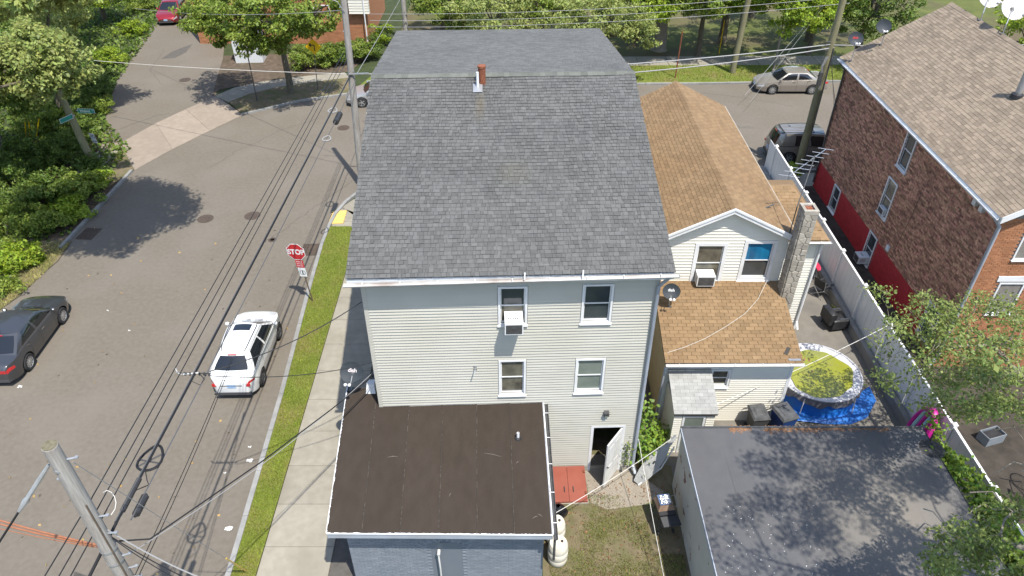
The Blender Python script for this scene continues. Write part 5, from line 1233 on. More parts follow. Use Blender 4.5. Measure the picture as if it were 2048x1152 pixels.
# ---- armchair
p = G(1690,655); ac = empty('armchair', 'black leather armchair on the driveway by the white fence', 'armchair', (13.2,p.y+.1,.012), math.radians(100))
def rbox(nm, x0,y0,z0,x1,y1,z1,m,par,b=.05):
    mb = MB(); mb.hexa([(x0+b,y0+b,z0),(x1-b,y0+b,z0),(x1-b,y1-b,z0),(x0+b,y1-b,z0),(x0,y0,z0+b),(x1,y0,z0+b),(x1,y1,z0+b),(x0,y1,z0+b)])
    mb.hexa([(x0,y0,z0+b),(x1,y0,z0+b),(x1,y1,z0+b),(x0,y1,z0+b),(x0,y0,z1-b),(x1,y0,z1-b),(x1,y1,z1-b),(x0,y1,z1-b)])
    mb.hexa([(x0,y0,z1-b),(x1,y0,z1-b),(x1,y1,z1-b),(x0,y1,z1-b),(x0+b,y0+b,z1),(x1-b,y0+b,z1),(x1-b,y1-b,z1),(x0+b,y1-b,z1)])
    return mb.build(nm, m, par, smooth=60)
rbox('base', -.36,-.38,.06,.36,.3,.3, leather, ac); rbox('seat', -.25,-.4,.29,.25,.22,.46, leather, ac)
rbox('backrest', -.36,.18,.28,.36,.44,.95, leather, ac, .08)
for s in (-1,1):
    a0, a1 = (-.42,-.25) if s < 0 else (.25,.42); ar = rbox('armrest', a0,-.42,.1,a1,.28,.60, leather, ac)
    mb = MB(); mb.box(a0+.05,-.38,.601,a1-.05,.0,.612); mb.build('arm_cover', chrome, ar)
    for yy in (-.3,.3): mb = MB(); mb.lathe([(.025,0),(.03,.07)], (s*.32,yy,0), 8); mb.build('foot', black, ac)
# ---- folding chairs
p = G(1648,590)
fc = empty('folding_chair', 'black folding camp chair with white tube legs on the driveway', 'chair', (p.x-.15,p.y,.012), math.radians(120))
for s in (-1,1):
    mb = MB(); mb.tube([(-.28*s,-.28,.0),(.28*s,-.26,.45)], .014, 6); mb.tube([(-.28*s,.28,.0),(.28*s,.26,.45)], .014, 6); mb.tube([(.27*s,-.28,0),(.27*s,.26,.45)], .014, 6); mb.build('leg', alu, fc)
    mb = MB(); mb.tube([(.28*s,.26,.42),(.30*s,.36,.95)], .014, 6); mb.build('back_post', alu, fc)
    mb = MB(); mb.box(.25*s-.04,-.28,.60,.25*s+.04,.28,.625); mb.build('armrest', black, fc)
mb = MB(); mb.grid(lambda a, b: (-.27+.54*a, -.26+.52*b, .45-.05*math.sin(math.pi*a)), 6, 4); mb.build('seat', black, fc)
mb = MB(); mb.grid(lambda a, b: (-.29+.58*a, .27+.09*b+.03*math.sin(math.pi*a), .5+.45*b), 6, 4); mb.build('backrest', black, fc)
p = G(1638,575)
fd = empty('folding_stool', 'dark folding chair frame with a red cloth thrown over it', 'chair', (p.x-.1,p.y+.35,.012), math.radians(60))
for s in (-1,1):
    mb = MB(); mb.tube([(-.24*s,-.25,.0),(.24*s,.2,.62)], .013, 6); mb.tube([(.24*s,-.25,.0),(.24*s,.25,.9)], .013, 6); mb.build('leg', metal_dk, fd)
mb = MB(); mb.grid(lambda a, b: (-.24+.48*a, .0+.22*b, .44+.02*math.sin(6*a)), 4, 3); mb.build('seat', black, fd)
mb = MB()
def cloth(a, b): return (-.30+.55*a+.05*math.sin(7*b), -.05+.42*math.sin(1.7*b)+.05*math.sin(9*a), .98-.55*abs(b-.35)+.06*math.sin(11*a+4*b))
mb.grid(cloth, 12, 12); mb.build('red_cloth', pink2, fd, smooth=True)
# ---- pool float leaning on fence
fl = empty('pool_float', 'pink and mint inflatable float leaning on the white fence', 'pool float', (13.62,16.55,.012), 0)
Bf_ = basis((0,0,.95),(0,-1,.0),(.22,0,1),(-1,0,.22)); n = 28
mb = MB(Bf_); mb.tube([(.42*math.cos(2*math.pi*i/n), .85*math.sin(2*math.pi*i/n), 0) for i in range(n+1)], .10, 8, cap=False); mb.build('ring', pink, fl, smooth=True)
for i in range(4):
    x = -.24+.16*i; mb = MB(Bf_); mb.tube([(x,-.70,0),(x,0,.03),(x,.70,0)], .08, 8); mb.build('air_chamber', mint if i % 2 == 0 else pink, fl, smooth=True)
# ---- barbecue grill
p = G(1322,1010)
gq = empty('barbecue_grill', 'old barbecue grill with foil tray against the garage wall', 'grill', (4.63,13.55,.014), math.radians(8))
for sx_ in (-1,1):
    for sy in (-1,1):
        mb = MB(); mb.tube([(sx_*.24,sy*.34,0),(sx_*.20,sy*.27,.75)], .014, 6); mb.build('leg', metal_dk, gq)
mb = MB(); mb.hexa([(-.2,-.24,.6),(.2,-.24,.6),(.2,.3,.6),(-.2,.3,.6),(-.26,-.3,.86),(.26,-.3,.86),(.26,.36,.86),(-.26,.36,.86)]); mb.build('firebox', black, gq)
mb = MB(); mb.hexa([(-.26,-.16,.861),(.26,-.16,.861),(.26,.36,.861),(-.26,.36,.861),(-.19,-.08,1.06),(.19,-.08,1.06),(.19,.28,1.06),(-.19,.28,1.06)]); lid = mb.build('lid', M('grill_brown',(.20,.13,.09),(.28,.2,.14),5,.5), gq)
mb = MB(); mb.box(-.20,-.09,1.061,.20,.29,1.075); mb.build('lid_trim', chrome, lid)
foil = M('foil', (.7,.7,.7), (.85,.85,.86), 9, .22, 1.0, 18, metal=.9)
mb = MB(); mb.grid(lambda a, b: (-.15+.3*a, -.05+.3*b, 1.085+.02*math.sin(13*a+9*b)*math.sin(11*b)), 12, 12); mb.build('foil_tray', foil, lid)
mb = MB(); mb.box(-.24,-.66,.78,.24,-.31,.81); mb.build('side_shelf', grey_plastic, gq)
mb = MB(); mb.box(.0,-.66,.8101,.3,-.31,.83); mb.build('shelf_cloth', black, gq)
mb = MB(); mb.tube([(.26,-.1,.95),(.36,-.1,.97),(.36,.28,.97),(.26,.28,.95)], .012, 6); mb.build('handle', metal, gq)
mb = MB(); mb.bar((-.2,-.25,.25),(.2,-.25,.25),.03,.02); mb.bar((-.2,.25,.25),(.2,.25,.25),.03,.02); mb.build('cross_brace', metal_dk, gq)
for sy in (-.34,):
    for sx_ in (-.24,.24): mb = MB(); mb.lathe([(.08,-.02),(.08,.02)], (sx_,sy,.08), 14, 'x'); mb.build('wheel', rubber, gq)
# ---- pale plank-like board leaning between house and garage
bd_ = empty('leaning_board', 'long pale board leaning between the house corner and the garage', 'board', (4.45,14.75,0))
A_, B_ = G(1273,966,.1)-Vector((4.45,14.75,0)), G(1352,872,1.5)-Vector((4.45,14.75,0)); d = (B_-A_); nn = Vector((d.y,-d.x,0)).normalized()
wq = lambda t: .07 + .17*math.sin(math.pi*min(1,t*1.2+.05))**.7
up_ = nn.cross(d.normalized())
wv = Vector((.80,-.42,-.25)); wv = (wv - d*(wv.dot(d)/d.length_squared)).normalized(); tn = d.normalized().cross(wv)*.022
mb = MB(); mb.grid(lambda a, b: A_ + d*b + wv*((a-.5)*2*wq(b)), 2, 10); mb.grid(lambda a, b: A_ + d*b + wv*((a-.5)*2*wq(b)) + tn, 2, 10)
for s_ in (-1,1): mb.grid(lambda a, b: A_ + d*b + wv*(s_*wq(b)) + tn*a, 1, 10); mb.build('panel', M('board_white',(.55,.55,.53),(.66,.66,.63),3,.6), bd_)
mb = MB(); mb.tube([A_+Vector((.05,-.05,-.04)), A_+(B_-A_)*.5+Vector((.18,-.1,-.3)), B_+Vector((.02,0,-.5))], .025, 6); mb.build('pole', trim_w, bd_)
mb = MB(); mb.bar(A_+d*.42-tn*.4, A_+d*.47-tn*.4, .05,.03); mb.build('slot', black, bd_)
mb = MB(); q0, q1 = G(1277,885,.35), G(1296,935,.12); mb.tube([q0,(q0+q1)/2+Z_*.05,q1], .06, 8); o = mb.build('fallen_downspout', M('pipe_foil',(.5,.5,.5),(.75,.75,.75),20,.35,.8,40,metal=.6), smooth=True); tag(o, 'crumpled silver downspout end lying below the house corner', 'pipe')
# rubble and footing between the houses
rr = random.Random(12)
for i, (u, v, s, l) in enumerate([(1300,905,.30,'broken concrete slab under the vine by the downspout'),(1318,925,.22,'small concrete lump beside the leaning board'),(1283,915,.2,'square concrete footing at the house corner'),(1330,880,.34,'long concrete kerb piece between house and porch')]):
    p = G(u, v); mb = MB(); qs = [(math.cos(a)*s*rr.uniform(.8,1.2), math.sin(a)*s*rr.uniform(.6,1)) for a in [2*math.pi*j/6 for j in range(6)]]; m_ = 6
    mb.add([(p.x+x,p.y+y,0) for x,y in qs] + [(p.x+x*.9,p.y+y*.9,.14) for x,y in qs], [tuple(range(6,12))] + [(j,(j+1)%6,6+(j+1)%6,6+j) for j in range(6)]); o = mb.build('concrete_rubble', concrete); tag(o, l, 'rubble')
# ---- barrels and black bag behind the annex
def barrel(label, p, m):
    e = empty('barrel', label, 'barrel', p, 0, 'white plastic barrels'); mb = MB()
    mb.lathe([(.24,0),(.27,.03),(.29,.15),(.295,.28),(.285,.30),(.30,.33),(.30,.58),(.285,.6),(.295,.63),(.28,.80),(.25,.88),(.24,.9)], (0,0,0), 26, cap=False); mb.build('body', m, e, smooth=True)
    mb = MB(); mb.lathe([(.25,.86),(.25,.895),(.22,.89),(.20,.87),(.001,.87)], (0,0,0), 26); l = mb.build('lid', m, e, smooth=True)
    mb = MB(); mb.lathe([(.04,.87),(.04,.9),(.001,.9)], (.11,.05,0), 10); mb.build('bung', black, l)
    mb = MB(); mb.add([(.297*math.cos(a), .297*math.sin(a)*1.0, z) for z in (.38,.5) for a in [-.9+.07*i for i in range(6)]], [(i,i+1,7+i,6+i) for i in range(5)]); mb.build('sticker', grey_plastic, e)
p = G(1110,1128); barrel('white plastic barrel standing in the yard beside the annex, nearer one', (1.34,12.3,.014), barrel_m)
barrel('white plastic barrel half hidden behind the nearer one', (1.3,13.0,.014), barrel_m)
p = G(1122,1005,.6); mb = MB()
def bag(a, b):
    t = 2*math.pi*a; r = .26*math.sin(math.pi*min(.97,b*.9+.07))**.6; return (1.42+r*1.1*math.cos(t)*(1+.12*math.sin(5*t+3*b)), 13.75+r*math.sin(t)*(1+.15*math.sin(4*t+7*b)), .02+.62*b+.03*math.sin(6*t))
mb.grid(bag, 26, 12); o = mb.build('garbage_bag', M('bag_black',(.012,.012,.014),rough=.25,spec=.6), smooth=True); tag(o, 'shiny black garbage bag between the barrels and the red hatch', 'garbage bag')
# ---- street signs
def sign_post(e, h, m=None, r=.028, lean=(0,0)):
    mb = MB(); mb.bar((0,0,0),(lean[0],lean[1],h),.06,.04); mb.build('post', m or post_m, e)
st = empty('stop_sign', 'red octagonal stop sign with small plates below, leaning by the kerb', 'stop sign', G(626,605)+Vector((0,0,.09)))
top = PY(592,503,24.57+.0) - st.location
mb = MB(); mb.bar((0,0,0),(top.x*1.0,0.02,top.z+.3),.06,.035); mb.build('post', post_m, st)
Bs_ = basis((top.x,-.03,top.z),(.985,-.17,.06),(-.06,.0,1),(-.17,-.985,0))
def octo(r): return [(r/math.cos(math.pi/8)*math.cos(math.pi/8+i*math.pi/4), r/math.cos(math.pi/8)*math.sin(math.pi/8+i*math.pi/4)) for i in range(8)]
mb = MB(Bs_); mb.prism(octo(.385), -.004, .004); pn = mb.build('panel', sign_white, st)
mb = MB(Bs_); mb.prism(octo(.362), .0045, .007); mb.build('red_face', sign_red, pn)
txt('lettering', 'STOP', .33, sign_white, pn, Bs_ @ Matrix.Translation((0,-.01,.0085)), .001, bold=.012, sx=.92)
def lower_plate(z, w_, h_, face, label=None):
    f = z/(top.z+.3); B = basis((top.x*f/ (top.z/(top.z+.3)) if False else top.x*z/top.z,-.03,z),(.985,-.17,.06),(-.06,0,1),(-.17,-.985,0))
    mb = MB(B); mb.box(-w_/2,-h_/2,-.003,w_/2,h_/2,.003); o = mb.build('plate', face, st); return o, B
o_, B_ = lower_plate(top.z-.60, .34, .36, sign_red)
for i in range(3):
    for j in range(4): mb = MB(B_); mb.box(-.13+.066*j,.09-.1*i,.0032,-.13+.066*j+.05,.12-.1*i,.005); mb.build('print', sign_white, o_)
o_, B_ = lower_plate(top.z-1.02, .32, .44, sign_white)
mb = MB(B_); mb.lathe([(.12,.0032),(.12,.005),(.10,.005),(.10,.0032)], (0,-.02,0), 18, cap=False); mb.build('symbol', sign_black, o_)
mb = MB(B_); mb.box(-.02,-.1,.0032,.03,.06,.0045); mb.build('print', sign_black, o_)
np_ = empty('parking_sign', 'white no-parking sign with arrow beside the left wooden pole', 'road sign', G(205,318))
tp = PY(187,276,G(205,318).y) - np_.location
mb = MB(); mb.bar((0,0,0),(tp.x,0.02,tp.z+.2),.05,.035); mb.build('post', metal_dk, np_)
B_ = basis((tp.x,-.03,tp.z),(.97,-.24,0),(-.1,0,.995),(-.24,-.97,0))
mb = MB(B_); mb.box(-.16,-.30,-.003,.16,.30,.003); o_ = mb.build('panel', sign_white, np_)
mb = MB(B_); mb.lathe([(.125,.0032),(.125,.005),(.10,.005),(.10,.0032)], (0,.12,0), 20, cap=False); mb.bar((-.08,.04,.0042),(.08,.2,.0042),.025,.002); mb.build('symbol', M('sign_navy',(.05,.05,.18),rough=.5), o_)
txt('lettering', 'P', .18, sign_black, o_, B_ @ Matrix.Translation((0,.12,.005)), .001, bold=.004)
mb = MB(B_); mb.box(-.10,-.20,.0032,.10,-.17,.005); mb.add([(-.13,-.185,.005),(-.07,-.14,.005),(-.07,-.23,.005)],[(0,1,2)]); mb.add([(.13,-.185,.005),(.07,-.23,.005),(.07,-.14,.005)],[(0,1,2)]); mb.build('arrow', sign_black, o_)
ys_ = empty('warning_sign', 'yellow diamond warning sign behind the street tree leaves', 'road sign', G(636,182)+Vector((0,0,.05)))
tp = PY(627,93,G(636,182).y) - ys_.location
mb = MB(); mb.bar((0,0,0),(tp.x,0.02,tp.z+.3),.06,.04); mb.build('post', metal_dk, ys_)
B_ = basis((tp.x,-.03,tp.z),(1,0,0),(0,0,1),(0,-1,0)); mb = MB(B_); mb.prism([(.54,0),(0,.54),(-.54,0),(0,-.54)], -.003, .003); o_ = mb.build('panel', sign_yellow, ys_)
mb = MB(B_); mb.bar((.05,-.28,.005),(.05,.1,.005),.07,.003); mb.bar((.05,.1,.0055),(-.15,.1,.0055),.07,.003); mb.add([(-.33,.1,.0055),(-.14,.24,.0055),(-.14,-.04,.0055)],[(0,1,2)]); mb.build('arrow', sign_black, o_)
bs = empty('sign_back', 'grey back of a small sign on a brown post near the fence end', 'road sign', G(1556,312))
tp = PY(1577,262,G(1556,312).y) - bs.location; mb = MB(); mb.bar((0,0,0),(tp.x,0,tp.z+.1),.06,.04); mb.build('post', wood_raw, bs)
B_ = basis((tp.x,.04,tp.z),(.35,-.93,0),(.0,0,1),(-.93,-.35,0)); mb = MB(B_); mb.prism([(.26*math.cos(math.pi/8+i*math.pi/4), .36*math.sin(math.pi/8+i*math.pi/4)) for i in range(8)], -.004, .004); mb.build('panel', metal, bs)
for u0, v0, u1, v1, m_, l, c in [(1350,158,1365,62,rust,'thin brown sign post on the far grass strip','post'),(1438,108,1449,40,sign_yellow,'yellow guy-wire guard in the park','cable guard'),(52,282,50,234,sign_yellow,'yellow cable guard in the left bushes, leftmost of three','cable guard'),(62,284,57,236,sign_yellow,'yellow cable guard in the left bushes, middle of three','cable guard'),(71,288,78,238,sign_yellow,'yellow cable guard in the left bushes, rightmost of three','cable guard')]:
    b0 = G(u0,v0, .0 if v0 < 200 else 0); t0 = PY(u1,v1,b0.y)
    mb = MB(); mb.tube([b0,(b0+t0)/2,t0], .035 if m_ is not rust else .045, 6); o = mb.build('cable_guard' if c != 'post' else 'thin_post', m_); tag(o, l, c)
b0 = G(515,205); t0 = PY(493,100,b0.y); mb = MB(); mb.tube([b0,t0], .035, 6); o = mb.build('bare_post', metal_dk); tag(o, 'bare grey sign post in the verge left of the street tree', 'post')
# ---- far orange building, shed, hedge bed
ob = empty('orange_building', 'orange brick building with white bay behind the street tree', 'building', (-24.5,57.3,0))
mb = MB(); mb.box(0,0,0,13.3,9,8.5); wl = mb.build('wall', brick_or, ob)
bricks(wl, FRONT((0,-.001,0)), 13.3, 3.4, brick_or, .4, .10, .012, .012, 0)
mb = MB(); mb.box(12.1,-.35,2.4,13.6,.0-.002,8.5); by_ = mb.build('bay', siding_w, ob); clapboards(by_, FRONT((12.1,-.35,2.4)), 1.5, 6, .2, siding_w); clapboards(by_, RIGHT((13.6,-.35,2.4)), .35, 6, .2, siding_w)
for x in (1.2,4.0,6.8,9.4): window(ob, FRONT((0,-.015,0)), x, x+1.1, 1.2, 2.9, pane=glass_dk)
mb = MB(); mb.box(-.2,-.2,8.5,13.5,9.2,8.8); mb.build('roof', deck_dk, ob)
mb = MB(); mb.tube([(13.25,-.38,8),(13.25,-.42,.3)], .05, 6); mb.build('downspout', trim_w, ob)
sh = empty('shed', 'small white shed behind the street tree trunk', 'shed', (-20.4,53.0,0), .06)
mb = MB(); mb.box(0,0,0,2.0,1.6,2.1); wl = mb.build('wall', M('shed_white',(.66,.68,.70),(.72,.73,.74),2,.5), sh)
for i in range(10): mb = MB(); mb.box(.02+.2*i,-.02,.03,.2*i+.19,-.001,2.08); mb.build('panel', M('shed_panel',(.68,.70,.72),rough=.5) if i == 0 else bpy.data.materials['shed_panel'], wl)
mb = MB(); mb.hexa([(-.1,-.12,2.08),(2.1,-.12,2.08),(2.1,1.7,2.08),(-.1,1.7,2.08),(-.1,.75,2.55),(2.1,.75,2.55),(2.1,.85,2.55),(-.1,.85,2.55)]); mb.build('roof', metal_dk, sh)
bx_ = empty('storage_box', 'pale open storage box behind the fence under the branches', 'box', (16.5,16.9,0), .3); bx_.scale = (.62,.62,.62)
mb = MB(); mb.box(-.6,-.35,0,.6,.35,.06); mb.box(-.6,-.35,.06,.6,-.31,.65); mb.box(-.6,.31,.06,.6,.35,.65); mb.box(-.6,-.31,.06,-.56,.31,.65); mb.box(.56,-.31,.06,.6,.31,.65); mb.build('body', M('box_pale',(.19,.21,.23),(.24,.26,.28),2,.5), bx_)  # pale box colour darkened to stand in for tree shade that misses it
mb = MB(); mb.box(-.55,-.3,.45,.55,.3,.5); mb.build('contents', black, bx_)
bk_ = empty('bicycle', 'bicycle lying in the dark yard at the right picture edge', 'bicycle', G(2040,995,.0)+Vector((.25,0,0)), 1.2)
for x in (-.5,.5):
    w_ = MB(); w_.tube([(x+.32*math.cos(2*math.pi*i/24), .32*math.sin(2*math.pi*i/24)*.6, .34+.32*math.sin(2*math.pi*i/24)*.8) for i in range(25)], .02, 6, cap=False); wo = w_.build('wheel', rubber, bk_)
    for i in range(6):
        a = math.pi*i/6; d = Vector((math.cos(a),.6*math.sin(a),.8*math.sin(a)))*.31; q = MB(); q.tube([Vector((x,0,.34))-d, Vector((x,0,.34))+d], .004, 4); q.build('spoke', metal, wo)
mb = MB(); mb.tube([(-.5,0,.34),(-.15,.2,.62),(.35,.22,.66),(.5,0,.34)], .018, 6); mb.tube([(-.15,.2,.62),(0,0,.34),(.35,.22,.66)], .018, 6); mb.tube([(-.5,0,.34),(0,0,.34)], .014, 6); mb.build('frame', metal, bk_)
mb = MB(); mb.tube([(.33,.25,.72),(.3,.45,.8),(.36,.05,.74)], .014, 6); mb.build('handlebar', metal_dk, bk_)
mb = MB(); mb.box(-.3,.22,.68,-.05,.30,.73); mb.build('saddle', black, bk_)
# ================================================================ UTILITY POLES AND WIRES
def pole(name, label, base, h, r0, r1, m, lean=(0,0), end=True):
    e = empty(name, label, 'utility pole', base, 0, 'wooden utility poles')
    mb = MB(); n = 14; K = 14; rr = random.Random(int(h*10)+int(base[0]))
    pts = [Vector((lean[0]*i/K + .01*rr.uniform(-1,1), lean[1]*i/K + .01*rr.uniform(-1,1), h*i/K)) for i in range(K+1)]
    mb.tube(pts, [r0+(r1-r0)*i/K for i in range(K+1)], n, cap=True); mb.build('shaft', m, e, smooth=60)
    if end:
        mb = MB(); mb.lathe([(r1*.97,h+.002),(r1*.97,h+.012),(.001,h+.014)], (lean[0],lean[1],0), n); mb.build('end_grain', wood_end, e)
    return e
BLp = Vector((-7.75,8.13,.09)); PH = 9.9
pa = pole('utility_pole', 'big weathered grey pole in the lower left corner', BLp, PH, .175, .128, wood_pole)
MIDp = Vector((-8.04,34.52,.05)); pm_ = pole('utility_pole', 'tall grey pole rising beside the left edge of the grey roof', MIDp, 11.5, .19, .13, wood_pole, lean=(.42,.0))
RTp = Vector((15.8,36.1,.05)); pr_ = pole('utility_pole', 'greenish wooden pole before the brick building at right', RTp, 11.2, .21, .15, wood_green, lean=(.02,.0))
TLp = Vector((-23.47,36.8,.02)); pt_ = pole('utility_pole', 'greenish pole carrying street name signs at the left', TLp, 6.6, .21, .15, wood_green, lean=(-.55,0))
pole('utility_pole', 'distant grey pole behind the roof ridge', (-8.3,57.6,0), 11, .2, .14, wood_pole)
pk_ = pole('utility_pole', 'pale smooth pole on the far grass strip, left of the champagne sedan', (15.75,50.9,.1), 10, .22, .17, wood_green, lean=(.35,0))
# hardware
def insul(e, p, r=.05, m=None):
    mb = MB(); mb.lathe([(r*.4,-.07),(r,-.05),(r*.5,-.02),(r,.0),(r*.5,.03),(r*.8,.05),(.001,.07)], p, 10); mb.build('insulator', m or metal_dk, e)
for z, a in ((9.55,2.6),(9.5,.3),(9.1,2.7),(8.9,2.8),(7.9,.2),(7.4,.1),(6.9,2.9),(6.6,.4),(6.2,.3),(5.9,.2)):
    d = Vector((math.cos(a),math.sin(a),0)); mb = MB(); mb.tube([d*.12+Z_*z, d*.30+Z_*z], .018, 6); mb.lathe([(.035,-.012),(.035,.012)], d*.28+Z_*z, 8); mb.build('bolt', metal, pa)
for z in (6.95,6.55):
    mb = MB(); mb.lathe([(.150,z-.03),(.156,z-.03),(.156,z+.03),(.150,z+.03)], (0,0,0), 16, cap=False); mb.build('strap', metal, pa)
mb = MB(); mb.tube([(.12,-.09,8.4),(.13,-.10,6),(.15,-.11,3),(.16,-.11,.2)], .016, 6); mb.build('ground_wire', post_m, pa)
mb = MB(); mb.lathe([(.025,0),(.05,.01),(.05,.025),(.001,.03)], (-.02,-.135,9.35), 10, 'y'); mb.build('tag_disc', metal, pa)
for z in (9.4,8.3,6.4,6.1):
    mb = MB(); mb.tube([(.12,-.05,z),(.38,-.1,z)], .025, 6); mb.build('arm', metal, pm_)
mb = MB(); mb.bar((.15,-.2,6.3),(1.1,-.12,6.3),.06,.06); mb.build('bracket', metal, pm_)
mb = MB(); mb.tube([(.35,-.15,9.2),(.1,-.25,9.7),(-.35,-.3,9.9)], .02, 6); mb.build('drip_loop', wire_g, pm_)
for z in (7.3,6.9,6.4,5.6):
    mb = MB(); mb.tube([(-.1,-.15,z),(-.35,-.2,z+.02)], .025, 6); mb.build('arm', metal_dk, pr_)
mb = MB(); mb.box(-.28,-.3,5.1,-.1,-.14,5.8); mb.build('terminal_box', metal_dk, pr_)
mb = MB()
for i in range(5): mb.tube([(-.2+.04*i,-.24,6.6),(-.26+.05*math.sin(i*2.1),-.26,6.1),(-.2+.03*i,-.24,5.5),(-.12+.02*i,-.23,4.9)], .014, 5)
mb.build('cable_tangle', wire_g, pr_)
mb = MB(); mb.tube([(.13,-.18,7),(.15,-.19,3),(.15,-.2,.2)], .03, 6); mb.build('riser', metal_dk, pr_)
# street name blades on the left pole
def blade(label, c, ax, word, L_=.92):
    ax = Vector(ax).normalized(); nrm = Vector((ax.y,-ax.x,0)); 
    e = empty('street_sign', label, 'street sign', c); B = basis((0,0,0), ax, (0,0,1), nrm)
    mb = MB(B); mb.box(-L_/2,-.125,-.004,L_/2,.125,.004); p = mb.build('panel', sign_white, e)
    mb = MB(B); mb.box(-L_/2+.018,-.107,.0045,L_/2-.018,.107,.0065); mb.build('green_face', sign_green, p)
    mb = MB(B); mb.box(-L_/2+.018,-.107,-.0065,L_/2-.018,.107,-.0045); mb.build('green_face', sign_green, p)
    txt('lettering', word, .19, sign_white, p, B @ Matrix.Translation((-.06,0,.008)), .001, bold=.003)
    txt('lettering', 'St', .10, sign_white, p, B @ Matrix.Translation((.36,.03,.008)), .001)
    mb = MB(B); mb.bar((-L_/2-.10,0,-.03),(-L_/2+.06,0,-.03),.05,.03); mb.build('bracket', metal, e)
c = PY(172,222,36.55); blade('green street name sign reading Walnut on the left pole', c, (1,-.05,0), 'Walnut')
c = PY(143,232,36.6); blade('narrow green street name blade on the far side of the left pole', c + Vector((-.1,-.35,0)), (-.45,-1,.0), '', .8)
# ---------------- wires
def wire(label, a, b, r=.012, m=None, sag=.25, n=18, name='power_line', grp='overhead wires', cat='wire'):
    a, b = Vector(a), Vector(b); mb = MB()
    mb.tube([a + (b-a)*(i/n) - Z_*(4*sag*(i/n)*(1-i/n)) for i in range(n+1)], r, 5); o = mb.build(name, m or wire_m, smooth=True); tag(o, label, cat, grp); return o
def wp(p, dz): return Vector((p.x,p.y,0)) + Vector((0,0,dz))
def pix(u, v, X): return PX(u, v, X)
# long run along the kerb: three thin wires, a bundle and a strand
a3 = [PX(184,995,-8.15), PX(200,1008,-8.1), PX(214,1018,-8.05)]
b3 = [PY(688,104,34.4), PY(691,112,34.4), PY(694,120,34.4)]
nm3 = ['left','middle','right']
for i in range(3):
    a, b = a3[i], b3[i]
    wire('thin black wire along the kerb, %s of three parallel' % nm3[i], a, b, .013, sag=.05)
    wire('thin wire running from the front pole out of the picture bottom, %s of three' % nm3[i], a, a + (a-b)*.35 + Vector((-.25+.1*i,0,.1)), .013, sag=.02)
bA, bB = PX(232,1046,-7.93), PY(700,152,34.45)
wire('thick black cable bundle along the kerb between the two grey poles', bA, bB, .036, sag=.03)
wire('lashed grey strand beside the thick bundle', bA + Vector((.0,0,.05)), bB + Vector((.0,0,.05)), .012, wire_dg, sag=.02)
sA, sB = PX(262,1040,-7.72), PY(712,160,34.5)
wire('second cable strand just right of the thick bundle', sA, sB, .016, wire_dg, sag=.06)
wire('cable bundle continuing from the front pole to the picture bottom', bA, bA + (bA-bB)*.25 + Vector((-.1,0,-.35)), .034, sag=.0)
def at(a, b, t, sag=0): return a + (b-a)*t - Z_*(4*sag*t*(1-t))
# splice closures, loops (things hanging on the strands)
def closure(label, a, b, t0, t1, r=.075):
    mb = MB(); p, q = at(a,b,t0), at(a,b,t1); d = (q-p)
    mb.tube([p, p+d*.08, p+d*.1, p+d*.9, p+d*.92, q], [.03,.03,r,r,.03,.03], 10); o = mb.build('splice_closure', black, smooth=True); tag(o, label, 'cable closure', 'cable closures'); return o
tpar = lambda a, b, v: min(((abs((576 - FPX*((p.y*_s+(p.z-H)*_c)/(p.y*_c-(p.z-H)*_s)))-v), t) for t in [i/400 for i in range(401)] for p in [at(a,b,t)]))[1]
closure('black splice closure on the right strand near the front pole', sA + Z_*-.07, sB + Z_*-.07, tpar(sA,sB,1030), tpar(sA,sB,985), .08)
closure('small black splice closure near the tall pole', sA+Z_*-.09, sB+Z_*-.09, tpar(sA,sB,243), tpar(sA,sB,222), .13)
closure('dark sleeve on the thick bundle near the front pole', bA+Z_*-.01, bB+Z_*-.01, tpar(bA,bB,1030), tpar(bA,bB,950), .055)
def loop(label, c, ax, r=.26, m=None, spokes=True):
    ax = Vector(ax).normalized(); u_ = ax; v_ = Vector((-u_.y,u_.x,0)).normalized(); e = empty('cable_loop', label, 'cable loop', c)
    n = 20; mb = MB(); f = lambda a: u_*(r*1.5*math.cos(a)) + v_*(r*math.sin(a)*(1-.35*math.cos(a))) - Z_*.05
    mb.tube([f(2*math.pi*i/n) for i in range(n+1)], .03, 6, cap=False); mb.build('coil', m or wire_m, e, smooth=True)
    if spokes:
        mb = MB(); mb.tube([f(math.pi*.55), f(math.pi*1.35)], .02, 5); mb.tube([f(math.pi*.75), f(math.pi*1.6)], .02, 5); mb.build('bracket', grey_plastic, e)
t = tpar(bA,bB,912); loop('black coiled cable storage loop hanging on the bundle', at(bA,bB,t), (bB-bA), .24)
t = tpar(bA,bB,218); loop('small cable loop on the bundle near the tall pole', at(bA,bB,t), (bB-bA), .18, wire_g, False)
t = tpar(sA,sB,275); loop('small round cable loop below the tall pole splice', at(sA,sB,t), (sB-sA), .16, wire_g, False)
t = tpar(bA,bB,985); q = at(bA,bB,t); mb = MB(); q2 = at(bA,bB,tpar(bA,bB,935)); mb.tube([q2,(q2*.6+q*.4)+Vector((.12,0,-.1)),(q+q2)/2+Vector((.16,0,-.18)),q], .012, 5); o = mb.build('slack_cable', wire_m); tag(o, 'short slack cable hanging below the bundle by the loop', 'cable')
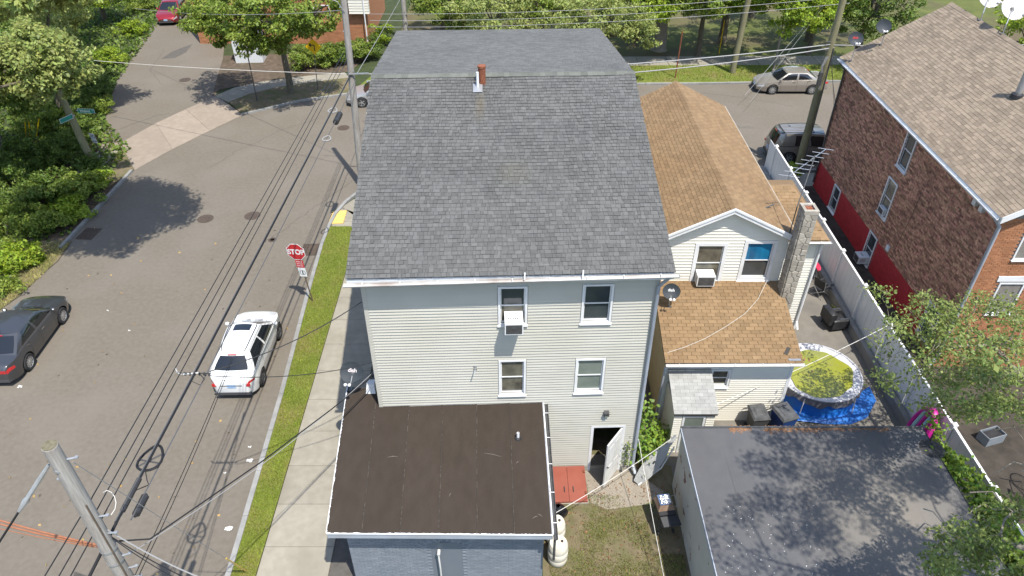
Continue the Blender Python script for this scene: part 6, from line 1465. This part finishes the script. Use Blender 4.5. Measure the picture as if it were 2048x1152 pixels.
# tap with bracket over the white car
t = tpar(bA,bB,745); q = at(bA,bB,t)
tp_ = empty('service_tap', 'tangle of service connectors on the wires above the white car', 'connector', q)
mb = MB(); mb.tube([(-.45,.02,.15),(-.42,.0,.0),(-.3,0,-.05),(.1,0,.0)], .02, 6); mb.build('bracket', gutter_m, tp_)
for i in range(6):
    mb = MB(); mb.tube([(-.35+.12*i,-.05,.05),(-.3+.12*i,.08,-.12),(-.2+.12*i,.02,-.02)], .012, 5); mb.lathe([(.03,-.04),(.03,.04)], (-.28+.12*i,.05,-.08), 6); mb.build('connector', metal_dk if i % 2 else grey_plastic, tp_)
mb = MB(); mb.tube([(.1,0,0),(.25,-.1,-.12),(.2,-.28,-.14),(.02,-.25,-.05)], .012, 5); mb.build('drip_loop', wire_m, tp_)
s0 = q + Vector((.35,.05,0))
hC = LH.M @ Vector((-.05,-.05,7.35))
wire('service drop from the wire tap to the upper corner of the cream house', s0, hC, .014, sag=.25)
wire('thin service drop to the middle of the cream house side', s0 + Vector((0,-.1,-.05)), LH.M @ Vector((-.05,.1,5.0)), .011, sag=.25)
hD = LH.M @ Vector((-.05,.5,4.2))
f0 = PX(262,1100,-7.6)
mb = MB(); c1 = PX(300,1078,-7.2); c2 = PX(340,1050,-6.9); mb.tube([PX(238,1082,-7.75), c1, c2, at(c2,hD,.35)-Z_*.12, at(c2,hD,.7)-Z_*.1, hD], .018, 6); o = mb.build('power_line', wire_m, smooth=True); tag(o, 'thick black service cable from the front pole up to the house side', 'wire', 'overhead wires')
wire('thin wire beside the thick service cable to the house side', PX(255,1110,-7.6), hD + Z_*.15, .009, wire_g, sag=.3)
# strand crossing: guy, white twisted service, orange sleeves
gA = BLp + Vector((.22,.02,9.45))
wire('thin grey strand from the front pole top down to the verge', gA, G(492,1142,.3), .008, wire_g, sag=.02)
mb = MB(); gd = G(492,1142,.1); gt_ = gA + (gd-gA)*.82; mb.tube([gt_, gd], .022, 6); o = mb.build('guy_guard', sign_yellow); tag(o, 'yellow guard at the foot of the thin grey strand', 'cable guard')
gL = BLp + Vector((-.2,.0,9.4)); gE = PX(-40,1145,-9.6)
mb = MB(); d = gE-gL; mb.tube([gL, gL+d*.12, gL+d*.3, gL+d*.32, gL+d*.42], [.03,.045,.04,.06,.03], 8); o = mb.build('guy_grip', metal, smooth=True); tag(o, 'galvanised preformed grip tying the guy to the front pole', 'guy grip')
wire('dark guy wire leaving the front pole to the lower left', gL, gL + d*1.5, .022, sag=0)
oA = PX(196,1090,-7.95)
for i, (u, v, r_) in enumerate(((-30,1032,.022),(-30,1040,.02),(-30,1050,.01))):
    wire(['upper orange insulating sleeve on the wire at lower left','lower orange insulating sleeve on the wire at lower left','thin rusty wire under the orange sleeves'][i], oA + Vector((0,0,-.05*i)), PX(u, v, -11.2), r_, orange_m, sag=.05, name='insulated_line')
wA = PX(212,1058,-7.65)
wire('white twisted service cable running from the front pole to the lower right', wA, PX(400,1155,-6.2), .013, wire_g, sag=.12)
wire('thin dark service wire under the white twisted cable', wA + Vector((.02,0,-.25)), PX(392,1165,-6.2), .011, sag=.1)
wire('second thin dark wire under the white twisted cable', wA + Vector((.02,0,-.3)), PX(375,1170,-6.3), .009, sag=.1)
mb = MB(); mb.tube([PX(206,985,-7.9),PX(214,981,-7.85),PX(222,984,-7.8),PX(229,993,-7.75),PX(232,1005,-7.7),PX(230,1018,-7.72),PX(222,1030,-7.75)], .008, 6); o = mb.build('jumper_wire', wire_w, smooth=True); tag(o, 'white arching jumper wire beside the front pole', 'wire')
wire('pair of dark drop wires from the wires above the white car, left one', PX(463,716,-8.6), PX(270,1150,-7.5), .010, sag=.1)
wire('pair of dark drop wires from the wires above the white car, right one', PX(465,718,-8.6), PX(278,1150,-7.45), .010, sag=.15)
# cross street lines
hz = PY(735,148,34.5)
wire('upper heavy grey cable over the cross street behind the roof', hz, PY(1668,88,36.0), .03, wire_g, sag=.35)
wire('lower heavy grey cable over the cross street behind the roof', hz - Z_*.35, PY(1668,95,36.0), .03, wire_g, sag=.55)
wire('short heavy cable from the right pole past the brick building', PY(1668,90,36.0), Vector((40,36.5,8)), .025, wire_g, sag=.4)
ll = ['highest','second','third']
for i in range(3):
    wire('%s thin line above the cross street at the picture top' % ll[i], PY(740,28+13*i,40), PY(1700,-22+14*i,38.5), .012, wire_g, sag=.35)
wire('white cable across the left street from the trees to the tall pole', PY(188,121,42), PY(715,148,34.5), .016, wire_w, sag=.12)
wire('thin pale cable at the top left above the side lane', PY(270,17,50), PY(690,20,34.5), .014, wire_g, sag=.3)
wire('thin guy from the tall pole up to the top of the picture', PY(712,150,34.5), PY(802,-5,56), .014, wire_g, sag=.05)
wire('slanting guy wire from the park to the sedan front', PY(1490,190,45), PY(1655,0,52), .012, wire_g, sag=0)
wire('second slanting guy wire in front of the champagne sedan', PY(1500,205,44), PY(1665,-10,52), .008, wire_g, sag=0)
for i in range(3):
    wire('drop wire from the right pole to the brick wall, number %s from the left' % ['one','two','three'][i], PY(1664-2*i,105+6*i,36.0), PX(1668+4*i,220+9*i,16.2), .008, sag=.05)
# ropes
wire('white clothes line from the annex corner to the garage', (1.25,12.7,1.75), (5.15,15.35,2.05), .010, wire_w, sag=.12, name='clothes_line', grp='ropes', cat='rope')
wire('white clothes line over the pool to the fence post', (6.7,16.9,1.75), (13.95,20.65,2.05), .011, wire_w, sag=.15, name='clothes_line', grp='ropes', cat='rope')
wire('thin pale cord hanging along the yard beside the garage', PY(1277,878,15.3), G(1330,1165,.6), .009, wire_w, sag=.05, name='clothes_line', grp='ropes', cat='rope')
mb = MB(); pts = [PY(1535,560,20.6)]
for u, v in ((1515,600),(1490,628),(1450,655),(1410,678),(1370,695),(1335,706)):
    o_, d_ = Vector((0,0,H)), ray(u,v)
    # meet the lean-to roof plane
    n_ = Vector((0,-(3.93-3.02),3.05+.25)); P0_ = Vector((5,17.6,3.04)); t = (P0_-o_).dot(n_)/d_.dot(n_); pts.append(o_+d_*t+Z_*.02)
mb.tube(pts, .007, 5); o = mb.build('roof_cable', wire_w, smooth=True); tag(o, 'pale cable curving across the tan lean-to roof', 'cable')
# ================================================================ TREES AND PLANTS
def leafcloud(name, P, Nrm, size, m, parent, seed=1, asp=.55):
    rng = np.random.default_rng(seed); n = len(P)
    N = Nrm + rng.normal(0,.75,(n,3)); N /= np.linalg.norm(N,axis=1,keepdims=True)+1e-9
    T = rng.normal(0,1,(n,3)); T -= N*np.sum(T*N,1,keepdims=True); T /= np.linalg.norm(T,axis=1,keepdims=True)+1e-9
    T[:,2] -= .15; S = np.cross(N,T); sz = size*rng.uniform(.6,1.35,(n,1))
    V = np.empty((n,4,3),np.float32)
    V[:,0] = P - T*sz*.5; V[:,1] = P + S*sz*asp*.5 + N*sz*.10; V[:,2] = P + T*sz*.5 - N*sz*.05; V[:,3] = P - S*sz*asp*.5 + N*sz*.10
    return npmesh(name, V.reshape(-1,3), np.arange(n*4).reshape(n,4), m, parent)
def clumps(rng, c, rad, ncl, nl, cr, shell=.55, zmin=None):
    """clump centres through an ellipsoid, leaves round each"""
    c = np.array(c); rad = np.array(rad); out = []; nor = []; cen = []
    for i in range(ncl):
        d = rng.normal(0,1,3); d /= np.linalg.norm(d); r = shell + (1.08-shell)*rng.uniform()**.7
        if rng.uniform() < .22: r *= rng.uniform(.3,.8)
        q = c + d*rad*r
        if zmin is not None and q[2] < zmin: q[2] = zmin + rng.uniform(0,.6)
        k_ = cr*rng.uniform(.6,1.3); m_ = int(nl*rng.uniform(.5,1.4))
        off = rng.normal(0,1,(m_,3)); off /= np.linalg.norm(off,axis=1,keepdims=True); off *= (k_*rng.uniform(.25,1.0,(m_,1))**.6); off[:,2] *= .55
        out.append(q+off); nn = off/k_*.5 + d*.5; nn[:,2] += .8; nor.append(nn); cen.append(q)
    return np.concatenate(out), np.concatenate(nor), cen
def limb_tubes(mb, rng, a, targets, r0, hubs=None):
    a0 = a = Vector(a)
    for h in hubs or []:
        h = Vector(h); mb.tube([a0, a0+(h-a0)*.5+Z_*.25, h], [r0*1.3, r0, r0*.7], 7)
    for q in targets:
        q = Vector(q)
        if hubs: a = min([Vector(h) for h in hubs], key=lambda h: (h-q).length)
        mid = a + (q-a)*.5 + Vector(rng.normal(0,.18,3)) + Z_*.15*(q-a).length*.3
        mb.tube([a, a+(mid-a)*.5+Vector(rng.normal(0,.05,3)), mid, q], [r0, r0*.75, r0*.45, r0*.12], 6)
def tree(name, label, base, trunk_h, crowns, m, bm=bark, r0=.22, leaf=.2, seed=1, lean=(0,0), group=None, cat='tree', nl=150, cr=.75, top=None):
    rng = np.random.default_rng(seed); base = Vector(base); e = empty(name, label, cat, base, 0, group)
    Ps, Ns, cen = [], [], []
    for (c, rad, ncl) in crowns:
        P, N, ce = clumps(rng, c, rad, ncl, nl, cr); Ps.append(P); Ns.append(N); cen += ce[::max(1,len(ce)//14)]
    P = np.concatenate(Ps) - np.array(base); N = np.concatenate(Ns)
    leafcloud('crown', P, N, leaf, m, e, seed)
    tp = Vector((lean[0],lean[1],trunk_h)); mb = MB()
    mb.tube([Vector((0,0,-.1)), Vector((0,0,.15)), tp*.35+Vector((.04,.02,0)), tp*.7, tp], [r0*1.5,r0*1.12,r0,r0*.9,r0*.75], 10)
    limb_tubes(mb, rng, tp*.96, [Vector(q)-base for q in cen], r0*.4, [Vector(c)-base-Z_*rad[2]*.4 for c, rad, n_ in crowns]); mb.build('trunk', bm, e, smooth=60)
    return e
def bush(label, c, rad, ncl, m, leaf=.12, seed=1, nl=110, cr=.35, name='shrub', group='shrubs along the left bank', cat='shrub'):
    rng = np.random.default_rng(seed); base = Vector((c[0],c[1],0)); e = empty(name, label, cat, base, 0, group)
    P, N, cen = clumps(rng, (0,0,c[2]), rad, ncl, nl, cr, .4, zmin=.12); P[:,2] = np.maximum(P[:,2],.03)
    leafcloud('foliage', P, N, leaf, m, e, seed)
    mb = MB(); limb_tubes(mb, rng, (0,0,0), cen[::max(1,len(cen)//7)], .03); mb.build('stems', bark, e)
    return e
# street tree
tree('street_tree', 'leafy street tree on the far corner verge by the yellow sign', (-15.02,47.5,.05), 3.0, [((-15.0,44.6,6.4),(3.5,3.0,1.7),95),((-17.3,45.0,5.5),(2.2,1.8,1.2),40),((-12.4,45.6,6.0),(1.9,1.8,1.4),34),((-19.0,47.2,6.0),(2.0,1.7,1.3),34),((-15.4,45.0,4.5),(1.9,1.3,.9),30)], lf_mid, r0=.21, leaf=.20, seed=11, nl=130, cr=.62)
# left wood: trees that overhang the road and lane
lt = [('tall pale olive tree overhanging the road by the left pole', (-25.2,29.5), [((-17.2,26.4,13.2),(3.9,3.3,1.2),250),((-22.7,34.4,6.9),(2.4,1.8,1.7),80),((-26.2,33.0,7.4),(2.4,2.2,1.8),60)], lf_olive, 21),
      ('dark leafy tree behind the street name pole', (-29.5,38.5), [((-27.3,37.5,5.6),(2.8,2.6,2.3),75)], lf_dark, 22),
      ('bright green tree at the left edge of the side lane', (-31.5,47.5), [((-29.8,46.5,6.2),(3.0,3.2,2.3),80)], lf_olive, 23),
      ('green tree leaning over the side lane left of the red car', (-35,56.0), [((-33.4,54.5,5.6),(3.2,3.2,2.2),80)], lf_mid, 24),
      ('dense tree in the upper left corner, deep in the wood', (-37.5,47), [((-36.0,46,6.0),(3.6,3.4,2.6),80)], lf_dark, 25),
      ('light tree at the left picture edge above the road', (-31,31), [((-29.0,31.0,7.0),(3.2,3.0,2.2),80)], lf_mid, 26),
      ('dark tree at the left edge behind the light tree', (-35.5,37.5), [((-34,37,6.2),(3.4,3.0,2.4),80)], lf_dark, 27),
      ('mid green tree at the top left corner of the picture', (-41,58), [((-39.5,56.5,4.8),(3.6,3.0,2.6),70)], lf_mid, 28),
      ('bright young tree beside the red car', (-34.5,63), [((-33.9,62,3.4),(2.2,2.6,1.8),55)], lf_bright, 29),
      ('tree with olive leaves between lane and pole', (-27.8,42.5), [((-27.4,42.3,5.2),(1.7,2.2,1.9),50),((-24.7,42.4,10.4),(2.3,1.9,1.0),60)], lf_olive, 30)]
for l, b, cr_, m_, s in lt: tree('wood_tree', l, (b[0],b[1],0), 3.6 if s != 21 else 6.5, cr_, m_, r0=.2, leaf=.21, seed=s, nl=150, cr=.72, group='trees of the left wood')
# left undergrowth
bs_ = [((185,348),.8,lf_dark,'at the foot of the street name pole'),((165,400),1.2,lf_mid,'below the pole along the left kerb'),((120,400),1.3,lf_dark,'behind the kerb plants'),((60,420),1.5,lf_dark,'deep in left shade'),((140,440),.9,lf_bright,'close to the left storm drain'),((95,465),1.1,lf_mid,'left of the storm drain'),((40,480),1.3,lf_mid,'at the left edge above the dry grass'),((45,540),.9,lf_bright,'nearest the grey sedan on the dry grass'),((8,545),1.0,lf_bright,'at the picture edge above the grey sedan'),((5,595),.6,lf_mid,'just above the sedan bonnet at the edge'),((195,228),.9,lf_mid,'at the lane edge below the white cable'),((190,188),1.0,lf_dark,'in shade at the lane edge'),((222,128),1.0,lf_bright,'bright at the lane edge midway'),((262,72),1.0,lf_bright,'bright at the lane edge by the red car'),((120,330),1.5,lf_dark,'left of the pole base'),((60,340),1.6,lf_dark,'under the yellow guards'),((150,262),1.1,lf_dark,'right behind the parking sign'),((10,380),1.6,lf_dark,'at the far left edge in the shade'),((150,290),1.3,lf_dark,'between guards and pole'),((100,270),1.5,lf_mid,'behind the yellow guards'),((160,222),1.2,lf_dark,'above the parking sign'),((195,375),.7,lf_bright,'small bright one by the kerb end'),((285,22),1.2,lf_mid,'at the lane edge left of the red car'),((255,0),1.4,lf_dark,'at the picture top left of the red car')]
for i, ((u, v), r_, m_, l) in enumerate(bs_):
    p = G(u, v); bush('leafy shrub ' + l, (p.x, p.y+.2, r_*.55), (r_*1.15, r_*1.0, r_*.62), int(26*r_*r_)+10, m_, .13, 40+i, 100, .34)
# ground ivy in the wood (uncountable)
rng = np.random.default_rng(77); n = 52000; poly = [G2(*p) for p in [(262,300),(205,232),(235,165),(318,48),(345,-25),(-150,-20),(-250,300),(-150,700),(0,600),(60,500),(140,470),(180,400)]]
px_ = np.array(poly); X = rng.uniform(-52,-20,n); Yv = rng.uniform(24,72,n); ins = np.zeros(n,bool); j = len(px_)-1
for i in range(len(px_)):
    c1 = (px_[i,1] > Yv) != (px_[j,1] > Yv); xx = (px_[j,0]-px_[i,0])*(Yv-px_[i,1])/(px_[j,1]-px_[i,1]+1e-9)+px_[i,0]; ins ^= c1 & (X < xx); j = i
walkm = np.zeros(n,bool)
P = np.stack([X[ins],Yv[ins],.05+.22*rng.uniform(0,1,ins.sum())**2],1); N = np.zeros_like(P); N[:,2] = 1
o = leafcloud('ground_ivy', P, N, .24, lf_dark, None, 5, .8); tag(o, 'dark ivy carpet under the left trees', 'ivy', kind='stuff')
# hedge by the orange building
rng = np.random.default_rng(5)
for i, (u, v, r_) in enumerate([(640,140,1.0),(672,136,1.1),(705,130,1.1),(735,122,1.1),(602,145,.9)]):
    p = G(u, v); bush('clipped dark hedge clump %s by the orange building' % ['beside the yellow sign post','left of the tall pole','behind the tall pole','right of the tall pole','under the street tree'][i], (p.x,p.y+.6,.9), (1.25,.9,.75), 34, lf_dark if i % 2 else lf_mid, .13, 90+i, 130, .38, name='hedge', group='hedge before the orange building', cat='hedge')
p = G(764,95); bush('round bright clipped bush at the roof corner by the orange building', (p.x,p.y+.3,1.0), (.8,.8,.8), 24, lf_bright, .12, 97, 130, .32, name='clipped_bush', group='hedge before the orange building', cat='hedge')
# park trees
pt = [('olive tree before the park whose crown shows over the roof left', (-1.6,51.5), [((-1.2,50.2,4.3),(3.4,2.2,1.7),66)], lf_olive, 61, .2),
      ('pale spreading tree over the right end of the grey roof', (6.0,50.6), [((5.6,49.6,4.3),(3.6,2.0,1.8),70),((8.6,49.2,3.4),(1.5,1.2,1.0),18)], lf_olive, 62, .2),
      ('thick-trunked park tree with bright leaves right of the roof', (11.3,55.9), [((11.5,54.0,5.3),(3.4,2.8,1.8),80),((8.6,56.5,7.2),(4.6,3.4,1.4),80),((10.2,52.9,4.4),(1.8,1.3,1.0),26)], lf_mid, 63, .5),
      ('large shade tree in the middle of the park', (16.5,57.5), [((15.8,55.8,6.4),(5.0,3.6,2.0),120)], lf_mid, 64, .3),
      ('slim yellow-green tree behind the champagne sedan', (18.75,51.2), [((19.6,50.4,4.7),(2.4,1.6,1.6),52),((18.4,50.9,6.4),(2.0,1.6,1.2),30)], lf_bright, 65, .09),
      ('dark evergreen beside the right pole in the park', (23.5,58), [((23.2,56.4,4.4),(2.6,2.4,2.2),70),((27,57,8.5),(4,4,1.4),60)], lf_dark, 66, .3),
      ('drooping spruce-like tree left of the brick roof peak', (25.5,53.5), [((25.0,51.6,4.8),(2.6,2.2,2.4),70)], lf_dark, 67, .25),
      ('dark park tree deep behind the grey roof', (1.5,58), [((1.5,57,4.2),(4.2,2.6,2.2),80)], lf_dark, 68, .3),
      ('dark tree behind the roof near the distant pole', (-5.5,60), [((-5.2,59,3.6),(3.6,2.6,2.2),70)], lf_dark, 69, .3),
      ('shady tree behind the thick-trunked tree', (8.2,62), [((8.5,60,5.0),(4.5,3,2.4),80)], lf_dark, 70, .3),
      ('tall tree behind the slim yellow-green tree', (20.5,64), [((20.0,62,5.6),(4.2,3,2.4),80)], lf_mid, 71, .3),
      ('young bright tree between the pale tree and the thick-trunked one', (9.6,57), [((9.4,52.6,4.6),(2.4,1.6,1.5),50)], lf_bright, 73, .12),
      ('leafy tree over the grass strip left of the pale smooth pole', (14.0,54.5), [((13.8,53.0,4.9),(2.6,1.6,1.4),60)], lf_mid, 74, .2),
      ('bright leafy tree right of the pale smooth pole', (17.2,55.5), [((17.0,53.4,5.2),(2.4,1.6,1.4),56)], lf_bright, 75, .2),
      ('full green tree behind the right utility pole', (22.5,55), [((22.3,53.2,5.0),(2.4,1.8,1.7),60)], lf_bright, 76, .2),
      ('bright tree behind the left half of the roof ridge', (-4.5,54), [((-4.3,52.8,4.2),(2.6,1.8,1.6),50)], lf_mid, 77, .2),
      ('mid green tree right behind the roof ridge centre', (2.2,54), [((2.2,52.8,4.4),(2.6,1.8,1.6),50)], lf_mid, 78, .2),
      ('bright garden tree beyond the brick roof at the right edge', (34.5,48), [((33.0,46.5,4.2),(2.6,2.2,2.0),60)], lf_bright, 72, .2)]
for l, b, cr_, m_, s, r_ in pt: tree('park_tree', l, (b[0],b[1],.02), 2.8, cr_, m_, r0=r_, bm=bark_l if r_ in (.09,.5) else bark, leaf=.19, seed=s, nl=125, cr=.62, group='trees of the park')
p = G(1552,322); bush('bright shrub at the end of the white fence', (p.x,35.4,.5), (.6,.5,.5), 16, lf_bright, .1, 110, 100, .25, group='small plants in the yards')
p = G(1990,130,0); bush('dry orange-tinged shrub beyond the brick roof', (33.5,41.5,1.4), (2.2,1.6,1.3), 40, grass_dry, .16, 111, 110, .5, group='small plants in the yards')
# ---- near tree at right: visible branches plus crown beyond the frame
NB = Vector((15.6,7.4,0)); nt_ = empty('maple_tree', 'near tree reaching leafy branches in from the right over the fence', 'tree', NB)
rng = np.random.default_rng(123)
def toP(p):
    dep = p[1]*_c - (p[2]-H)*_s; up = p[1]*_s + (p[2]-H)*_c; return 1024+FPX*p[0]/dep, 576-FPX*up/dep
polyA = [(1985,585),(2048,560),(2048,840),(1960,825),(1880,830),(1800,790),(1745,775),(1720,730),(1770,640),(1800,600),(1850,590),(1900,610)]
polyB = [(1900,1035),(1960,1015),(2048,1000),(2048,1160),(1830,1160),(1850,1110),(1835,1085),(1870,1050)]
polyC = [(1740,575),(1790,580),(1800,600),(1770,625),(1735,600)]
def inp(poly, x, y):
    r = False; j = len(poly)-1
    for i in range(len(poly)):
        if (poly[i][1] > y) != (poly[j][1] > y) and x < (poly[j][0]-poly[i][0])*(y-poly[i][1])/(poly[j][1]-poly[i][1])+poly[i][0]: r = not r
        j = i
    return r
cl = []
while len(cl) < 160:
    u, v = rng.uniform(1720,2060), rng.uniform(555,835)
    if (inp(polyA,u,v) and (u > 1860 or rng.uniform() < .45)) or (inp(polyC,u,v) and rng.uniform() < .5):
        z = rng.uniform(4.6,6.4) + (u-1900)/300; p = G(u,v,z); cl.append((np.array(p), .42, 62 if u > 1830 else 40))
while len(cl) < 198:
    u, v = rng.uniform(1830,2060), rng.uniform(1000,1160)
    if inp(polyB,u,v): z = rng.uniform(5.4,6.8); p = G(u,v,z); cl.append((np.array(p), .36, 60))
off_ = 0
while off_ < 165:
    d = rng.normal(0,1,3); d /= np.linalg.norm(d); q = np.array((12.4,7.6,11.4)) + d*np.array((4.6,4.6,3.6))*rng.uniform(.25,1)**.5
    u, v = toP(q)
    if -50 < u < 2110 and -60 < v < 1215: continue
    if q[2] > 16.5 or q[1]*_c-(q[2]-H)*_s < 1: continue
    cl.append((q, .58, 210)); off_ += 1
for q in [(7.4,8.0,12.2),(8.0,7.7,12.4),(7.7,7.2,12.6),(8.5,7.0,12.5),(8.3,6.4,12.7),(9.0,6.8,12.2),(7.6,6.6,12.9),(8.6,6.0,12.8)]: cl.append((np.array(q), .6, 60))
Ps, Ns = [], []
for q, k_, m_ in cl:
    off = rng.normal(0,1,(m_,3)); off /= np.linalg.norm(off,axis=1,keepdims=True); off *= k_*rng.uniform(.2,1,(m_,1))**.6; off[:,2] *= .5; Ps.append(q+off); nn = off*.8; nn[:,2] += .9; Ns.append(nn)
lf_near = leafm('leaf_near', (.125,.165,.04), (.185,.225,.07), .45)
leafcloud('crown', np.concatenate(Ps)-np.array(NB), np.concatenate(Ns), .115, lf_near, nt_, 9, .5)
mb = MB(); tA = Vector((-.6,.3,4.2)); mb.tube([(0,0,-.1),(0,0,.2),(-.2,.1,2),tA], [.34,.26,.22,.19], 10)
vis = [Vector(q)-NB for q, k_, m_ in cl]
hubA = G(1985,690,5.2)-NB; hubB = G(2030,1090,6.0)-NB; hubC = Vector((-3.4,.4,10.5)); hubD = Vector((-1.5,-1.5,10))
hubE = G(1880,700,5.4)-NB
for h in (hubA, hubB, hubC, hubD): mb.tube([tA, tA+(h-tA)*.5+Z_*.4, h], [.15,.10,.06], 8)
mb.tube([hubA, (hubA+hubE)/2+Z_*.1, hubE], [.05,.035,.025], 6)
nodes = [(hubA,.05),(hubE,.035),(hubB,.05),(hubC,.07),(hubD,.07)]
order = sorted(range(len(vis)), key=lambda i: min((vis[i]-h[0]).length for h in nodes[:5]))
for i in order:
    q = vis[i]
    if i >= 198 and i % 2: continue
    h, r_ = min(nodes, key=lambda h: (h[0]-q).length + (0 if h[1] > .012 else .25)); r2 = max(.007, r_*.72)
    mid = h+(q-h)*.5+Vector(rng.normal(0,.06,3)); mb.tube([h, mid, q], [r2, r2*.85, r2*.7], 5); nodes.append((q, r2))
mb.build('trunk', bark_l, nt_, smooth=60)
# bare twigs poking into view
for (u0,v0,u1,v1) in [(2048,760,1995,680),(1990,860,2048,880),(2048,930,1985,950),(1930,1030,1985,1018),(1985,1018,2030,1060),(1940,985,2010,1015)]:
    z = 4.2; a, b = G(u0,v0,z), G(u1,v1,z+.3); c = (a+b)/2+Vector((.1,.1,.2)); mb = MB(); mb.tube([a-NB,c-NB,b-NB], [.022,.015,.006], 5); mb.build('twig', bark_l, nt_)
# ---- vines and weeds
def vine(label, pts, n, m, size, seed, spread=.18):
    rng = np.random.default_rng(seed); base = Vector(pts[0]); e = empty('vine', label, 'vine', (base.x,base.y,0), 0, 'vines and weeds'); b0 = np.array((base.x,base.y,0.))
    P = []; 
    for i in range(n):
        k_ = rng.integers(0,len(pts)-1); t = rng.uniform(); q = np.array(pts[k_])*(1-t)+np.array(pts[k_+1])*t; P.append(q + rng.normal(0,spread,3)*np.array((1,1,.7)))
    P = np.array(P); P[:,2] = np.maximum(P[:,2],.06); N = np.zeros_like(P); N[:,2] = 1.0; N[:,1] = -.4
    leafcloud('leaves', P-b0, N, size, m, e, seed, .8)
    mb = MB(); mb.tube([Vector(q)-Vector(b0) for q in pts], .014, 5); mb.build('stem', bark, e); return e
vine('bright vine growing up beside the house downspout', [G(1295,905,.1),(4.35,15.6,.9),(4.3,16.2,1.5),PY(1290,812,16.6)], 520, lf_ivy, .13, 1, .2)
vine('vine spreading over the rubble beside the porch', [G(1320,900,.2),G(1300,885,.5),G(1335,868,.6),G(1310,860,.8)], 460, lf_ivy, .12, 2, .2)
vine('leafy vine between the garage roof edge and the white fence', [(12.75,14.2,.2),(12.8,14.4,2.2),(12.9,13.7,2.5),(13.1,12.8,2.5),(13.2,12.1,2.5),(13.25,11.3,2.3)], 1250, lf_ivy, .15, 3, .24)
vine('small sprig of vine on the fence beside the garage patch', [(12.95,14.6,2.3),(12.9,15.0,2.6),(12.85,15.3,2.75)], 130, lf_ivy, .11, 4, .13)
vine('dark creeper hanging lower along the fence foot', [(13.3,12.6,.2),(13.4,12.4,1.6),(13.4,11.4,1.7),(13.35,10.6,1.7)], 700, lf_dark, .16, 5, .25)
vine('weeds along the low wall by the folding chairs', [(13.62,24.2,.1),(13.62,23.5,.15),(13.62,22.9,.12)], 120, lf_mid, .08, 6, .07)
vine('thin creeper specks on the siding beside the open door', [LH.M @ Vector((7.72,-.08,.3)), LH.M @ Vector((7.7,-.08,.9)), LH.M @ Vector((7.72,-.08,1.5))], 90, lf_dark, .07, 7, .09)
# fallen leaves on the road (uncountable)
rr = random.Random(31); mb = MB()
for i in range(130):
    if i < 110: p = G(rr.uniform(0,640), rr.uniform(420,1150))
    else: p = G(rr.uniform(440,660), rr.uniform(450,1150))
    if not (-21.0 < p.x < -8.9): continue
    z = .02 if p.x < -8.9 else .14; a = rr.uniform(0,6.3); s = rr.uniform(.02,.05); d = Vector((math.cos(a),math.sin(a),.15))*s; nn = Vector((-d.y,d.x,.05))*.7; c = Vector((p.x,p.y,z)); mb.quad(c-d-nn,c+d-nn,c+d+nn,c-d+nn)
o = mb.build('fallen_leaves', leaf_y); tag(o, 'scattered fallen leaves on the road', 'leaves', kind='stuff')
rr = random.Random(32); mb = MB()
for i in range(900):
    x, y = rr.uniform(1.2,5.1), rr.uniform(9.5,15.2); a = rr.uniform(0,6.3); s = rr.uniform(.008,.03); d = Vector((math.cos(a),math.sin(a),.15))*s; nn = Vector((-d.y,d.x,.05))*.7; c = Vector((x,y,.03)); mb.quad(c-d-nn,c+d-nn,c+d+nn,c-d+nn)
o = mb.build('yard_debris', needles); tag(o, 'small dry debris scattered over the back yard', 'debris', kind='stuff')
# cracks and patches of the asphalt
crack_m = M('crack_sealer', (.075,.07,.062), rough=.85)
rr = random.Random(8)
for pts in [[(705,362),(640,408),(575,455),(520,492)],[(640,236),(560,262),(480,300),(400,345)],[(230,262),(300,235),(345,225)],[(330,100),(300,140),(330,175)],[(1400,185),(1480,195),(1600,215)]]:
    P = [];
    for (a, b) in zip(pts[:-1], pts[1:]):
        A, Bq = G(*a), G(*b)
        for i in range(8): P.append(A.lerp(Bq, i/8) + Vector((rr.gauss(0,.05), rr.gauss(0,.05), 0)))
    mb = MB()
    for p, q in zip(P[:-1], P[1:]):
        d = (q-p).normalized(); n = Vector((-d.y,d.x,0))*rr.uniform(.006,.014); mb.quad(*[Vector((t.x,t.y,.0165)) for t in (p-n,q-n,q+n,p+n)])
    o = mb.build('road_crack', crack_m); o['kind'] = 'structure'
